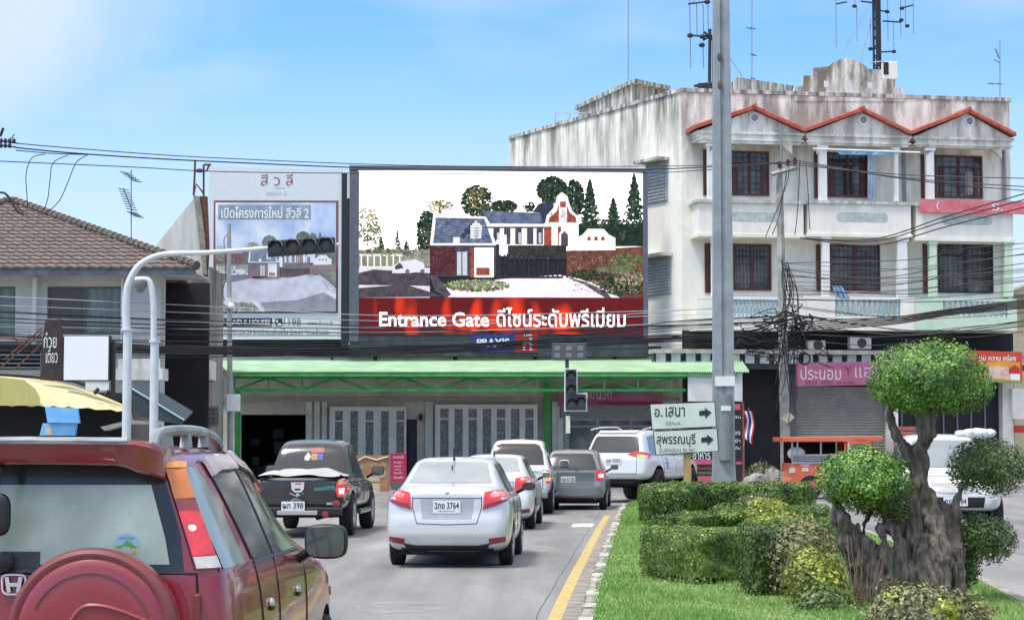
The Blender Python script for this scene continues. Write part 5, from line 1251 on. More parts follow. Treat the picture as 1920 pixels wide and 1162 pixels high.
for x0, y0, x1, y1, x2, y2 in ((1500, 302, 1495, 400, 1490, 440), (1511, 305, 1515, 360, 1518, 430), (1480, 320, 1470, 360, 1435, 445), (1475, 322, 1462, 400, 1448, 440)):
    cable([(x0, y0, 70.6), (x1, y1, 70.4), (x2, y2, 70.4)], .016, 'drop wire hanging down beside the utility pole', 'drop wires at the utility pole')
# knots of spliced cable round the pole
for i in range(46):
    x, y = cr.uniform(1425, 1540), cr.uniform(585, 668); pts = [(x, y, 70.2)]
    for _ in range(4): x += cr.uniform(-38, 30); y += cr.uniform(-16, 16); pts.append((x, min(max(y, 570), 690), 70.2 + cr.uniform(-.3, .3)))
    cable(pts, cr.choice([.012, .016, .022, .035]), 'knotted loop of black cable massed around the utility pole', 'knotted cable loops at the utility pole')
for i in range(11):
    x = cr.uniform(1460, 1480); pts = [(x, 485 + cr.uniform(0, 20), 70.4), (x + cr.uniform(-4, 26), 540, 70.3), (x + cr.uniform(-8, 26), 600 + cr.uniform(-10, 30), 70.3), (x + cr.uniform(-20, 20), 700 + cr.uniform(-30, 120), 70.4)]
    cable(pts, .015, 'drop wire running down the utility pole', 'wires down the utility pole')
for i, (x, y, r_) in enumerate(((1450, 622, .28), (1480, 640, .34), (1500, 615, .22))):
    pass

# ================================================================ LEFT SHOPS: AWNINGS AND SIGNS
AY = 50.0; fY = Fr((at(0, 823, AY).x, AY, 0), R(0))
M_yaw = mat('yellow_awning', (.66, .60, .34), .7, c2=(.55, .48, .26), scale=2.5)
aw = thing('yellow_awning', fY.P(0, 0, 2.6), 'faded yellow barrel awning with creases over the dark left shopfront', 'awning')
# barrel: curved sheet sweeping along u; profile back/top to front/bottom
def row(pts, v): return [(lambda q: fY.P(q[0], v, q[1]))(fY.px(x, y, v)) for x, y in pts]
top = path3(row([(-30, 701), (60, 708), (140, 722), (236, 760)], -1.6), 8); m1 = path3(row([(-30, 715), (60, 722), (140, 735), (236, 765)], -.5), 8)
m2_ = path3(row([(-30, 738), (60, 741), (140, 748), (237, 768)], .0), 8); bt = path3(row([(-30, 760), (60, 761), (140, 764), (238, 771)], .15), 8)
n_ = len(top); 
for i in range(n_):
    bt[i] = bt[i] + Vector((0, 0, .022 * math.sin(i * 2.2)))
b = MB(); b.add(top + m1 + m2_ + bt, [(r_ * n_ + i, r_ * n_ + i + 1, (r_ + 1) * n_ + i + 1, (r_ + 1) * n_ + i) for r_ in range(3) for i in range(n_ - 1)])
b.build('canvas', M_yaw, aw, smooth=True)
b = MB(); e = row([(-30, 703), (45, 712), (66, 728), (75, 745), (76, 760), (-30, 760)], .22); b.add(e, [(5, 4, 3, 2, 1, 0)]); b.build('end_flap', mat('awning_side', (.50, .46, .16), .7, var=.15, scale=5, stretch=(6, 1, .3)), aw)
b = MB(); b.tube(row([(-30, 698), (60, 704), (140, 713), (165, 722)], -1.5), .06, 5); b.build('top_rail', M_blackmetal, aw)
for x, y in ((181, 733), (201, 737)):
    b = MB(); b.tube(row([(x - 4, y + 5), (x + 4, y - 5)], .0), .05, 5); b.build('clip', M_black, aw)
# dark shop interior under awning
sh = thing('left_shop', fY.P(0, -3, 0), 'dark open shopfront beneath the faded yellow awning', 'shop')
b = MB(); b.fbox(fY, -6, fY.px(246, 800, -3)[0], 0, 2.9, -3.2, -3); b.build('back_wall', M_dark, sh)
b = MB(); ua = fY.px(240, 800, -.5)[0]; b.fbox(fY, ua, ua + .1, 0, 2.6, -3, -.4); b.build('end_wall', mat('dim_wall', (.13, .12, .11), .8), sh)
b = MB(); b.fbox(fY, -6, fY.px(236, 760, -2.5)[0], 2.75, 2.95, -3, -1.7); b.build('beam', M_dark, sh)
b = MB(); b.pprism(fY, [(226, 722), (236, 728), (250, 790), (240, 792)], .1, .16); tag(b.build('leaning_plank', mat('raw_plank', (.42, .30, .2), .8, var=.3, scale=5)), 'raw wooden plank leaning at the end of the yellow awning', 'plank')
# blue sign box
bx = thing('blue_box_sign', fY.P(fY.px(75, 812, .4)[0], .4, 1.9), 'sky blue two part box sign hanging under the yellow awning', 'sign')
M_bb = mat('sky_blue_panel', (.14, .40, .72), .6, c2=(.2, .48, .76), scale=3)
b = MB(); b.pprism(fY, [(84, 762), (145, 765), (149, 793), (89, 792)], .35, .5); b.build('upper_panel', M_bb, bx); b = MB(); b.pprism(fY, [(80, 793), (143, 794), (140, 816), (74, 816)], .2, .4); b.build('lower_panel', M_bb, bx)
b = MB(); b.pprism(fY, [(86, 803), (94, 800), (98, 806), (98, 815), (87, 815)], .4, .41); b.build('yellow_mark', mat('sand_mark', (.6, .5, .25), .7), bx)
# white sign box with a blank face
lb_ = thing('white_sign_box', fY.P(fY.px(160, 715, -.3)[0], -.3, 3.1), 'blank white square sign box on the awning edge', 'sign')
b = MB(); b.pbox(fY, 119, 629, 206, 713, -.5, -.3); b.build('case', M_blackmetal, lb_)
b = MB(); b.pbox(fY, 120, 630, 203, 712, -.3, -.29); b.build('white_face', mat('white_acrylic', (.8, .8, .8), .4, var=.02), lb_)
b = MB(); b.pbox(fY, 160, 716, 204, 732, -.5, -.32); b.build('lower_case', M_offwhite, lb_)
b = MB(); b.pbox(fY, 208, 640, 214, 740, -.6, -.4); b.build('bracket', M_blackmetal, lb_)
# dark sign with white letters
ds = thing('dark_board_sign', fY.P(fY.px(96, 708, -.6)[0], -.6, 3.2), 'dark brown board sign with peeling white Thai letters left of the white box', 'sign')
b = MB(); b.pprism(fY, [(75, 712), (78, 660), (84, 602), (112, 598), (118, 640), (116, 714)], -.7, -.6); b.build('board', mat('dark_brown_board', (.05, .035, .035), .8, var=.4), ds)
ptext(fY, 'ก๋วย', 82, 622, 106, 652, -.59, M_text_white, ds); ptext(fY, 'เตี๋ยว', 86, 652, 108, 680, -.59, M_text_white, ds)
# steel stay bars
stb = thing('stay_bars', fY.P(0, -.8, 3.2), 'thin brown steel stays slanting down behind the dark board sign', 'brace')
for pts in (((80, 614), (10, 672)), ((80, 622), (0, 690)), ((84, 640), (30, 690)), ((0, 632), (78, 630)), ((24, 632), (40, 646))):
    b = MB(); b.tube(row(pts, -.9), .02, 4); b.build('stay', M_rust, stb)
# louvred dark band behind (balcony with rails) at left
bn = thing('balcony_screen', fH.P(0, .3, 4), 'dark slatted balcony screen on the grey house above the awning', 'balcony screen')
b = MB(); b.fbox(fH, -4.4, uH(76, .3), zH(692, .3), zH(645, .3), .26, .3); b.build('backing', M_dark, bn)
for k in range(6):
    zz = zH(690 - k * 8, .4); b = MB(); b.fbox(fH, -4.4, uH(76, .4), zz, zz + .035, .34, .4); b.build('slat', M_grey if k != 5 else M_white, bn)
# blue slanted awning
ba_ = MB(); q = row([(245, 729), (345, 789), (341, 795), (300, 789), (262, 780), (248, 764)], .6)
q2 = [p + Vector((0, 1.4, .25)) for p in q]; ba_.add(q + q2, [(0, 5, 4, 3, 2, 1)] + [(i, (i + 1) % 6, (i + 1) % 6 + 6, i + 6) for i in range(6)] + [(6, 7, 8, 9, 10, 11)])
tag(ba_.build('slate_blue_awning', mat('slate_blue_canvas', (.035, .055, .065), .8, c2=(.025, .04, .05), scale=3)), 'slate blue canvas awning slanting down between the white poles', 'awning')
b = MB(); b.tube(row([(247, 728), (345, 787)], .62), .025, 5); tag(b.build('awning_rail', mat('pale_blue_rail', (.3, .48, .52), .6)), 'pale blue rail along the upper edge of the slate awning', 'rail')
# grey bent roof sheet low
b = MB(); b.pprism(fY, [(188, 800), (243, 787), (286, 790), (283, 795), (240, 795), (196, 807)], .5, 1.1); tag(b.build('grey_sheet', mat('weathered_sheet', (.30, .30, .27), .8, var=.3, scale=3)), 'weathered grey sheet jutting out above the red car roof', 'metal sheet')
# foliage behind low
# ---- food banners on the pavement, far side
fF = Fr((at(700, 823, 68.5).x, 68.5, 0), 0)
bn1 = thing('food_banner', fF.P(0, 0, .0), 'brown and cream food banner with dish pictures standing by the white partition', 'banner')
b = MB(); b.pbox(fF, 664, 853, 730, 934, -.04, 0); b.build('panel', mat('banner_brown', (.42, .25, .14), .6, c2=(.36, .18, .09), scale=3), bn1)
b = MB(); b.pbox(fF, 684, 893, 712, 902, 0, .01); b.pbox(fF, 668, 906, 712, 922, 0, .01); b.build('cream_field', mat('banner_cream', (.62, .52, .38), .6), bn1)
for x, y, rx in ((702, 872, 8), (717, 872, 7), (716, 887, 9), (674, 876, 6)):
    b = MB(); ca, cz = fF.px(x, y, .01); b.lathe(fF.P(ca, .0, cz), fF.N, [(.012, rx / 56), (.014, .01)], 14); b.build('dish', mat('dish%d' % (x % 3), [(.6, .3, .2), (.62, .12, .04), (.5, .42, .3)][x % 3], .6, var=.4, scale=12), bn1)
b = MB(); b.tube([fF.P(*(lambda q: (q[0], .02, q[1]))(fF.px(x, y, .02))) for x, y in ((666, 866), (685, 856), (706, 862), (728, 856))], .03, 4); b.build('swoosh', MATS['banner_cream'], bn1)
bn2 = thing('red_menu_banner', fF.P(1, .2, 0), 'narrow crimson standing banner with white menu text beside the dark door', 'banner')
b = MB(); b.pbox(fF, 732, 849, 762, 912, .1, .14); b.build('panel', mat('crimson', (.46, .02, .09), .6), bn2)
for i, (t_, y0, y1, x0, x1) in enumerate((('อาหารตามสั่ง', 853, 859, 737, 757), ('ข้าวผัด', 864, 868, 738, 754), ('ราดหน้า', 871, 875, 738, 754), ('ผัดไทย', 878, 881, 740, 752), ('ต้มยำ', 884, 888, 738, 754), ('ส้มตำ', 892, 897, 738, 756))):
    ptext(fF, t_, x0, y0, x1, y1, .145, M_text_white, bn2)
# ---- black menu board, brown post, flag at the canopy's right end
fV = Fr((at(1350, 823, 66).x, 66, 0), R(2))
mb = thing('menu_board', fV.P(0, 0, 0), 'black menu board with pink and green Thai lines behind the concrete pole', 'menu board')
b = MB(); b.pbox(fV, 1298, 756, 1392, 903, -.08, 0); b.build('board', mat('menu_black', (.02, .015, .02), .6), mb)
pk = mat('menu_pink', (.55, .10, .16), .6); gn = mat('menu_green', (.30, .5, .10), .6); wt_ = M_text_white
for (x0, y0, x1, y1, m_) in ((1298, 861, 1336, 870, pk), (1298, 892, 1336, 903, pk), (1380, 865, 1391, 870, pk), (1374, 757, 1388, 768, pk)):
    b = MB(); b.pbox(fV, x0, y0, x1, y1, 0, .01); b.build('stripe', m_, mb)
for (t_, x0, y0, x1, y1, m_) in (('อาหาร', 1299, 848, 1332, 861, wt_), ('ข้าวแกง', 1300, 873, 1334, 880, pk), ('เปิดทุกวัน', 1300, 883, 1336, 890, gn), ('ผัด', 1376, 779, 1389, 784, wt_), ('แกง', 1377, 808, 1388, 815, wt_), ('ยำ', 1378, 822, 1388, 829, wt_), ('ต้ม', 1378, 836, 1388, 842, wt_)):
    ptext(fV, t_, x0, y0, x1, y1, .012, m_, mb)
fl = thing('thai_flag', fV.P(fV.px(1396, 830, .2)[0], .2, 1.4), 'red white and blue striped flag drooping from a stick beside the menu board', 'flag')
b = MB(); b.tube([fV.P(*(lambda q: (q[0], .2, q[1]))(fV.px(x, y, .2))) for x, y in ((1394, 838), (1404, 765))], .015, 5); b.build('stick', M_grey, fl)
def flagstrip(t0, t1, m, nm):
    b = MB(); N_ = 10; g_ = []
    for i in range(N_ + 1):
        s_ = i / N_
        for t_ in (t0, t1):
            x = 1403 + (t_ - .5) * 16 + s_ * 3 - (1 - s_) * 1 + 3 * math.sin(s_ * 5); y = 770 + s_ * 50 + t_ * 14 * s_; vv = .22 + .05 * math.sin(s_ * 7 + t_ * 3); q = fV.px(x, y, vv); g_.append(fV.P(q[0], vv, q[1]))
    b.add(g_, [(2 * i, 2 * i + 1, 2 * i + 3, 2 * i + 2) for i in range(N_)]); b.build(nm, m, fl)
fr_, fw_, fb_ = mat('flag_red', (.55, .03, .03), .7), mat('flag_white', (.75, .75, .75), .7), mat('flag_blue', (.03, .04, .22), .7)
flagstrip(0, .17, fr_, 'red_stripe'); flagstrip(.17, .34, fw_, 'white_stripe'); flagstrip(.34, .66, fb_, 'blue_stripe'); flagstrip(.66, .83, fw_, 'white_stripe'); flagstrip(.83, 1, fr_, 'red_stripe')
# chairs stacked / orange crates behind the tree
ch = thing('crate_stack', fR.P(fR.px(1690, 850, 1.5)[0], 1.5, .15), 'stack of terracotta slatted plastic crates seen between the tree limbs', 'crates')
for k in range(6):
    b = MB(); y = 852 - k * 9; b.pbox(fR, 1682, y - 7.5, 1717, y, 1.2, 1.6); b.build('crate', mat('terracotta_plastic', (.42, .13, .08), .6, var=.25), ch, bevel=.01)
b = MB(); b.pbox(fR, 1677, 766, 1684, 800, 1.2, 1.3); tag(b.build('white_board', M_white), 'small upright white board above the terracotta crates', 'board')
b = MB(); b.pbox(fR, 1899, 728, 1945, 785, .5, .7); tag(b.build('white_banner', M_offwhite), 'plain white banner hanging below the food sign at the right edge', 'banner')
b = MB(); b.pbox(fR, 1905, 797, 1945, 811, .5, .7); tag(b.build('red_strip_sign', mat('red_strip', (.5, .03, .03), .6)), 'small red strip sign low at the right edge', 'sign')
# ================================================================ VEHICLES
def paint(name, c, metal=.0, rough=.28, dust=(.45, .42, .38), damt=.12):
    m = mat(name, c, rough, metal=metal, coat=.7, var=0, c2=tuple(c[i] * (1 - damt) + dust[i] * damt for i in range(3)), scale=2.2, detail=6)
    return m
M_tyre = mat('tyre_rubber', (.018, .018, .019), .85, var=.3, scale=20)
M_rim = mat('alloy', (.45, .46, .47), .35, metal=.7, var=.15)
M_cg = mat('tinted_glass', (.020, .022, .024), .16, var=0, ior=1.7, c2=(.03, .033, .035), scale=3)
M_cgl = mat('pale_tinted_glass', (.20, .225, .24), .10, ior=1.7, c2=(.30, .33, .35), scale=1.6)
M_lred = mat('lamp_red', (.45, .012, .018), .15, coat=1, var=.3, scale=10, emit=(.8, .02, .02), es=.18)
M_lredd = mat('lamp_red_dark', (.25, .008, .012), .2, coat=1, var=.2)
M_lwhite = mat('lamp_clear', (.6, .58, .56), .15, coat=1, var=.2, scale=20)
M_lor = mat('lamp_orange', (.62, .16, .01), .2, coat=1, var=.25, scale=14)
M_lit = mat('lit_brake_bulb', (.8, .3, .3), .3, var=0, emit=(1, .35, .38), es=1.6)
M_plate = mat('plate_white', (.70, .72, .72), .5, var=.05)
M_plated = mat('plate_digits', (.03, .03, .04), .5, var=0)
M_chrome = mat('chrome', (.62, .62, .62), .15, metal=.9, var=.1)
M_under = mat('underbody', (.012, .012, .013), .8, var=.3)
M_seam = mat('panel_gap', (.01, .01, .01), .8, var=0)

def half_ring(st):
    y, zb, w, zbelt, wg, wr, zt = st
    return [(0, zb), (w * .72, zb), (w * .955, zb + .05), (w, zb + (zbelt - zb) * .38), (w * .995, zbelt - (zbelt - zb) * .22), (w * .965, zbelt - .025), (wg, zbelt + .015), (wr, zt - .075), (wr * .86, zt - .018), (wr * .45, zt), (0, zt + .004)]
class Car:
    def __init__(s, name, label, cat, group=None):
        s.root = thing(name, (0, 0, 0), label, cat, group); s.bvh = None
    def body(s, sts, m, rear=(), front=(), arches=(), sub=2, ar=.36, aw=.9, name='body', rfall=.55, ffall=.6, cut=.30):
        verts = []; n = 11
        for st in sts:
            h = half_ring(st); y = st[0]
            ring = [(x, z) for x, z in h] + [(-x, z) for x, z in h[-2:0:-1]]
            verts += [(x, y, z) for x, z in ring]
        R_ = 2 * n - 2; faces = [(i * R_ + k, (i + 1) * R_ + k, (i + 1) * R_ + (k + 1) % R_, i * R_ + (k + 1) % R_) for i in range(len(sts) - 1) for k in range(R_)]
        for base, flip in ((0, False), ((len(sts) - 1) * R_, True)):
            for k in range(n - 1):
                a, b_ = base + k, base + k + 1; c = base + (R_ - k - 1) % R_ if k + 1 < n else base + k + 1; d = base + (R_ - k) % R_
                c = base + (R_ - (k + 1)) % R_
                if k + 1 == n - 1: f = (a, b_, d)
                elif k == 0: f = (a, b_, c)
                else: f = (a, b_, c, d)
                faces.append(f[::-1] if flip else f)
        me = bpy.data.meshes.new(name); me.from_pydata(verts, [], faces)
        o = bpy.data.objects.new(name, me); COL.objects.link(o); md = o.modifiers.new('s', 'SUBSURF'); md.levels = md.render_levels = sub
        bpy.context.view_layer.update()
        m2 = bpy.data.meshes.new_from_object(o.evaluated_get(bpy.context.evaluated_depsgraph_get()))
        y0, y1 = sts[0][0], sts[-1][0]
        def lut(t, z):
            if z <= t[0][0]: return t[0][1]
            for i in range(len(t) - 1):
                if z <= t[i + 1][0]:
                    f = (z - t[i][0]) / (t[i + 1][0] - t[i][0]); return t[i][1] + (t[i + 1][1] - t[i][1]) * f
            return t[-1][1]
        for v in m2.vertices:
            if rear: v.co.y += lut(rear, v.co.z) * max(0, 1 - (v.co.y - y0) / rfall) ** 1.0 if v.co.y - y0 < rfall else 0
            if front: v.co.y -= lut(front, v.co.z) * max(0, 1 - (y1 - v.co.y) / ffall) if y1 - v.co.y < ffall else 0
        o.modifiers.clear(); o.data = m2; cutters = []
        for ay, az in arches:
            for sx in (-1, 1):
                b = MB(); b.lathe((sx * (aw + .2), ay, az), (-sx, 0, 0), [(0, .001), (0, ar), (cut + .2, ar), (cut + .2, .001)], 32); c_ = b.build('cut', M_under); cutters.append(c_)
                bmc = bmesh.new(); bmc.from_mesh(c_.data); bmesh.ops.remove_doubles(bmc, verts=bmc.verts, dist=.002); bmesh.ops.recalc_face_normals(bmc, faces=bmc.faces); bmc.to_mesh(c_.data); bmc.free()
                md = o.modifiers.new('b', 'BOOLEAN'); md.operation = 'DIFFERENCE'; md.object = c_; md.solver = 'EXACT'
        bm = bmesh.new(); bm.from_mesh(m2); bmesh.ops.recalc_face_normals(bm, faces=bm.faces); bm.to_mesh(m2)
        bvh = BVHTree.FromBMesh(bm); bm.free()
        if cutters:
            bpy.context.view_layer.update()
            m3 = bpy.data.meshes.new_from_object(o.evaluated_get(bpy.context.evaluated_depsgraph_get())); o.modifiers.clear(); o.data = m3
            for c_ in cutters: bpy.data.objects.remove(c_)
        else: m3 = m2
        m3.materials.clear(); m3.materials.append(m); m3.materials.append(M_under); m3.name = name
        bmx = bmesh.new(); bmx.from_mesh(m3)
        for f in bmx.faces:
            f.smooth = True; c = f.calc_center_median(); f.material_index = 0
            near = bvh.find_nearest(c)
            if near[3] is not None and near[3] > .012: f.material_index = 1     # inside of the wheel arch
        bmx.to_mesh(m3); bmx.free()
        try: m3.set_sharp_from_angle(angle=R(42))
        except Exception: pass
        o.parent = s.root; WM[o.name] = Matrix.Identity(4)
        s.bvh = bvh if s.bvh is None else s.bvh; s.last = bvh; s.b = o
        return o
    def patch(s, name, pts, axis, m, off=.006, parent=None, grid=.06, rim=.02, bvh=None, label=None, smooth=True, mirror=False):
        bvh = bvh or s.bvh
        D = {'rear': (Vector((0, 1, 0)), lambda a, b_: Vector((a, -5, b_))), 'front': (Vector((0, -1, 0)), lambda a, b_: Vector((a, 15, b_))),
             'right': (Vector((-1, 0, 0)), lambda a, b_: Vector((5, a, b_))), 'left': (Vector((1, 0, 0)), lambda a, b_: Vector((-5, a, b_))), 'top': (Vector((0, 0, -1)), lambda a, b_: Vector((a, b_, 5)))}[axis]
        outs = []
        for mir in ((1, -1) if mirror else (1,)):
            P_ = [(p[0] * (mir if axis in ('rear', 'front', 'top') else 1), p[1]) for p in pts]
            ax = axis if (mir == 1 or axis in ('rear', 'front', 'top')) else {'right': 'left', 'left': 'right'}[axis]
            dr, og = D if ax == axis else {'left': (Vector((1, 0, 0)), lambda a, b_: Vector((-5, a, b_))), 'right': (Vector((-1, 0, 0)), lambda a, b_: Vector((5, a, b_)))}[ax]
            bm = bmesh.new(); vs_ = [bm.verts.new((a, b_, 0)) for a, b_ in P_]; bm.faces.new(vs_)
            xs = [p[0] for p in P_]; zs_ = [p[1] for p in P_]
            x = min(xs) + grid
            while x < max(xs) - .003: bmesh.ops.bisect_plane(bm, geom=bm.verts[:] + bm.edges[:] + bm.faces[:], plane_co=(x, 0, 0), plane_no=(1, 0, 0)); x += grid
            z = min(zs_) + grid
            while z < max(zs_) - .003: bmesh.ops.bisect_plane(bm, geom=bm.verts[:] + bm.edges[:] + bm.faces[:], plane_co=(0, z, 0), plane_no=(0, 1, 0)); z += grid
            nr = {}
            for v in bm.verts:
                o_ = og(v.co.x, v.co.y); h = bvh.ray_cast(o_, dr)
                if h[0] is None:
                    h = bvh.find_nearest(o_ + dr * 5.5)
                nn = h[1] if h[1].dot(dr) < 0 else -h[1]
                nr[v] = nn; v.co = h[0] + nn * off
            bmesh.ops.recalc_face_normals(bm, faces=bm.faces)
            f0 = max(bm.faces, key=lambda f: f.calc_area()); 
            if f0.normal.dot(dr) > 0: bmesh.ops.reverse_faces(bm, faces=bm.faces)
            if rim:
                be = [e for e in bm.edges if e.is_boundary]; rr = bmesh.ops.extrude_edge_only(bm, edges=be)
                for v in [g_ for g_ in rr['geom'] if isinstance(g_, bmesh.types.BMVert)]:
                    v.co += dr * 0 - (min(nr.items(), key=lambda kv: (kv[0].co - v.co).length_squared)[1] if len(nr) < 60 else -dr) * rim
            me = bpy.data.meshes.new(name); bm.to_mesh(me); bm.free(); me.materials.append(m)
            if smooth: me.polygons.foreach_set('use_smooth', [True] * len(me.polygons)); me.set_sharp_from_angle(angle=R(40))
            o = bpy.data.objects.new(name, me); COL.objects.link(o); o.parent = parent or s.root; WM[o.name] = Matrix.Identity(4)
            if label: o['label'] = label
            outs.append(o)
        return outs[0] if not mirror else outs
    def hit(s, axis, a, b_):
        if axis == 'rear': return s.bvh.ray_cast(Vector((a, -5, b_)), Vector((0, 1, 0)))
        if axis == 'front': return s.bvh.ray_cast(Vector((a, 15, b_)), Vector((0, -1, 0)))
        if axis == 'right': return s.bvh.ray_cast(Vector((5, a, b_)), Vector((-1, 0, 0)))
        return s.bvh.ray_cast(Vector((-5, a, b_)), Vector((1, 0, 0)))
    def lines(s, name, m, segs, axis='right', r=.006, parent=None):
        for pts in segs:
            b = MB(); q = []
            for i in range(len(pts) - 1):
                for k in range(7):
                    t = k / 6; h = s.hit(axis, pts[i][0] + (pts[i + 1][0] - pts[i][0]) * t, pts[i][1] + (pts[i + 1][1] - pts[i][1]) * t)
                    if h[0] is not None: q.append(h[0] + h[1] * .001)
            if len(q) > 1: b.tube(q, r, 4); b.build(name, m, parent or s.root)
    def wheels(s, ys, x, r, w=.21, spokes=5, m=None, rimr=.62):
        for y in ys:
            for sx in (-1, 1):
                cx_ = sx * x; b = MB()
                b.lathe((cx_, y, r), (sx, 0, 0), [(-w * .5, r * .6), (-w * .5, r * .86), (-w * .42, r * .97), (-w * .25, r), (w * .25, r), (w * .42, r * .97), (w * .5, r * .86), (w * .5, r * rimr), (w * .3, r * rimr)], 30)
                t = b.build('wheel', M_tyre, s.root, smooth=True)
                b = MB(); R_ = r * rimr
                b.lathe((cx_, y, r), (sx, 0, 0), [(w * .48, R_), (w * .50, R_ * .94), (w * .2, R_ * .90), (w * .05, R_ * .85), (w * .05, .001)], 24)
                for k in range(spokes):
                    a = 6.283 * k / spokes; u = Vector((0, math.cos(a), math.sin(a))); c = Vector((cx_ + sx * w * .38, y, r))
                    b.tube([c, c + u * R_ * .93], [.045, .03], 5)
                b.lathe((cx_ + sx * w * .36, y, r), (sx, 0, 0), [(0, R_ * .25), (w * .1, R_ * .2), (w * .12, .001)], 12)
                b.build('rim', m or M_rim, t)
    def mirror(s, y, z, x, m, size=(.20, .14, .12), glass=True, both=True):
        for sx in ((-1, 1) if both else (1,)):
            c = Vector((sx * x, y, z)); b = MB(); bm = bmesh.new(); bmesh.ops.create_cube(bm, size=1)
            bmesh.ops.subdivide_edges(bm, edges=bm.edges[:], cuts=2, use_grid_fill=True)
            for v in bm.verts:
                q = v.co * 2; n_ = Vector((abs(q.x) ** 4 + abs(q.y) ** 4 + abs(q.z) ** 4, 0, 0)).x ** .25; q = q / max(n_, .01) * max(abs(q.x), abs(q.y), abs(q.z)) if n_ else q
                v.co = Vector((q.x * size[0] / 2 * (1 - .12 * (q.y > .3)), q.y * size[2] / 2, q.z * size[1] / 2 * (1 - .15 * (q.y > .3)))) + c
            me = bpy.data.meshes.new('mirror'); bm.to_mesh(me); bm.free(); me.materials.append(m); o = bpy.data.objects.new('mirror', me); COL.objects.link(o); o.parent = s.root; WM[o.name] = Matrix.Identity(4)
            md = o.modifiers.new('s', 'SUBSURF'); md.levels = md.render_levels = 2
            b = MB(); k_ = 20; rx, rz = size[0] * .41, size[1] * .40
            pts = [(c.x + rx * math.copysign(abs(math.cos(a)) ** .5, math.cos(a)), c.z + rz * math.copysign(abs(math.sin(a)) ** .5, math.sin(a))) for a in [6.283 * i / k_ for i in range(k_)]]
            b.prism(Fr((0, c.y - size[2] * .48, 0), 0), pts, 0, .012)
            b.build('mirror_glass', mat('mirror_glass', (.14, .17, .16), .05, metal=.6, var=.2), o)
            b = MB(); b.tube([c + Vector((-sx * size[0] * .4, .0, -size[1] * .3)), Vector((sx * (x - size[0] * .9), y + .05, z - size[1] * .7))], .028, 6); b.build('mirror_stalk', M_black, o)
    def plate(s, xc, z0, z1, w, txt, small=None, y=None, axis='rear', parent=None, tilt=0):
        h = s.hit(axis, xc, (z0 + z1) / 2); yy = h[0].y if y is None else y
        fr = Fr((0, yy, 0), 0) if axis == 'rear' else Fr((0, yy, 0), math.pi)
        xc2 = xc if axis == 'rear' else -xc
        b = MB(); b.fbox(fr, xc2 - w / 2, xc2 + w / 2, z0, z1, .008, .02); pl = b.build('number_plate', M_plate, s.root, bevel=.004)
        hh = z1 - z0
        text(fr, txt, xc2 - w * .44, xc2 + w * .44, z0 + hh * (.36 if small else .2), z1 - hh * .12, .0215, M_plated, pl, off=.02)
        if small: text(fr, small, xc2 - w * .3, xc2 + w * .3, z0 + hh * .08, z0 + hh * .26, .0215, mat('plate_small', (.05, .12, .3), .5), pl)
        return pl
    def place(s, x, y, heading, z=0, scale=1):
        """heading: sideways travel per metre forward"""
        s.root.location = (x, y, z); s.root.rotation_euler = (0, 0, -math.atan(heading)); s.root.scale = (scale,) * 3

def sx_at(px, Y): return (px - 960) * Y / FPX

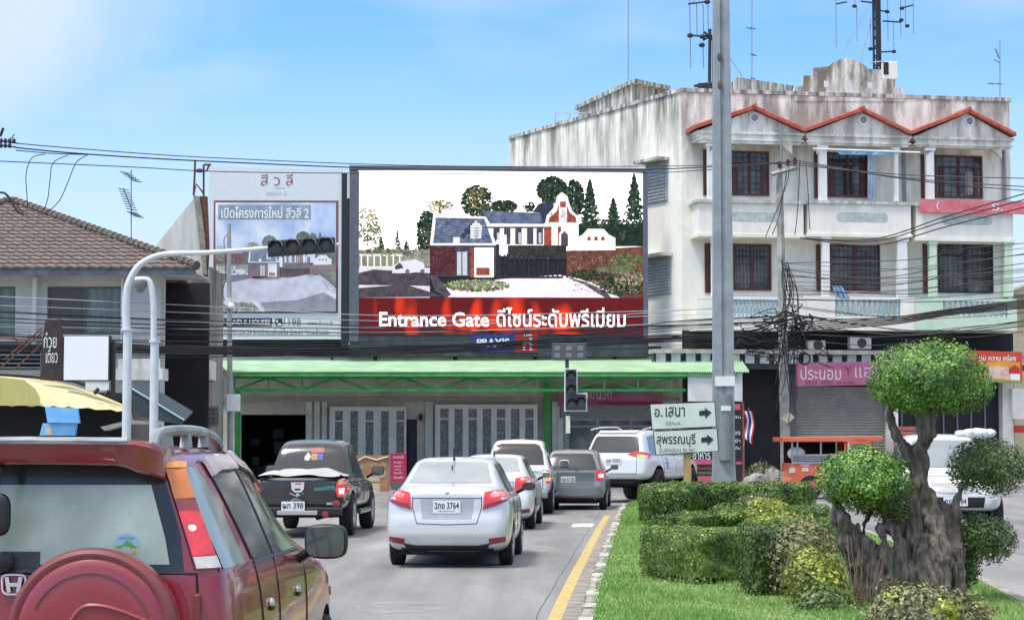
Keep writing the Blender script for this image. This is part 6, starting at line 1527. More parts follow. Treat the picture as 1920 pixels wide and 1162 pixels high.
# ------------------------------------------------ silver sedan (nearest in the middle lane) and the white one ahead of it
def sedan(name, label, col, glass, plate, small, detail=True):
    c = Car(name, label, 'car')
    st = [(0.00, .34, .60, .84, .56, .52, .98), (.03, .26, .745, .92, .70, .64, 1.055), (.14, .22, .815, .95, .74, .66, 1.085), (.38, .20, .842, .96, .76, .67, 1.10), (.55, .19, .85, .965, .765, .66, 1.135),
          (1.15, .19, .85, .965, .765, .575, 1.41), (1.45, .19, .85, .96, .765, .585, 1.465), (2.2, .19, .85, .95, .765, .60, 1.475), (2.75, .19, .85, .94, .76, .57, 1.40), (3.35, .19, .845, .93, .75, .63, 1.06), (3.5, .19, .84, .91, .73, .64, .98), (4.1, .2, .80, .82, .66, .58, .86), (4.32, .24, .66, .70, .55, .48, .76), (4.38, .32, .45, .6, .4, .35, .66)]
    c.body(st, col, rear=[(.2, .10), (.3, .03), (.45, -.01), (.62, .0), (.75, .04), (.95, .05), (1.05, .06), (1.1, .0)], arches=((.93, .30), (3.48, .30)), ar=.345, aw=.85, rfall=.4)
    c.patch('rear_window', [(-.57, 1.125), (.57, 1.125), (.535, 1.20), (.47, 1.385), (.40, 1.405), (-.40, 1.405), (-.47, 1.385), (-.535, 1.20)], 'rear', glass, off=.004, rim=.0)
    c.patch('tail_lamp', [(.50, 1.01), (.66, 1.035), (.79, 1.025), (.80, .90), (.62, .82), (.475, .785), (.485, .86)], 'rear', M_lred, off=.014, rim=.02, mirror=True)
    if detail:
        c.patch('lamp_lens', [(.56, .985), (.70, 1.0), (.77, .985), (.76, .955), (.60, .94)], 'rear', mat('lamp_pink', (.6, .2, .22), .2, coat=1, emit=(.9, .2, .2), es=.25), off=.019, rim=0, mirror=True)
        for ll in [o for o in c.root.children]:
            pass
        c.patch('lamp_edge', [(.52, .86), (.80, .925), (.80, .90), (.62, .82), (.478, .785)], 'rear', M_lredd, off=.017, rim=0, mirror=True)
    c.patch('reflector', [(.56, .40), (.77, .43), (.78, .36), (.57, .325)], 'rear', M_lredd, off=.01, rim=.01, mirror=True)
    c.patch('lower_valance', [(-.58, .34), (-.54, .28), (.54, .28), (.58, .34), (.42, .31), (-.42, .31)], 'rear', M_black, off=.012, rim=.01)
    c.patch('lower_valance', [(-.62, .275), (-.6, .19), (.6, .19), (.62, .275)], 'rear', M_black, off=.012, rim=.01)
    c.patch('plate_recess', [(-.36, .925), (.36, .925), (.33, .66), (-.33, .66)], 'rear', mat(col.name + '_recess', tuple(x * .8 for x in (.50, .51, .52)), .35, metal=.2, coat=.4), off=.003, rim=0)  # recess shade painted as a darkened body tone on a flush patch
    c.plate(0, .73, .90, .37, plate, small)
    c.lines('boot_seam', M_seam, [[(-.46, .95), (-.46, .80), (-.40, .60), (0, .585), (.40, .60), (.46, .80), (.46, .95)], [(-.46, .935), (.46, .935)]], 'rear', .005)
    c.patch('side_window', [(.95, 1.0), (1.28, 1.35), (1.45, 1.385), (2.55, 1.36), (3.05, .99), (2.3, .985)], 'right', M_cg, off=.005, rim=0, mirror=True)
    c.lines('door_seam', M_seam, [[(1.32, 1.36), (1.2, .96), (1.3, .55), (1.45, .28)], [(2.0, 1.38), (2.05, .25)], [(3.05, .95), (3.05, .3)]], 'right', .005)
    b = MB(); b.tube([Vector((.0, 1.25, 1.43)), Vector((0, 1.22, 1.47)), Vector((0, 1.12, 1.60))], [.02, .014, .006], 6); b.build('roof_aerial', M_black, c.root)
    b = MB(); b.box(-.01, .01, .9, .905, 1.27, 1.36); b.build('brake_lamp_wire', M_black, c.root)
    b = MB(); h = c.hit('rear', 0, 1.0); b.ball(h[0], (.035, .01, .022), 6); b.build('badge', M_chrome, c.root)
    b = MB(); b.box(-.66, .66, .3, 4.0, .17, .24); b.box(-.5, -.3, .12, .5, .2, .3); b.build('underbody', M_under, c.root)
    for y in (1.5, 2.35):
        h = c.hit('right', y, .90); b = MB(); b.tube([h[0] + Vector((.02, -.09, 0)), h[0] + Vector((.03, 0, 0)), h[0] + Vector((.02, .09, 0))], .014, 6); b.build('door_handle', col, c.root)
    c.wheels((.93, 3.48), .745, .30, .19, 7)
    c.mirror(2.85, 1.03, .97, M_black if detail else col, (.2, .13, .12))
    return c
M_silver = paint('silver_paint', (.62, .62, .61), metal=.25, rough=.3)
v = sedan('silver_sedan', 'silver saloon with braking red lamps, nearest of the queue right of the red car', M_silver, M_cgl, '2กย 3764', 'กรุงเทพมหานคร')
v.place(sx_at(838, 27.9), 27.9, .052, 0, 1.03)
M_wcar = paint('white_car_paint', (.68, .69, .69), rough=.3)
v = sedan('white_sedan', 'white saloon partly hidden behind the silver saloon', M_wcar, M_cgl, '1กฎ 2841', None, False)
v.place(sx_at(918, 39.5), 39.5, .066)

# ------------------------------------------------ pickups
def pickup(name, label, col, black=False, cover=None, plate='ผก 398', lit=True, z=0):
    c = Car(name, label, 'pickup truck')
    st = [(0, .50, .70, .86, .66, .6, 1.02), (.02, .46, .80, .95, .77, .74, 1.07), (.15, .44, .845, 1.0, .81, .78, 1.10), (1.5, .42, .86, 1.0, .82, .79, 1.10), (2.4, .42, .87, 1.0, .80, .74, 1.08), (3.9, .42, .87, .98, .78, .70, 1.05), (4.6, .44, .86, .93, .74, .66, .99), (4.95, .46, .74, .82, .6, .5, .88), (5.02, .52, .5, .7, .4, .3, .76)]
    c.body(st, col, rear=[(.4, .06), (.6, .0), (1.1, .0)], arches=((1.15, .40), (4.15, .40)), ar=.44, aw=.87, rfall=.3)
    low = c.bvh
    ct = [(1.62, .95, .74, 1.02, .72, .55, 1.10), (1.64, .95, .79, 1.05, .76, .62, 1.55), (1.75, .95, .81, 1.05, .775, .62, 1.70), (2.1, .95, .82, 1.05, .78, .63, 1.76), (2.9, .95, .82, 1.04, .78, .63, 1.775), (3.3, .95, .82, 1.03, .78, .60, 1.68), (3.95, .93, .80, 1.0, .76, .66, 1.08), (4.0, .92, .7, .98, .7, .5, 1.0)]
    c.bvh = None
    c.body(ct, col, rear=[(1.05, -.14), (1.7, .10)], name='cab', rfall=.5)
    cab = c.bvh
    c.patch('rear_window', [(-.64, 1.15), (.64, 1.15), (.60, 1.45), (.52, 1.62), (.40, 1.66), (-.40, 1.66), (-.52, 1.62), (-.60, 1.45)], 'rear', M_cg, off=.006, rim=0)
    c.patch('side_window', [(1.95, 1.13), (2.05, 1.60), (2.9, 1.66), (3.2, 1.60), (3.75, 1.12)], 'right', M_cg, off=.006, rim=0, mirror=True)
    if not black: c.patch('high_brake_lamp', [(-.16, 1.755), (.16, 1.755), (.13, 1.70), (-.13, 1.70)], 'rear', M_lred, off=.01, rim=.02)
    c.bvh = low
    if black:
        lz = [(.70, 1.01), (.74, 1.045), (.80, 1.04), (.84, .97), (.84, .80), (.78, .73), (.71, .74), (.67, .86)]
    else: lz = [(.74, 1.06), (.84, 1.05), (.84, .74), (.75, .75)]
    tl_ = c.patch('tail_lamp', lz, 'rear', M_lred, off=.02, rim=.02, mirror=True)
    if black:
        for i, o in enumerate(tl_):
            sg = 1 if i == 0 else -1
            c.patch('orange_lens', [(.72 * sg, 1.02), (.81 * sg, 1.02), (.80 * sg, .96), (.71 * sg, .95)], 'rear', M_lor, off=.026, rim=0, parent=o)
            if lit: c.patch('lit_bulb', [(.73 * sg, .89), (.80 * sg, .89), (.80 * sg, .80), (.74 * sg, .79)], 'rear', M_lit, off=.027, rim=0, parent=o)
    else:
        for i, o in enumerate(tl_):
            sg = 1 if i == 0 else -1
            if lit: c.patch('lit_bulb', [(.76 * sg, .90), (.82 * sg, .90), (.82 * sg, .80), (.76 * sg, .80)], 'rear', mat('lit_orange_bulb', (.8, .4, .1), .3, var=0, emit=(1, .5, .12), es=1.2), off=.027, rim=0, parent=o)
    c.lines('tailgate_seam', M_seam, [[(-.68, 1.06), (-.68, .62), (.68, .62), (.68, 1.06)]], 'rear', .008)
    c.patch('tailgate_lip', [(-.70, 1.06), (.70, 1.06), (.70, 1.03), (-.70, 1.03)], 'rear', M_black if black else col, off=.02, rim=.02)
    b = MB(); b.box(-.80, .80, -.14, .04, .40, .56); bu = b.build('rear_bumper', M_black if black else M_grey, c.root, bevel=.03)
    if black:
        b = MB(); b.box(-.35, .38, -.17, -.12, .42, .50); b.build('bumper_step', M_chrome, bu, bevel=.01)
        for x, z, r_ in ((.70, .62, .07), (.52, .43, .065)):
            b = MB(); b.lathe((x, -.10 if z > .5 else -.16, z), (0, -1, 0), [(0, r_), (.02, r_ * .9), (.025, .001)], 14); b.build('fog_reflector', M_lredd, c.root)
        h = Fr((0, -.005, 0), 0)
        b = MB(); b.prism(h, [(-.12, 1.0), (.12, 1.0), (.11, .88), (.06, .82), (-.06, .82), (-.11, .88)], 0, .03); hn = b.build('tailgate_handle', mat('pale_handle', (.66, .6, .6), .4), c.root); b = MB(); b.prism(h, [(-.05, .89), (.05, .89), (.05, .86), (-.05, .86)], .03, .034); b.build('handle_slot', M_black, hn)
        b = MB(); b.prism(h, [(-.05, .96), (.07, .96), (.065, .985), (-.04, .985)], .03, .033); b.build('red_decal', mat('decal_red', (.6, .1, .1), .5), hn)
        b = MB(); b.tube([Vector((-.14, -.02, .80)), Vector((0, -.03, .74)), Vector((.12, -.02, .80))], .014, 4); b.lathe((0, -.02, .77), (0, -1, 0), [(0, .035), (.01, .001)], 8); b.build('winged_badge', M_chrome, c.root)
        b = MB(); b.prism(h, [(.30, .905), (.66, .94), (.66, .87), (.30, .85)], .0, .006); b.build('turquoise_decal', mat('turquoise_decal', (.04, .34, .28), .5, c2=(.08, .18, .17), scale=20), c.root)
        text(h, 'RACING', .34, .62, .87, .92, .008, M_black, c.root, italic=.1)
        b = MB(); b.lathe((-.03, -.005, .60), (0, -1, 0), [(0, .13), (.02, .125), (.03, .09), (.035, .001)], 16); b.build('round_cover', mat('round_grey', (.12, .13, .13), .4), c.root)
        b = MB(); b.prism(h, [(.52, .64), (.62, .64), (.62, .60), (.52, .60)], .0, .01); b.build('small_badge', M_chrome, c.root)
        for pts, m_ in (([(-.02, 1.60), (.22, 1.61), (.24, 1.52), (.0, 1.51)], mat('stk_red', (.45, .12, .12), .6)), ([(.0, 1.5), (.12, 1.5), (.12, 1.38), (.0, 1.38)], mat('stk_or', (.45, .25, .1), .6)), ([(.13, 1.5), (.22, 1.5), (.22, 1.38), (.13, 1.38)], mat('stk_bl', (.08, .12, .4), .6)), ([(-.12, 1.44), (-.06, 1.52), (-.01, 1.45), (-.04, 1.37), (-.12, 1.38)], M_text_white)):
            c.bvh = cab; c.patch('window_sticker', pts, 'rear', m_, off=.010, rim=0)
        c.bvh = low
        c.plate(-.06, .50, .66, .42, plate, '', y=-.15)
    else: c.plate(0, .62, .76, .36, plate, '', y=-.02)
    if cover:
        b = MB(); N1, N2 = 16, 10; g_ = []
        for i in range(N1 + 1):
            for j in range(N2 + 1):
                x = -.73 + 1.46 * i / N1; y = .02 + 1.62 * j / N2; sgx = math.sin(math.pi * i / N1)
                z = 1.105 + .11 * min(1, sgx * 1.6) * (1 if j > 0 else .15) + .018 * math.sin(x * 9 + y * 4) + .02 * noise.noise(Vector((x * 4, y * 4, 1))); g_.append((x, y, z))
        b.add(g_, [(i * (N2 + 1) + j, (i + 1) * (N2 + 1) + j, (i + 1) * (N2 + 1) + j + 1, i * (N2 + 1) + j + 1) for i in range(N1) for j in range(N2)]); b.build('bed_cover', cover, c.root, smooth=True)
    else:
        c.patch('cab_glass_guard', [(-.7, 1.0), (.7, 1.0), (.7, .985), (-.7, .985)], 'rear', M_grey, off=.012, rim=0)
    c.lines('door_seam', M_seam, [[(1.75, 1.0), (1.75, .45)], [(2.75, 1.0), (2.75, .45)], [(3.75, 1.0), (3.75, .45)]], 'right', .006)
    for y in (2.0, 3.0):
        h = c.hit('right', y, .95); b = MB(); b.tube([h[0] + Vector((.02, -.09, 0)), h[0] + Vector((.035, 0, 0)), h[0] + Vector((.02, .09, 0))], .018, 6); b.build('door_handle', M_chrome, c.root)
    b = MB(); b.tube([(.88, 1.8, .42), (.90, 2.6, .42), (.88, 3.6, .42)], .05, 6); b.build('side_step', M_chrome, c.root)
    b = MB(); b.box(-.6, .6, .2, 4.6, .36, .46); b.tube([(-.7, 1.15, .40), (.7, 1.15, .40)], .07, 8); b.tube([(.35, 1.6, .36), (.35, .05, .36)], .04, 8); b.build('chassis', M_under, c.root)
    c.wheels((1.15, 4.15), .76, .39, .25, 6)
    c.mirror(3.55, 1.16, 1.05, M_black if black else M_white, (.26, .20, .13))
    return c
M_blkcar = paint('black_paint', (.012, .012, .013), rough=.2, damt=.03)
v = pickup('black_pickup', 'black pickup with grey cloth bed cover, stickers and round lamps in the left lane', M_blkcar, True, mat('grey_bed_cloth', (.42, .44, .44), .7, c2=(.34, .36, .36), scale=2), 'ผก 398')
v.place(sx_at(560, 36.5), 36.5, .045)
v = pickup('white_pickup', 'white pickup with red high brake lamp ahead of the white saloon', M_wcar, False, None, 'บม 4719')
v.place(sx_at(963, 47.5), 47.5, .064, 0, 1.0)

# ------------------------------------------------ grey hatchback 
c = Car('grey_hatchback', 'grey hatchback with a tall red right lamp queuing ahead of the white cars', 'car')
M_greycar = paint('grey_paint', (.22, .23, .24), metal=.4, rough=.3); M_greyl = paint('grey_light', (.33, .34, .35), metal=.4)
st = [(0, .36, .62, .86, .60, .5, 1.35), (.03, .28, .76, .93, .72, .56, 1.43), (.18, .23, .825, .95, .75, .59, 1.485), (.6, .2, .845, .95, .76, .60, 1.51), (1.6, .19, .85, .94, .765, .61, 1.525), (2.3, .19, .85, .93, .76, .58, 1.47), (3.1, .19, .845, .93, .75, .62, 1.07), (3.3, .2, .84, .9, .72, .62, .98), (3.75, .22, .78, .8, .64, .55, .86), (3.9, .3, .6, .68, .5, .4, .74)]
c.body(st, M_greycar, rear=[(.2, .08), (.35, .0), (.6, .0), (.75, .05), (.95, .06), (1.05, .09), (1.5, .42)], arches=((.62, .30), (3.15, .30)), ar=.345, aw=.85, rfall=1.1)
c.patch('rear_window', [(-.62, 1.0), (.62, 1.0), (.59, 1.15), (.50, 1.38), (.44, 1.405), (-.44, 1.405), (-.50, 1.38), (-.59, 1.15)], 'rear', M_cg, off=.006, rim=0)
c.patch('tail_lamp', [(.60, .99), (.66, 1.02), (.80, .98), (.82, .80), (.74, .73), (.58, .74)], 'rear', M_lred, off=.014, rim=.02, mirror=True)
c.patch('lit_bulb', [(.66, .90), (.76, .90), (.76, .82), (.66, .82)], 'rear', M_lit, off=.02, rim=0)
c.patch('tailgate_panel', [(-.55, .94), (.56, .94), (.56, .60), (-.5, .60)], 'rear', mat('tailgate_grey', (.13, .135, .14), .4, metal=.3, coat=.4), off=.003, rim=0)
c.patch('bumper_diffuser', [(-.55, .30), (.55, .30), (.5, .22), (-.5, .22)], 'rear', M_black, off=.012, rim=.01); c.patch('reflector', [(-.15, .30), (.2, .30), (.2, .26), (-.15, .26)], 'rear', M_lredd, off=.02, rim=0)
c.plate(-.1, .68, .84, .36, 'กษ 6120', '')
c.lines('wiper', M_black, [[(-.1, 1.05), (.16, .98)]], 'rear', .012)
c.patch('side_window', [(.55, 1.0), (.72, 1.35), (1.0, 1.42), (2.2, 1.40), (2.95, 1.0)], 'right', M_cg, off=.005, rim=0, mirror=True)
c.lines('door_seam', M_seam, [[(.9, .95), (1.05, .3)], [(1.85, 1.4), (1.85, .3)]], 'right', .006)
b = MB(); b.box(-.62, .62, .3, 3.6, .16, .24); b.build('underbody', M_under, c.root)
c.patch('door_decal', [(1.35, .72), (1.75, .74), (1.7, .62), (1.4, .60)], 'right', mat('decal_dullred', (.35, .10, .10), .5), off=.005, rim=0)
c.wheels((.62, 3.15), .755, .30, .19, 9); c.mirror(2.75, 1.04, .97, M_greycar, (.22, .15, .13))
v = c; v.place(sx_at(1072, 50.8), 50.8, .085)

# ------------------------------------------------ white high SUV
c = Car('white_suv', 'high riding white four wheel drive turning right behind the direction boards', 'suv')
st = [(0, .66, .70, 1.10, .68, .56, 1.72), (.03, .60, .84, 1.14, .80, .63, 1.79), (.2, .58, .89, 1.16, .83, .66, 1.83), (.8, .56, .905, 1.16, .84, .67, 1.86), (2.2, .55, .91, 1.15, .84, .67, 1.88), (2.9, .55, .91, 1.14, .83, .64, 1.80), (3.65, .55, .905, 1.13, .82, .70, 1.24), (3.9, .56, .90, 1.1, .8, .7, 1.18), (4.5, .58, .86, 1.0, .7, .6, 1.08), (4.68, .64, .7, .88, .55, .45, .95)]
c.body(st, M_wcar, rear=[(.5, .10), (.75, .0), (1.1, .04), (1.3, .10), (1.8, .36)], arches=((1.0, .46), (3.75, .46)), ar=.50, aw=.9, rfall=1.0)
c.patch('rear_window', [(-.66, 1.28), (.66, 1.28), (.65, 1.40), (.57, 1.67), (.50, 1.70), (-.50, 1.70), (-.57, 1.67), (-.65, 1.40)], 'rear', M_cg, off=.006, rim=0)
tls = c.patch('tail_lamp', [(.36, 1.24), (.50, 1.20), (.84, 1.14), (.88, 1.20), (.86, 1.27), (.60, 1.32)], 'rear', M_lred, off=.014, rim=.02, mirror=True)
c.patch('lit_orange_lens', [(.62, 1.23), (.78, 1.22), (.80, 1.15), (.64, 1.16)], 'rear', mat('lit_orange_bulb', (.8, .4, .1), .3), off=.022, rim=0, parent=tls[0])
c.patch('spoiler', [(-.52, 1.80), (.52, 1.80), (.50, 1.76), (-.50, 1.76)], 'rear', M_wcar, off=.05, rim=.06)
c.plate(0, .98, 1.14, .42, 'ฎก 5502', '')
c.lines('tailgate_seam', M_seam, [[(-.62, 1.22), (-.62, .75), (.62, .75), (.62, 1.22)]], 'rear', .006)
c.patch('side_window', [(.5, 1.22), (.65, 1.68), (1.3, 1.74), (2.7, 1.72), (3.4, 1.2)], 'right', M_cgl, off=.006, rim=0, mirror=True)
c.patch('blue_decal', [(1.55, 1.15), (1.75, 1.15), (1.75, .85), (1.65, .85)], 'right', mat('decal_blue', (.15, .4, .6), .5), off=.006, rim=0)
c.patch('blue_decal', [(3.2, 1.1), (3.5, 1.12), (3.6, .85), (3.4, .88)], 'right', MATS['decal_blue'], off=.006, rim=0)
c.lines('door_seam', M_seam, [[(1.35, 1.2), (1.45, .6)], [(2.4, 1.7), (2.4, .6)], [(3.35, 1.2), (3.35, .6)]], 'right', .006)
for y in (1.55, 2.6): 
    h = c.hit('right', y, 1.05); b = MB(); b.tube([h[0] + Vector((.02, -.09, 0)), h[0] + Vector((.035, 0, 0)), h[0] + Vector((.02, .09, 0))], .018, 6); b.build('door_handle', M_wcar, c.root)
b = MB(); b.box(-.6, .6, .25, 4.3, .44, .60); b.tube([(-.7, 1.0, .45), (.7, 1.0, .45)], .08, 8); b.box(-.55, .55, .1, .5, .5, .62); b.build('chassis', M_under, c.root)
b = MB(); b.tube([(.70, .3, 1.87), (.70, 1.0, 1.93), (.70, 2.2, 1.94), (.70, 2.6, 1.88)], .02, 5); b.tube([(-.70, .3, 1.87), (-.70, 1.0, 1.93), (-.70, 2.2, 1.94), (-.70, 2.6, 1.88)], .02, 5); b.build('roof_rail', M_wcar, c.root)
c.wheels((1.0, 3.75), .82, .43, .28, 6, M_blackmetal); c.mirror(3.2, 1.26, 1.06, M_wcar, (.24, .18, .14))
v = c; v.place(sx_at(1149, 56.5), 56.5, .42, 0, 1.09)

# ------------------------------------------------ oncoming white pickup at the right
c = Car('oncoming_white_car', 'white vehicle facing the camera with white sacks on its roof beside the topiary', 'car')
st = [(0, .5, .6, 1.0, .6, .5, 1.6), (.05, .45, .82, 1.1, .8, .62, 1.74), (.4, .42, .88, 1.1, .82, .66, 1.80), (1.9, .40, .90, 1.1, .83, .67, 1.83), (2.5, .40, .90, 1.09, .83, .64, 1.76), (3.3, .40, .90, 1.08, .82, .70, 1.20), (3.45, .40, .90, 1.06, .8, .7, 1.14), (4.2, .42, .87, .98, .72, .62, 1.03), (4.5, .46, .78, .86, .6, .5, .92), (4.6, .54, .6, .74, .45, .35, .82)]
c.body(st, M_wcar, arches=((.95, .38), (3.7, .38)), ar=.42, aw=.9)
c.patch('windscreen', [(-.66, 1.20), (.66, 1.20), (.62, 1.4), (.55, 1.66), (.46, 1.70), (-.46, 1.70), (-.55, 1.66), (-.62, 1.4)], 'front', mat('windscreen_glass', (.12, .14, .15), .08, ior=1.7, c2=(.22, .25, .27), scale=1.5), off=.006, rim=0)
c.patch('head_lamp', [(.46, .96), (.80, 1.0), (.84, .88), (.78, .80), (.52, .80)], 'front', M_lwhite, off=.014, rim=.02, mirror=True)
c.patch('grille', [(-.40, .94), (.40, .94), (.36, .78), (-.36, .78)], 'front', M_chrome, off=.012, rim=.02)
c.patch('lower_intake', [(-.52, .70), (.52, .70), (.50, .52), (-.50, .52)], 'front', M_black, off=.010, rim=.01)
c.patch('lower_valance', [(-.75, .46), (.75, .46), (.7, .40), (-.7, .40)], 'front', M_black, off=.010, rim=.01)
c.patch('fog_lamp', [(.62, .66), (.72, .66), (.72, .56), (.62, .56)], 'front', M_lwhite, off=.012, rim=.01, mirror=True)
c.plate(.0, .55, .70, .42, 'ฒข 7984', '', axis='front', y=4.66)
c.patch('side_window', [(.5, 1.15), (.6, 1.6), (2.3, 1.68), (3.1, 1.15)], 'left', M_cg, off=.006, rim=0, mirror=True)
c.lines('bonnet_seam', M_seam, [[(-.75, 1.04), (-.3, 1.06), (.3, 1.06), (.75, 1.04)]], 'front', .006)
b = MB(); b.box(-.6, .6, .2, 4.3, .3, .42); b.build('underbody', M_under, c.root)
c.wheels((.95, 3.7), .79, .37, .25, 6); c.mirror(3.05, 1.2, 1.05, M_wcar, (.22, .18, .14))
for x, y, r_ in ((-.1, 2.0, .2), (.25, 1.9, .16), (-.38, 2.1, .12)):
    pass
v = c; px_, Yf = 1846, 37.0
v.root.location = (sx_at(px_, Yf) - .12, Yf + 4.6, 0); v.root.rotation_euler = (0, 0, math.pi - .10); v.root.scale = (1.03,) * 3
sk = thing('white_sacks', (sx_at(1825, 39.4), 39.4, 1.88), 'heap of white sacks tied on the roof of the oncoming white car', 'sacks')
for x, r_ in ((-.28, .07), (-.1, .10), (.1, .12), (.28, .09)):
    b = MB(); o_ = Vector(sk.location) + Vector((x, .1 * x, 0)); b.ball(o_, (r_ * 1.5, r_ * 1.6, r_ * .9), 9)
    for q in b.v: q += noise.noise_vector(q * 5) * .04
    b.build('sack', M_white, sk, smooth=True)

# ------------------------------------------------ orange shared taxi pickup
OY = 60.0; fO = Fr((at(1467, 823, OY).x, OY, 0), R(3))
orr = thing('orange_taxi_pickup', fO.P(1.5, .8, 0), 'orange shared taxi pickup with a roofed open bed parked across the road behind the bushes', 'taxi truck')
M_or = paint('orange_paint', (.62, .10, .03), rough=.4); dpt = 1.6
def op(x, y, v=0): q = fO.px(x, y, v); return q
b = MB(); b.pprism(fO, [(1467, 828), (1467, 819), (1655, 817), (1656, 824), (1640, 828)], -dpt, 0); b.build('roof_canopy', M_or, orr, bevel=.02)
b = MB(); b.pprism(fO, [(1484, 868), (1560, 866), (1590, 864), (1590, 912), (1540, 915), (1470, 915), (1484, 893)], -dpt, 0); b.build('bed', M_or, orr, bevel=.02)
b = MB(); b.pprism(fO, [(1486, 852), (1588, 850), (1588, 868), (1486, 869)], -.06, .03); ra = b.build('side_board', mat('grey_board', (.32, .32, .33), .7, var=.3, scale=4), orr)
for k in range(3): b = MB(); z = op(1500, 856 + k * 4, .03)[1]; b.fbox(fO, op(1486, 856)[0], op(1588, 856)[0], z, z + .012, .03, .04); b.build('board_line', M_seam, ra)
for x in (1486, 1540, 1586, 1496):
    b = MB(); b.tube([fO.P(op(x, 856)[0], -.05, op(x, 866)[1]), fO.P(op(x, 856)[0] , -.05, op(x, 826)[1])], .03, 6); b.build('canopy_post', M_grey if x != 1586 else M_or, orr)
b = MB(); b.pprism(fO, [(1590, 912), (1590, 826), (1597, 822), (1628, 822), (1648, 858), (1652, 866), (1690, 872), (1696, 912)], -dpt, 0); cb = b.build('cab', M_or, orr, bevel=.04)
b = MB(); b.pprism(fO, [(1600, 852), (1600, 832), (1627, 832), (1638, 852)], 0, .01); b.build('cab_window', M_cg, cb)
b = MB(); b.fbox(fO, op(1490, 850)[0], op(1586, 850)[0], .62, .66, -dpt + .1, -.1); b.fbox(fO, op(1488, 850)[0], op(1588, 850)[0], .6, op(1500, 828)[1], -dpt - .02, -dpt + .02); b.build('bench_and_far_side', M_dark, orr)
b = MB(); b.ball(fO.P(op(1498, 850)[0], -.4, op(1498, 850)[1]), (.27, .2, .2), 8); tag(b.build('white_bundle', M_white, smooth=True), 'round white bundle lying in the orange taxi bed', 'bundle')
for x in (1520, 1660):
    for v_ in (0.02, -dpt + .2):
        b = MB(); b.lathe(fO.P(op(x, 912)[0], v_, .36), fO.N, [(-.22, .2), (-.22, .34), (-.18, .36), (-.04, .36), (0, .34), (0, .22), (-.04, .2), (-.04, .001)], 22); b.build('wheel', M_tyre, orr)
b = MB(); b.pprism(fO, [(1480, 877), (1491, 877), (1491, 886), (1480, 886)], 0, .02); b.build('rear_lamp', M_lwhite, orr)
ptext(fO, 'สายเสนา', 1502, 868, 1518, 874, .02, M_text_white, orr); ptext(fO, 'บขส', 1504, 876, 1516, 883, .02, M_text_white, orr, off=.03)
b = MB(); b.pprism(fO, [(1588, 850), (1590, 826), (1596, 850)], 0, .02); b.build('pale_pennant', mat('pale_pennant', (.6, .6, .62), .7), orr)

# ================================================================ RED SUV (foreground)
M_crv = mat('dusty_red_paint', (.25, .012, .022), .30, coat=.7, c2=(.24, .034, .036), scale=1.5, detail=8, var=.2)
M_crvl = mat('faded_red_plastic', (.20, .045, .048), .55, var=.2, scale=5)
c = Car('red_suv', 'dusty dark red four wheel drive with covered spare wheel, cropped at the lower left', 'suv')
HZ = 1.735
st = [(0.0, .50, .70, 1.12, .70, .54, HZ - .08), (.025, .42, .84, 1.16, .80, .61, HZ - .02), (.12, .38, .875, 1.17, .835, .64, HZ), (.5, .36, .89, 1.17, .85, .645, HZ + .01), (1.6, .36, .89, 1.16, .85, .64, HZ + .01), (2.0, .36, .885, 1.15, .84, .61, HZ - .05),
      (2.75, .36, .88, 1.14, .82, .70, 1.24), (2.95, .36, .875, 1.12, .80, .70, 1.17), (3.6, .38, .865, 1.04, .74, .62, 1.08), (4.0, .42, .80, .92, .62, .5, .98), (4.12, .5, .62, .8, .5, .4, .86)]
c.body(st, M_crv, rear=[(.4, -.02), (.7, -.03), (1.15, 0), (1.2, .01), (1.7, .10)], arches=((.75, .36), (3.35, .36)), ar=.42, aw=.9, rfall=.5, sub=3)
c.patch('window_frit', [(-.665, 1.185), (.665, 1.185), (.64, 1.35), (.535, 1.655), (-.535, 1.655), (-.64, 1.35)], 'rear', mat('frit_black', (.025, .030, .030), .14, ior=1.45, c2=(.04, .045, .045), scale=3), off=.003, rim=0, grid=.05)
M_rw = mat('painted_reflection_glass', (.25, .31, .24), .10, ior=1.42, c2=(.66, .74, .60), scale=1.6, detail=5, lo=.36, hi=.66)  # pale mottling paints reflections and the bright cabin seen through the glass
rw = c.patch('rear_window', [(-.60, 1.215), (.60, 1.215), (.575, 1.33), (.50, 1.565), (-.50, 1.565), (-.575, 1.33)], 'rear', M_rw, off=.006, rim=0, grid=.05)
for k in range(11):
    z = 1.27 + k * .026; c.lines('heater_line', mat('heater_line', (.22, .27, .25), .5), [[(-.55 + k * .004, z), (.55 - k * .004, z)]], 'rear', .0012, parent=rw)
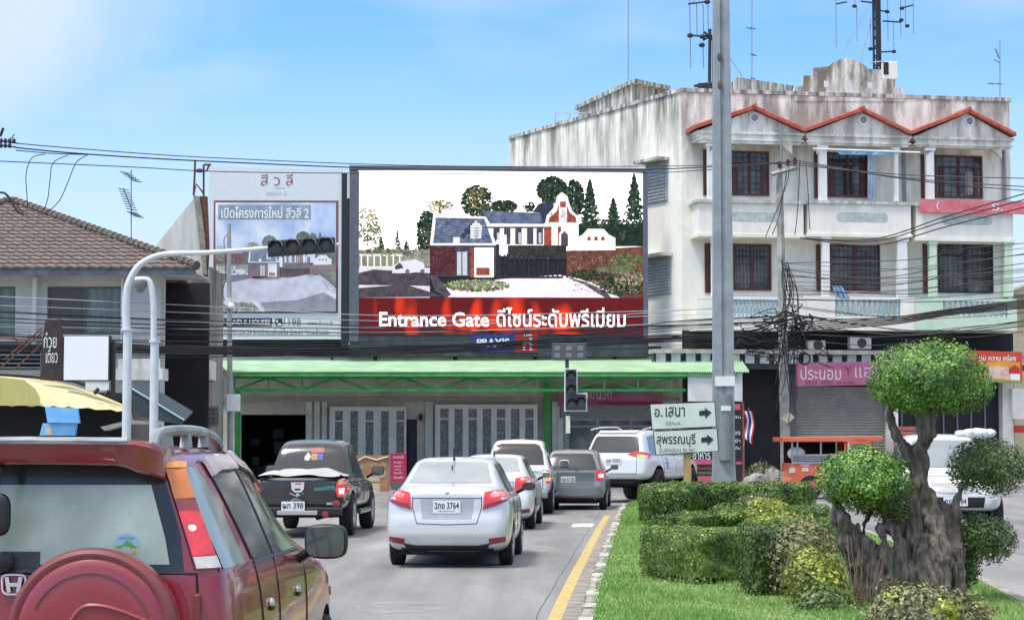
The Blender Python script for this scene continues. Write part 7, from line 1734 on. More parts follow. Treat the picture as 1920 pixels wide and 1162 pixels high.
# tail lamp column
def lampz(t): return (.548 + .172 * t, .610 + .194 * t, 1.66 - .465 * t)   # inner x, outer x, z from top (t=0) to bottom (t=1)
def lseg(t0, t1, sg=1):
    a0, a1, az_ = lampz(t0); b0, b1, bz_ = lampz(t1); return [(sg * a0, az_), (sg * a1, az_), (sg * (a1 + b1) / 2, (az_ + bz_) / 2), (sg * b1, bz_), (sg * b0, bz_), (sg * (a0 + b0) / 2, (az_ + bz_) / 2)]
M_lor2 = mat('amber_lens', (.66, .18, .02), .18, coat=1, c2=(.5, .12, .02), scale=9)
M_lr2 = mat('braking_red_lens', (.5, .012, .04), .18, coat=1, c2=(.25, .008, .015), scale=26, emit=(.9, .02, .06), es=.16)
for sg in (1, -1):
    par = c.patch('tail_lamp', lseg(0, .34, sg), 'rear', M_lor2, off=.018, rim=.025, grid=.04)
    c.patch('amber_top', lseg(0.01, .06, sg), 'rear', mat('amber_top', (.75, .30, .02), .2, coat=1), off=.022, rim=0, parent=par, grid=.04)
    c.patch('dark_red_lens', lseg(.34, .46, sg), 'rear', mat('dark_red_lens', (.22, .012, .03), .2, coat=1), off=.018, rim=.025, parent=par, grid=.04)
    c.patch('red_lens', lseg(.46, .88, sg), 'rear', M_lr2, off=.018, rim=.025, parent=par, grid=.04)
    c.patch('clear_lens', lseg(.89, 1.0, sg), 'rear', M_lwhite, off=.020, rim=.025, parent=par, grid=.04)
    cc = lampz(.61); b = MB(); h = c.hit('rear', sg * (cc[0] + cc[1]) / 2, cc[2]); b.ball(h[0] + Vector((0, -.016, 0)), (.020, .010, .014), 8); b.build('lit_bulb', mat('white_hot_bulb', (.9, .5, .5), .3, var=0, emit=(1, .55, .60), es=1.5), par, smooth=True)
c.lines('lamp_gasket', M_seam, [[(.54, 1.67), (.63, 1.43), (.712, 1.19)], [(.614, 1.67), (.715, 1.4), (.810, 1.18)]], 'rear', .004)
# spoiler
b = MB(); secs = []
for i in range(25):
    t = -1 + 2 * i / 24; x = t * .565; e = max(0, (abs(t) - .80) / .20); dz = -.03 * e * e - .012 * t * t; yb = -.17 + .05 * t * t + .12 * e * e; hgt = .105 + .03 * (abs(t) > .7) * min(1, (abs(t) - .7) / .15)
    y1 = .26; zt_ = 1.775 + dz
    secs.append([Vector((x, yb + .02, zt_)), Vector((x, yb, zt_ - .02)), Vector((x, yb + .02, zt_ - .05)), Vector((x, yb + .045, zt_ - hgt + .004)), Vector((x, yb + .07, zt_ - hgt - .01)), Vector((x, .10, zt_ - hgt - .015)), Vector((x, y1, zt_ - .055)), Vector((x, y1, zt_ - .012))])
b.add([p for s_ in secs for p in s_], [(i * 8 + k, (i + 1) * 8 + k, (i + 1) * 8 + (k + 1) % 8, i * 8 + (k + 1) % 8) for i in range(24) for k in range(8)] + [tuple(range(8)), tuple(24 * 8 + k for k in range(8))[::-1]])
spo = b.build('spoiler', M_crv, c.root, smooth=True)
b = MB(); b.tube([(-.45, -.172, 1.762), (0, -.178, 1.766), (.45, -.172, 1.762)], .018, 6); b.build('spoiler_sheen', mat('painted_sky_sheen', (.20, .21, .21), .6, c2=(.42, .43, .42), scale=7, stretch=(1, 1, 8)), spo)  # grey strip paints the sky's reflection along the spoiler top
# grey roof rails
for sg in (1,):
    q = path3([(sg * .50, .10, 1.735), (sg * .50, .20, 1.79), (sg * .51, .36, 1.806), (sg * .52, .8, 1.812), (sg * .52, 1.25, 1.80), (sg * .52, 1.5, 1.77), (sg * .52, 1.62, 1.73)], 6)
    b = MB(); b.tube(q, .026, 8); b.prism(Fr((sg * .505, 0, 0), math.pi / 2), [(.10, 1.72), (.44, 1.74), (.40, 1.80), (.20, 1.785)], -.02, .02)
    for y in (.75, 1.2): b.prism(Fr((sg * .52, 0, 0), math.pi / 2), [(y - .07, 1.73), (y + .07, 1.73), (y + .03, 1.805), (y - .03, 1.805)], -.018, .018)
    b.build('roof_rail', mat('grey_rail', (.19, .20, .21), .5, metal=.2, c2=(.36, .37, .38), scale=4), c.root, smooth=True)
# side glass
M_sg = mat('pale_side_glass', (.30, .36, .335), .1, ior=1.6, c2=(.22, .26, .25), scale=2.4)  # quarter glass in a pale grey-green tone
M_sgd = mat('dark_side_glass', (.07, .075, .075), .08, ior=1.6, c2=(.14, .14, .14), scale=1.8)
for ax in ('right', 'left'):
    c.patch('quarter_window', [(.12, 1.19), (.55, 1.195), (.50, 1.45), (.40, 1.64), (.10, 1.64)], ax, M_sg, off=.005, rim=0, grid=.05)
    c.patch('rear_door_window', [(.80, 1.19), (1.32, 1.19), (1.32, 1.65), (.62, 1.65), (.70, 1.45)], ax, M_sgd, off=.005, rim=0, grid=.05)
    c.patch('front_door_window', [(1.40, 1.19), (2.32, 1.17), (2.02, 1.50), (1.86, 1.64), (1.40, 1.65)], ax, M_sgd, off=.005, rim=0, grid=.05)
M_vis = mat('smoky_visor', (.40, .33, .34), .15, c2=(.52, .48, .5), scale=5, ior=1.5)
c.patch('rain_visor', [(.60, 1.59), (.60, 1.67), (1.34, 1.675), (1.34, 1.61), (.85, 1.61)], 'right', M_vis, off=.03, rim=.02, grid=.05); c.patch('rain_visor', [(1.40, 1.625), (1.40, 1.69), (1.86, 1.68), (2.06, 1.48), (1.9, 1.56)], 'right', M_vis, off=.03, rim=.02, grid=.05)
c.lines('window_trim', M_black, [[(.78, 1.18), (1.36, 1.18), (2.34, 1.16)], [(1.36, 1.18), (1.36, 1.66)], [(.76, 1.2), (.60, 1.66)]], 'right', .010)
c.lines('door_seam', M_seam, [[(.78, 1.17), (.88, .8), (1.0, .45)], [(1.36, 1.17), (1.40, .42)], [(2.38, 1.14), (2.4, .42)]], 'right', .005)
c.lines('tailgate_seam', M_seam, [[(-.72, 1.175), (.72, 1.175), (.745, .9), (.75, .55)]], 'rear', .006)
for y in (1.09, 2.02):
    h = c.hit('right', y, .965); b = MB(); b.ball(h[0] + Vector((.004, 0, 0)), (.018, .05, .026), 8); dh = b.build('door_handle', M_chrome, c.root, smooth=True)
    b = MB(); b.ball(h[0] + Vector((.008, .0, -.024)), (.016, .04, .016), 6); b.build('handle_cup', M_black, dh, smooth=True)
# rubber and hinge details
h = c.hit('rear', .735, 1.0); b = MB(); b.box(.715, .745, h[0].y - .035, h[0].y + .02, .92, 1.09); b.build('tailgate_hinge', M_crvl, c.root, bevel=.01)
b = MB(); h = c.hit('rear', -.13, 1.23); pv = h[0] + Vector((0, -.03, 0)); b.lathe(pv, (0, -1, 0), [(0, .045), (.02, .045), (.03, .03), (.032, .001)], 16); b.tube([pv + Vector((0, -.02, 0)), pv + Vector((-.30, -.01, .01)), pv + Vector((-.55, .0, .02))], .012, 6); b.build('wiper', M_black, c.root, smooth=True)
c.patch('wiper_base', [(-.62, 1.20), (.02, 1.20), (.02, 1.27), (-.58, 1.27)], 'rear', mat('matt_dark_trim', (.05, .055, .055), .7), off=.010, rim=.01)
# round window sticker
sx0, sz0 = .405, 1.29
def disc(name, r_, m, off, parent=None, zc=None, pts=None):
    p = pts or [(sx0 + r_ * math.cos(6.283 * k / 28), sz0 + r_ * math.sin(6.283 * k / 28)) for k in range(28)]
    return c.patch(name, p, 'rear', m, off=off, rim=0, parent=parent, grid=.03)
stk = disc('round_sticker', .062, mat('stk_white', (.6, .66, .62), .5), .009)
disc('sticker_field', .056, mat('stk_yellow', (.62, .58, .14), .5), .0105, stk)
disc('sticker_sky', 0, mat('stk_sky', (.35, .6, .72), .5), .012, stk, pts=[(sx0 + .056 * math.cos(a), sz0 + .056 * math.sin(a)) for a in [.1 + (math.pi - .2) * k / 14 for k in range(15)]])
disc('sticker_hill', 0, mat('stk_green', (.12, .40, .10), .5), .0135, stk, pts=[(sx0 - .052, sz0 - .004), (sx0 + .05, sz0 - .002), (sx0 + .03, sz0 + .012), (sx0 + .004, sz0 + .03), (sx0 - .02, sz0 + .01)])
disc('sticker_car', 0, mat('stk_car', (.55, .50, .42), .5), .015, stk, pts=[(sx0 - .032, sz0 - .028), (sx0 + .038, sz0 - .028), (sx0 + .040, sz0 - .012), (sx0 + .022, sz0 - .008), (sx0 + .012, sz0 + .002), (sx0 - .016, sz0 + .002), (sx0 - .030, sz0 - .012)])
hS = c.hit('rear', sx0, sz0)
fSt = Fr((0, hS[0].y - .012, 0), 0); text(fSt, 'THAILAND', sx0 - .036, sx0 + .036, sz0 + .037, sz0 + .048, .004, mat('stk_text', (.05, .12, .4), .5), stk)
# spare wheel with hard cover
scx, scz, scy = .322, .935, -.03
b = MB(); b.lathe((scx, scy, scz), (0, -1, 0), [(0, .30), (.03, .345), (.10, .362), (.20, .362), (.235, .352), (.245, .335), (.243, .322), (.250, .312), (.258, .290), (.262, .20), (.262, .001)], 64)
spw = b.build('spare_wheel_cover', M_crv, c.root, smooth=True)
b = MB(); b.lathe((scx, scy, scz), (0, -1, 0), [(.19, .366), (.215, .369), (.240, .362), (.252, .345), (.250, .332)], 64); b.build('cover_ring', M_crvl, spw, smooth=True)
b = MB(); yy = scy - .260; b.tube(path3([(scx - .20, yy, scz - .16), (scx - .12, yy - .004, scz - .02), (scx - .05, yy - .004, scz + .10), (scx + .02, yy - .004, scz + .125), (scx + .14, yy - .004, scz + .10), (scx + .31, yy + .004, scz + .03)], 5), .011, 6)
b.build('embossed_line', M_crv, spw, smooth=True)
b = MB(); b.tube([Vector((scx + .262 * math.cos(a), yy, scz + .262 * math.sin(a))) for a in [.3 + 2.4 * k / 24 for k in range(25)]], .006, 5); b.build('embossed_arc', M_crvl, spw)
# emblem in a rounded frame
h = c.hit('rear', -.115, 1.12); ey = h[0].y - .012; ex, ez = -.088, 1.128; fE3 = Fr((0, ey, 0), 0)
b = MB()
fr_pts = [(ex + .052 * math.copysign(abs(math.cos(a)) ** .45, math.cos(a)) * (1 + .10 * math.sin(a)), ez + .043 * math.copysign(abs(math.sin(a)) ** .45, math.sin(a))) for a in [6.283 * k / 32 for k in range(33)]]
b.tube([fE3.P(u, .004, z) for u, z in fr_pts], .0055, 5)
b.prism(fE3, [(ex - .040, ez + .034), (ex - .022, ez + .034), (ex - .018, ez + .008), (ex + .018, ez + .008), (ex + .022, ez + .034), (ex + .040, ez + .034), (ex + .028, ez - .034), (ex + .012, ez - .034), (ex + .016, ez - .008), (ex - .016, ez - .008), (ex - .012, ez - .034), (ex - .028, ez - .034)], 0, .008)
b.build('badge', mat('white_chrome', (.75, .76, .78), .2, metal=.3), c.root)
# wing mirror
c.mirror(2.22, 1.21, 1.01, M_black, (.255, .205, .13))
# hanging parking mirror at the tailgate's left top
b = MB(); b.tube([Vector((-.13, .0, 1.69)), Vector((-.14, -.10, 1.64)), Vector((-.15, -.12, 1.52))], .02, 6); b.build('parking_mirror_stalk', M_black, c.root)
bm = bmesh.new(); bmesh.ops.create_uvsphere(bm, u_segments=24, v_segments=14, radius=1)
for v_ in bm.verts:
    q = v_.co; q = Vector((math.copysign(abs(q.x) ** .6, q.x), math.copysign(abs(q.y) ** .7, q.y), math.copysign(abs(q.z) ** .6, q.z))); v_.co = Vector((-.148 + q.x * .075, -.13 + q.y * .03, 1.44 + q.z * .095))
me = bpy.data.meshes.new('parking_mirror'); bm.to_mesh(me); bm.free(); me.materials.append(M_black); me.polygons.foreach_set('use_smooth', [True] * len(me.polygons)); o = bpy.data.objects.new('parking_mirror', me); COL.objects.link(o); o.parent = c.root
b = MB(); b.box(-.8, .8, -.06, .02, .42, .60); b.build('rear_bumper', mat('grey_bumper', (.1, .1, .105), .6), c.root, bevel=.03)
b = MB(); b.box(-.6, .6, .3, 3.8, .3, .42); b.build('underbody', M_under, c.root)
c.patch('side_marker', [(3.62, .86), (3.74, .86), (3.74, .81), (3.62, .81)], 'right', M_lor, off=.01, rim=.01)
c.wheels((.75, 3.35), .78, .36, .22, 5)
crv = c; crv.place(-2.119, 9.05, .04)
# ================================================================ VEGETATION
nr = np.random.default_rng(5)
def leaf_mat(name, c1, c2, c3=None, rough=.5, ns=3.5):
    m = bpy.data.materials.new(name); m.use_nodes = True; t = m.node_tree; b = t.nodes['Principled BSDF']; b.inputs['Roughness'].default_value = rough
    ge = t.nodes.new('ShaderNodeNewGeometry'); cr_ = t.nodes.new('ShaderNodeValToRGB'); e = cr_.color_ramp.elements
    e[0].color = (*c1, 1); e[0].position = 0; e[1].color = (*c2, 1); e[1].position = .75
    if c3: n_ = cr_.color_ramp.elements.new(1.0); n_.color = (*c3, 1)
    no = t.nodes.new('ShaderNodeTexNoise'); no.inputs['Scale'].default_value = ns; no.inputs['Detail'].default_value = 3; t.links.new(ge.outputs['Position'], no.inputs['Vector'])
    ma = t.nodes.new('ShaderNodeMath'); ma.operation = 'MULTIPLY_ADD'; ma.inputs[1].default_value = .55; t.links.new(ge.outputs['Random Per Island'], ma.inputs[0])
    mb_ = t.nodes.new('ShaderNodeMapRange'); mb_.inputs[1].default_value = .38; mb_.inputs[2].default_value = .62; mb_.inputs[4].default_value = .48; t.links.new(no.outputs[0], mb_.inputs[0])
    t.links.new(mb_.outputs[0], ma.inputs[2]); t.links.new(ma.outputs[0], cr_.inputs[0]); t.links.new(cr_.outputs[0], b.inputs['Base Color'])
    tr = t.nodes.new('ShaderNodeBsdfTranslucent'); t.links.new(cr_.outputs[0], tr.inputs[0]); ms = t.nodes.new('ShaderNodeMixShader'); ms.inputs[0].default_value = .12
    t.links.new(b.outputs[0], ms.inputs[1]); t.links.new(tr.outputs[0], ms.inputs[2]); t.links.new(ms.outputs[0], t.nodes['Material Output'].inputs[0])
    return m
def leaf_quads(P_, N_, L_, Wd, spread=.9):
    n = len(P_); nn = N_ + nr.normal(0, spread * .42, (n, 3)); nn /= np.linalg.norm(nn, axis=1)[:, None]
    a = np.cross(nn, nr.normal(0, 1, (n, 3))); a /= np.linalg.norm(a, axis=1)[:, None]; b = np.cross(nn, a)
    L_ = L_ * nr.uniform(.6, 1.3, (n, 1)); Wd = L_ * Wd
    V = np.stack([P_ - a * L_ / 2, P_ + b * Wd / 2 + nn * L_ * .08, P_ + a * L_ / 2, P_ - b * Wd / 2 + nn * L_ * .08], 1).reshape(-1, 3)
    return V
def np_obj(name, V, nper, m, parent=None, extra=None):
    nf = len(V) // nper; me = bpy.data.meshes.new(name); vv = V; 
    loops = np.arange(len(V), dtype=np.int32); starts = np.arange(nf, dtype=np.int32) * nper; tot = np.full(nf, nper, np.int32)
    if extra is not None:
        eV, eF = extra; off = len(vv); vv = np.concatenate([vv, eV]); loops = np.concatenate([loops, (eF + off).reshape(-1).astype(np.int32)])
        starts = np.concatenate([starts, (np.arange(len(eF)) * eF.shape[1] + nf * nper).astype(np.int32)]); tot = np.concatenate([tot, np.full(len(eF), eF.shape[1], np.int32)])
    if parent: 
        loc = wmat(parent).translation; vv = vv - np.array(loc)
    me.vertices.add(len(vv)); me.vertices.foreach_set('co', vv.astype(np.float32).ravel()); me.loops.add(len(loops)); me.loops.foreach_set('vertex_index', loops)
    me.polygons.add(len(starts)); me.polygons.foreach_set('loop_start', starts); me.polygons.foreach_set('loop_total', tot); me.update(calc_edges=True); me.validate()
    me.materials.append(m); o = bpy.data.objects.new(name, me); COL.objects.link(o)
    if parent: o.parent = parent; WM[o.name] = wmat(parent)
    return o
def surf_sample(V, F, n):
    T = np.concatenate([F[:, [0, 1, 2]], F[:, [0, 2, 3]]]) if F.shape[1] == 4 else F
    A, B, C = V[T[:, 0]], V[T[:, 1]], V[T[:, 2]]; cr_ = np.cross(B - A, C - A); ar = np.linalg.norm(cr_, axis=1); p = ar / ar.sum()
    i = nr.choice(len(T), n, p=p); u = nr.random((n, 1)); v = nr.random((n, 1)); f = (u + v) > 1; u = np.where(f, 1 - u, u); v = np.where(f, 1 - v, v)
    N_ = cr_[i] / ar[i][:, None]
    return A[i] + (B[i] - A[i]) * u + (C[i] - A[i]) * v, N_
def surf_area(V, F):
    T = np.concatenate([F[:, [0, 1, 2]], F[:, [0, 2, 3]]]); return .5 * np.linalg.norm(np.cross(V[T[:, 1]] - V[T[:, 0]], V[T[:, 2]] - V[T[:, 0]]), axis=1).sum()
def lump(V, amp, sc, seed):
    out = V.copy()
    for i, p in enumerate(V):
        q = Vector(p); out[i] += np.array(noise.noise_vector(q * sc + Vector((seed, 0, 0)))) * amp + np.array(noise.noise_vector(q * sc * 3.1 + Vector((0, seed, 0)))) * amp * .4
    return out
def ellipsoid(c, r, flat=.0, n=18):
    V = []; F = []
    m_ = 2 * n
    for i in range(n + 1):
        ph = math.pi * i / n
        for k in range(m_):
            t = math.pi * k / n; z = math.cos(ph); zz = z * r[2] * (1 if z > 0 else (1 - flat)); V.append((c[0] + r[0] * math.sin(ph) ** .85 * math.cos(t), c[1] + r[1] * math.sin(ph) ** .85 * math.sin(t), c[2] + zz))
    for i in range(n):
        for k in range(m_): F.append((i * m_ + k, (i + 1) * m_ + k, (i + 1) * m_ + (k + 1) % m_, i * m_ + (k + 1) % m_))
    return np.array(V), np.array(F)
def orient(V, F, axis):
    """face every polygon away from the nearest point of the shape's own axis"""
    axis = np.array(axis); C = V[F].mean(1); n_ = np.cross(V[F[:, 1]] - V[F[:, 0]], V[F[:, 2]] - V[F[:, 0]]) + np.cross(V[F[:, 2]] - V[F[:, 0]], V[F[:, 3]] - V[F[:, 0]])
    d = ((C[:, None, :] - axis[None]) ** 2).sum(2).argmin(1); out = C - axis[d]; fl = (n_ * out).sum(1) < 0
    F = F.copy(); F[fl] = F[fl][:, ::-1]; return V, F
def bush(name, V, F, size, dens, m, parent=None, amp=.04, seed=1, depth=.10, wid=.6, sc=3.0, fluff=0.0, axis=None):
    V, F = orient(V, F, axis if axis is not None else [V.mean(0)]); V = lump(V, amp, sc, seed)
    cen = V.mean(0); n = int(surf_area(V, F) * dens); P_, N_ = surf_sample(V, F, n)
    d = nr.random((n, 1)) ** 1.5 * depth; P_ = P_ - N_ * d + N_ * np.abs(nr.normal(0, .012 + fluff, (n, 1)))
    L_ = leaf_quads(P_, N_, size, wid, .55 if name != 'bush' else .9)
    core = cen + (V - cen) * (1 - depth * .8 / max(.2, np.abs(V - cen).max()))
    axp = np.array(axis if axis is not None else [cen]); dn = ((V[:, None, :] - axp[None]) ** 2).sum(2).argmin(1); tw = axp[dn] - V; tl_ = np.linalg.norm(tw, axis=1)[:, None]; core = V + tw / np.maximum(tl_, 1e-6) * np.minimum(depth * 1.0, tl_ * .5)
    return np_obj(name, L_, 4, m, parent, (core, F))
def surf_normals(V, F, cen):
    N_ = np.zeros_like(V); fn = np.cross(V[F[:, 1]] - V[F[:, 0]], V[F[:, 2]] - V[F[:, 0]])
    for k in range(F.shape[1]): np.add.at(N_, F[:, k], fn)
    N_ /= np.maximum(np.linalg.norm(N_, axis=1)[:, None], 1e-9)
    return N_
def sweep(path, w, h, z0=.10, rnd_=.12, seg=.09, taper=.0):
    """clipped hedge: rounded box swept along a ground path, closed at both ends"""
    P_ = path3([(x, y, 0) for x, y in path], 6); tot = [0]
    for i in range(1, len(P_)): tot.append(tot[-1] + (P_[i] - P_[i - 1]).length)
    n = max(6, int(tot[-1] / seg)); pts = []
    for k in range(n + 1):
        s_ = tot[-1] * k / n; j = max(i for i in range(len(tot)) if tot[i] <= s_ + 1e-9); j = min(j, len(P_) - 2); t = (s_ - tot[j]) / max(1e-6, tot[j + 1] - tot[j]); pts.append(P_[j].lerp(P_[j + 1], t))
    prof = []   # (across, height)
    hw = w / 2
    for t in np.linspace(0, 1, 6): prof.append((-hw * (.93 + .07 * min(1, t * 2)), z0 + (h - rnd_) * t))
    for a in (60, 30): prof.append((-hw + rnd_ * (1 - math.cos(R(90 - a))) , z0 + h - rnd_ + rnd_ * math.sin(R(90 - a))))
    for t in np.linspace(-1, 1, 7): prof.append((t * (hw - rnd_), z0 + h))
    for a in (30, 60): prof.append((hw - rnd_ * (1 - math.cos(R(90 - a))), z0 + h - rnd_ + rnd_ * math.sin(R(90 - a))))
    for t in np.linspace(1, 0, 6): prof.append((hw * (.93 + .07 * min(1, t * 2)), z0 + (h - rnd_) * t))
    V = []; F = []; m_ = len(prof)
    ends = 4
    rings = []
    for i, p in enumerate(pts):
        d = (pts[min(i + 1, n)] - pts[max(i - 1, 0)]).normalized(); nx = Vector((-d.y, d.x, 0)); rings.append((p, d, nx))
    seq = []
    for e in range(ends, 0, -1): seq.append((0, -math.sin(R(90 * e / ends)) * rnd_, 1 - (1 - math.cos(R(90 * e / ends))) * rnd_ / hw, e))
    for i in range(n + 1): seq.append((i, 0, 1, 0))
    for e in range(1, ends + 1): seq.append((n, math.sin(R(90 * e / ends)) * rnd_, 1 - (1 - math.cos(R(90 * e / ends))) * rnd_ / hw, e))
    for (i, ad, sc_, e) in seq:
        p, d, nx = rings[i]; zz = (1 - math.cos(R(90 * e / ends))) * rnd_ * .6
        for (a, z) in prof: q = p + d * ad + nx * a * sc_; V.append((q.x, q.y, min(z, z0 + h - zz)))
    R0 = len(seq)
    for i in range(R0 - 1):
        for k in range(m_ - 1): F.append((i * m_ + k, (i + 1) * m_ + k, (i + 1) * m_ + k + 1, i * m_ + k + 1))
    for base in (0, (R0 - 1) * m_):
        for k in range(m_ // 2): F.append((base + k, base + k + 1, base + m_ - 2 - k, base + m_ - 1 - k))
    return np.array(V), np.array(F)
M_hed = leaf_mat('hedge_leaf', (.014, .034, .007), (.13, .24, .035), (.38, .46, .13))
M_hed2 = leaf_mat('box_leaf', (.010, .028, .006), (.11, .20, .034), (.28, .26, .10))
M_top = leaf_mat('topiary_leaf', (.024, .066, .012), (.16, .33, .050), (.42, .56, .16))
M_topd = leaf_mat('topiary_leaf_dull', (.024, .052, .014), (.12, .20, .050), (.30, .29, .13))
M_crot = leaf_mat('croton_leaf', (.10, .15, .04), (.34, .38, .06), (.72, .72, .08))
M_crotg = leaf_mat('croton_grey', (.13, .125, .07), (.26, .26, .12), (.42, .42, .12))
M_olive = leaf_mat('olive_leaf', (.07, .085, .03), (.14, .16, .06), (.22, .22, .10))
def G2(px, py): p = gnd(px, py, .12); return (p.x, p.y)
def hedge(label, path, w, h, m, size=.042, dens=2200, seed=1, amp=.045, **k):
    V, F = sweep(path, w, h, z0=.10, **k); pp_ = path3([(x, y, .1 + h * .5) for x, y in path], 8); e0, e1 = (pp_[1] - pp_[0]).normalized(), (pp_[-1] - pp_[-2]).normalized()
    ax_ = [tuple(p) for p in pp_[2:-2]]; o = bush('hedge', V, F, size, dens, m, None, amp, seed, depth=.10, wid=.62, axis=ax_); return tag(o, label, 'hedge', 'clipped hedges on the island')
def back(px, py, dy): x, y = G2(px, py); return (x + RD * dy, y + dy)
# front faces follow the measured ground lines; width goes away from the camera
def row_hedge(label, p0, p1, depth, h, m, **k):
    a = G2(*p0); c = G2(*p1); o_ = depth / 2
    return hedge(label, [(a[0] + .35, a[1] + o_), ((a[0] + c[0]) / 2, (a[1] + c[1]) / 2 + o_), (c[0] - .1, c[1] + o_)], depth, h, m, **k)
row_hedge('dark green boxy hedge nearest the camera at the left of the planting', (1216, 1078), (1372, 1093), .85, .60, M_hed, seed=1)
row_hedge('taller dark clipped block joined behind the yellow crotons', (1362, 1112), (1500, 1112), .9, .74, M_hed2, seed=2)
row_hedge('low narrow clipped hedge in the second row behind the nearest box hedge', (1234, 990), (1395, 984), .75, .27, M_hed, seed=3, size=.045, dens=1700)
a = G2(1212, 984); 
hedge('long curved clipped hedge closing the far end of the planting', [(a[0] + .45, a[1] + .3), (a[0] + .5, a[1] + 2.8), (a[0] + 1.2, a[1] + 4.3), (a[0] + 2.4, a[1] + 4.8), (a[0] + 3.7, a[1] + 4.5)], .9, .74, M_hed, size=.055, dens=1300, seed=4)
a = G2(1305, 970)
hedge('inner clipped hedge just in front of the long curved one', [(a[0] + .3, a[1] + 1.0), (a[0] + 1.2, a[1] + 1.6), (a[0] + 2.6, a[1] + 1.4)], .8, .66, M_hed, size=.05, dens=1400, seed=5)
row_hedge('short dark hedge behind the croton bushes and left topiary ball', (1450, 990), (1560, 990), .9, .42, M_hed, seed=6, size=.045, dens=1700)
row_hedge('thin low hedge running behind the dark clipped block', (1440, 1030), (1575, 1034), .7, .48, M_hed, seed=7, size=.04, dens=1900)
def ball_bush(label, px, py, Y, rx, ry, rz, m, size, dens, seed, amp=.06, fluff=.01, name='bush', cat='bush', base=None):
    p = at(px, py, Y); V, F = ellipsoid((p.x, p.y, max(p.z, .06)), (rx, ry, rz), n=14); V[:, 2] = np.maximum(V[:, 2], .06 + .02 * np.sin(V[:, 0] * 9))
    o = bush(name, V, F, size, dens, m, None, amp, seed, depth=.12, wid=.55, fluff=fluff); return tag(o, label, cat)
ball_bush('small olive clipped dome at the back of the planting', 1420, 948, 42.0, .42, .4, .26, M_olive, .045, 1800, 11)
ball_bush('grass green rounded mound between the clipped hedges', 1372, 966, 39.0, .45, .4, .24, M_hed, .04, 1800, 12)
ball_bush('bright yellow croton clump in the middle of the planting', 1440, 962, 36.5, .42, .35, .24, M_crot, .07, 900, 13, fluff=.03)
ball_bush('low yellow green croton fringe above the thin hedge', 1470, 982, 31.5, .48, .3, .16, M_crot, .06, 1000, 14, fluff=.02)
ball_bush('pale yellow grey croton mound beside the dark clipped block', 1508, 1060, 22.0, .40, .36, .44, M_crotg, .05, 1900, 15, fluff=.02)
ball_bush('tall leafy croton bush with bright yellow tips beside the tree trunk', 1530, 1100, 20.6, .30, .30, .36, M_crot, .055, 1600, 16, fluff=.03)
ball_bush('dark green leafy clump at the foot of the yellow croton', 1548, 1160, 20.2, .32, .25, .26, M_topd, .06, 1300, 17, fluff=.03)
ball_bush('wide croton bush with yellow tips along the bottom in front of the trunk', 1738, 1172, 18.7, .58, .34, .34, M_crotg, .055, 1500, 18, fluff=.03)
ball_bush('few bright yellow croton sprigs on top of the bottom bush', 1700, 1120, 18.7, .26, .12, .08, M_crot, .065, 700, 19, fluff=.05)
ball_bush('bright lime sprig poking up in the bottom bush', 1778, 1146, 18.3, .12, .08, .10, M_crot, .07, 900, 20, fluff=.05)
ball_bush('reddish brown dry tuft beside the bottom croton', 1842, 1150, 19.6, .16, .12, .10, leaf_mat('dry_leaf', (.14, .08, .05), (.3, .17, .10)), .04, 900, 21, fluff=.03)
# ---- topiary tree
TYD = 21.0
TS = 21.0 / 23.4
tb = at(1690, 1110, TYD)
tree = thing('topiary_tree', (tb.x, TYD, .12), 'gnarled many stemmed topiary tree with five clipped leafy balls', 'tree')
def tp(px, py, dy=0): p = at(px, py, TYD + dy); return p
stems = [  # (points (px,py,dy), radii in metres)
    ([(1625, 1150, 0), (1622, 1085, 0), (1605, 1040, -.05), (1588, 1000, -.1), (1573, 965, -.1), (1566, 925, -.1)], [.17, .17, .16, .125, .105, .09]),
    ([(1660, 1150, -.1), (1652, 1090, -.15), (1640, 1050, -.12), (1618, 1012, -.05), (1600, 985, 0)], [.17, .16, .14, .10, .06]),
    ([(1690, 1155, -.2), (1690, 1095, -.22), (1688, 1050, -.2), (1683, 1010, -.1), (1664, 975, 0), (1650, 945, 0)], [.16, .13, .10, .09, .08, .06]),
    ([(1705, 1155, -.1), (1712, 1095, -.1), (1716, 1045, 0), (1712, 1000, .05), (1716, 950, .05), (1722, 890, .05), (1728, 845, .05), (1738, 800, .05), (1742, 760, .05)], [.20, .19, .16, .14, .15, .125, .12, .115, .11]),
    ([(1720, 880, .1), (1700, 850, .1), (1682, 810, .1), (1671, 775, .1), (1672, 745, .1)], [.10, .085, .07, .065, .06]),
    ([(1745, 1155, -.15), (1748, 1090, -.15), (1756, 1040, -.1), (1757, 990, -.05), (1748, 950, 0), (1736, 915, .0)], [.20, .19, .17, .12, .10, .07]),
    ([(1784, 1150, 0), (1790, 1090, 0), (1790, 1040, 0), (1784, 990, .05), (1788, 950, .0), (1800, 925, 0), (1812, 900, 0)], [.15, .125, .115, .10, .085, .07, .06]),
    ([(1770, 1150, .1), (1772, 1080, .1), (1775, 1030, .1), (1768, 985, .1)], [.16, .13, .10, .07]),
    ([(1600, 1030, .1), (1620, 990, .15), (1632, 960, .15), (1640, 935, .1)], [.08, .05, .045, .04]),
    ([(1730, 940, .1), (1762, 945, .1), (1776, 955, .1)], [.08, .07, .06]),
    ([(1625, 1150, .15), (1700, 1110, .2), (1780, 1150, .15)], [.2, .3, .2]),
    ([(1668, 1155, -.24), (1668, 1075, -.26), (1660, 1020, -.2), (1652, 985, -.1)], [.085, .07, .06, .04]),
    ([(1738, 1150, -.28), (1728, 1090, -.28), (1722, 1050, -.22), (1736, 1010, -.18)], [.09, .07, .06, .05]),
]
b = MB()
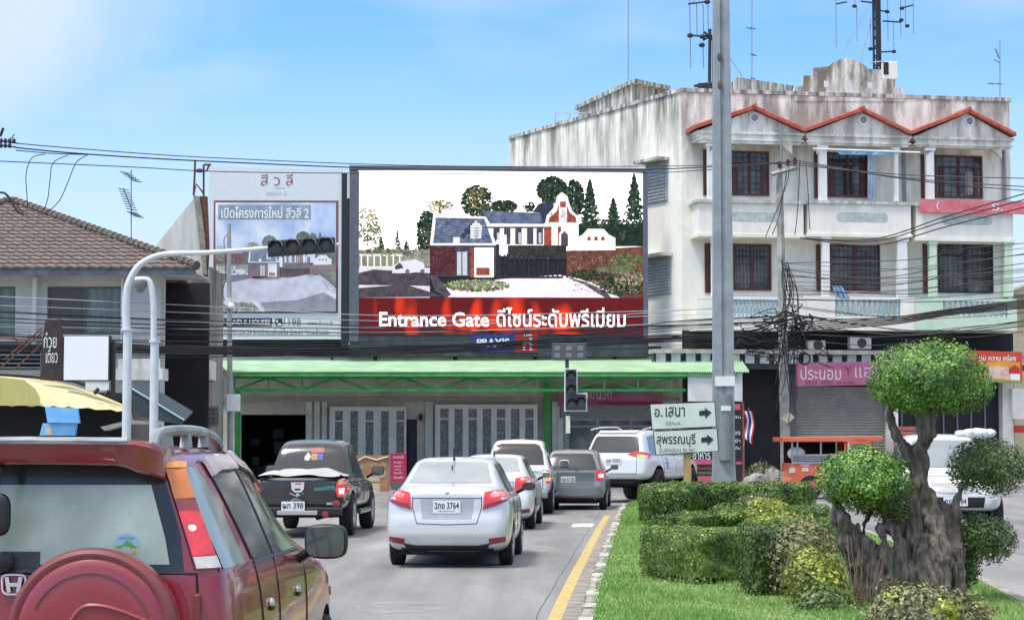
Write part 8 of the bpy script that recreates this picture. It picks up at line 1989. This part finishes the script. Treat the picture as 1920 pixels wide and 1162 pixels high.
for pts, rs in stems:
    q = path3([tp(*p) for p in pts], 5); n0 = len(pts); rr = [TS * .93 * rs[min(int(i / 5), n0 - 1)] * (1 - (i % 5) / 5) + rs[min(int(i / 5) + 1, n0 - 1)] * ((i % 5) / 5) for i in range(len(q))]
    b.tube(q, rr, 12)
M_bark = mat('grey_bark', (.23, .19, .155), .95, c2=(.065, .052, .042), scale=6, stretch=(3, 3, .6), bump=1.0, bscale=18, detail=12)
tr = b.build('trunk', M_bark, tree)
md = tr.modifiers.new('r', 'REMESH'); md.mode = 'VOXEL'; md.voxel_size = .018
bpy.context.view_layer.update(); m2 = bpy.data.meshes.new_from_object(tr.evaluated_get(bpy.context.evaluated_depsgraph_get())); tr.modifiers.clear(); tr.data = m2
bm = bmesh.new(); bm.from_mesh(m2)
for _ in range(2): bmesh.ops.smooth_vert(bm, verts=bm.verts, factor=.5, use_axis_x=True, use_axis_y=True, use_axis_z=True)
bm.normal_update()
for v in bm.verts:
    q = v.co; n1 = noise.noise(Vector((q.x * 11 + q.z * 2.5, q.y * 11, q.z * 3.0))); n2 = noise.noise(Vector((q.x * 34 + 5, q.y * 34, q.z * 9))); n3 = noise.noise(q * 5); n2 += 1.2 * noise.noise(Vector((q.x * 60, q.y * 60, q.z * 10)))
    v.co = q + v.normal * (-.060 * (1 - abs(n1) * 2.6) * .6 + .014 * n2 + .04 * n3)
bm.to_mesh(m2); bm.free(); m2.polygons.foreach_set('use_smooth', [True] * len(m2.polygons))
m2.materials.clear(); m2.materials.append(M_bark)
def crown(px, py, dy, rx, ry, rz, m, size=.033, dens=3600, seed=1, flat=.25, amp=.05, sc=2.6):
    p = tp(px, py, dy); V, F = ellipsoid((p.x, p.y, p.z), (rx * TS, ry * TS, rz * TS), flat=flat, n=16); amp *= TS
    return bush('crown', V, F, size, dens, m, tree, amp, seed, depth=.13, wid=.7, sc=sc, fluff=.008)
crown(1741, 722, 0, .70, .66, .48, M_top, seed=21, flat=.28, amp=.09, sc=3.4)
crown(1823, 740, .2, .20, .22, .22, M_top, seed=26, flat=.1)
crown(1621, 900, -.2, .54, .52, .36, M_top, seed=22, flat=.10, amp=.09, sc=3.4)
crown(1655, 945, .0, .28, .25, .16, M_topd, seed=27, flat=.0, amp=.07)
crown(1852, 878, .1, .44, .44, .33, M_topd, seed=23, flat=.12, amp=.07)
crown(1848, 1008, .15, .35, .35, .27, M_topd, seed=24, flat=.05, amp=.05)
crown(1815, 1060, .2, .14, .14, .26, M_topd, seed=25, flat=0, amp=.05)
# dry twigs by the trunk
b = MB()
for i in range(26):
    x = 1580 + rnd.random() * 60; p = tp(x, 1162, -.5); t_ = Vector((rnd.uniform(-.2, .2), rnd.uniform(-.1, .1), rnd.uniform(.4, .85))); b.tube([p, p + t_ * .5 + Vector((rnd.uniform(-.05, .05), 0, 0)), p + t_], [.006, .004, .002], 4)
tag(b.build('dry_twigs', mat('dry_twig', (.26, .17, .12), .9)), 'bundle of dry brown twigs at the foot of the topiary trunk', 'twigs')
# ---- small shrub and rocks by the road beyond
p = at(1432, 884, 62); V, F = ellipsoid((p.x, p.y, p.z - .1), (.52, .4, .30), n=12); V[:, 2] = np.maximum(V[:, 2], .1)
tag(bush('shrub', V, F, .09, 500, M_olive, None, .12, 31, depth=.15, fluff=.07), 'loose grey green shrub on the rocks behind the concrete pole', 'shrub')
for i, (px_, py_, r_) in enumerate(((1410, 903, .22), (1425, 899, .26), (1442, 905, .20), (1456, 898, .30), (1466, 906, .2), (1434, 909, .16))):
    p = at(px_, py_, 61.0 + i * .1); b = MB(); b.ball((p.x, p.y, max(.12, p.z)), (r_ * 1.2, r_, r_), 8)
    for q in b.v: q += noise.noise_vector(q * 5 + Vector((i * 3, 0, 0))) * r_ * .5
    tag(b.build('rock', mat('pale_rock', (.34, .33, .31), .95, var=.4, scale=5, bump=.5)), 'pale rough stone heaped under the grey green shrub', 'rock', 'rocks under the grey green shrub')
# greenery glimpsed at the left between the poles
p = at(262, 806, 56); V, F = ellipsoid((p.x, p.y, p.z - .3), (.5, .4, .6), n=10); tag(bush('shrub', V, F, .10, 400, M_hed, None, .12, 41, depth=.15, fluff=.06), 'dark green shrub between the two white poles above the red car', 'shrub')
# ---- grass of the island
n = 165000
y = 15.0 + 39.5 * nr.random(n * 2) ** 1.6
pr = np.array([(p.x, p.y) for p in MR]); pl_ = np.array([(p.x, p.y) for p in ML])
x0 = np.interp(y, pl_[:, 1], pl_[:, 0]) + .07; x1 = np.interp(y, pr[:, 1], pr[:, 0]) - .18
x = x0 + (x1 - x0) * nr.random(len(y)); k = x1 > x0; x, y = x[k][:n], y[k][:n]
h = nr.uniform(.02, .055, len(x)) * (1 + .5 * np.sin(x * 3.1 + y * 1.3) * np.sin(y * .9)); w_ = .006 * np.clip(y / 22, 1, 2.2); a = nr.uniform(0, 6.28, len(x)); lx, ly = nr.normal(0, .018, len(x)), nr.normal(0, .018, len(x))
z = np.full(len(x), KZ - .012)
A = np.stack([x - np.cos(a) * w_, y - np.sin(a) * w_, z], 1); B = np.stack([x + np.cos(a) * w_, y + np.sin(a) * w_, z], 1); C = np.stack([x + lx, y + ly, z + h], 1)
G = np.stack([A, B, C], 1).reshape(-1, 3)
M_gr_ = leaf_mat('grass_blade', (.13, .27, .05), (.25, .41, .10), (.42, .42, .22), ns=1.3)
tag(np_obj('grass', G, 3, M_gr_), 'bright short green grass covering the island', 'grass', kind='stuff')
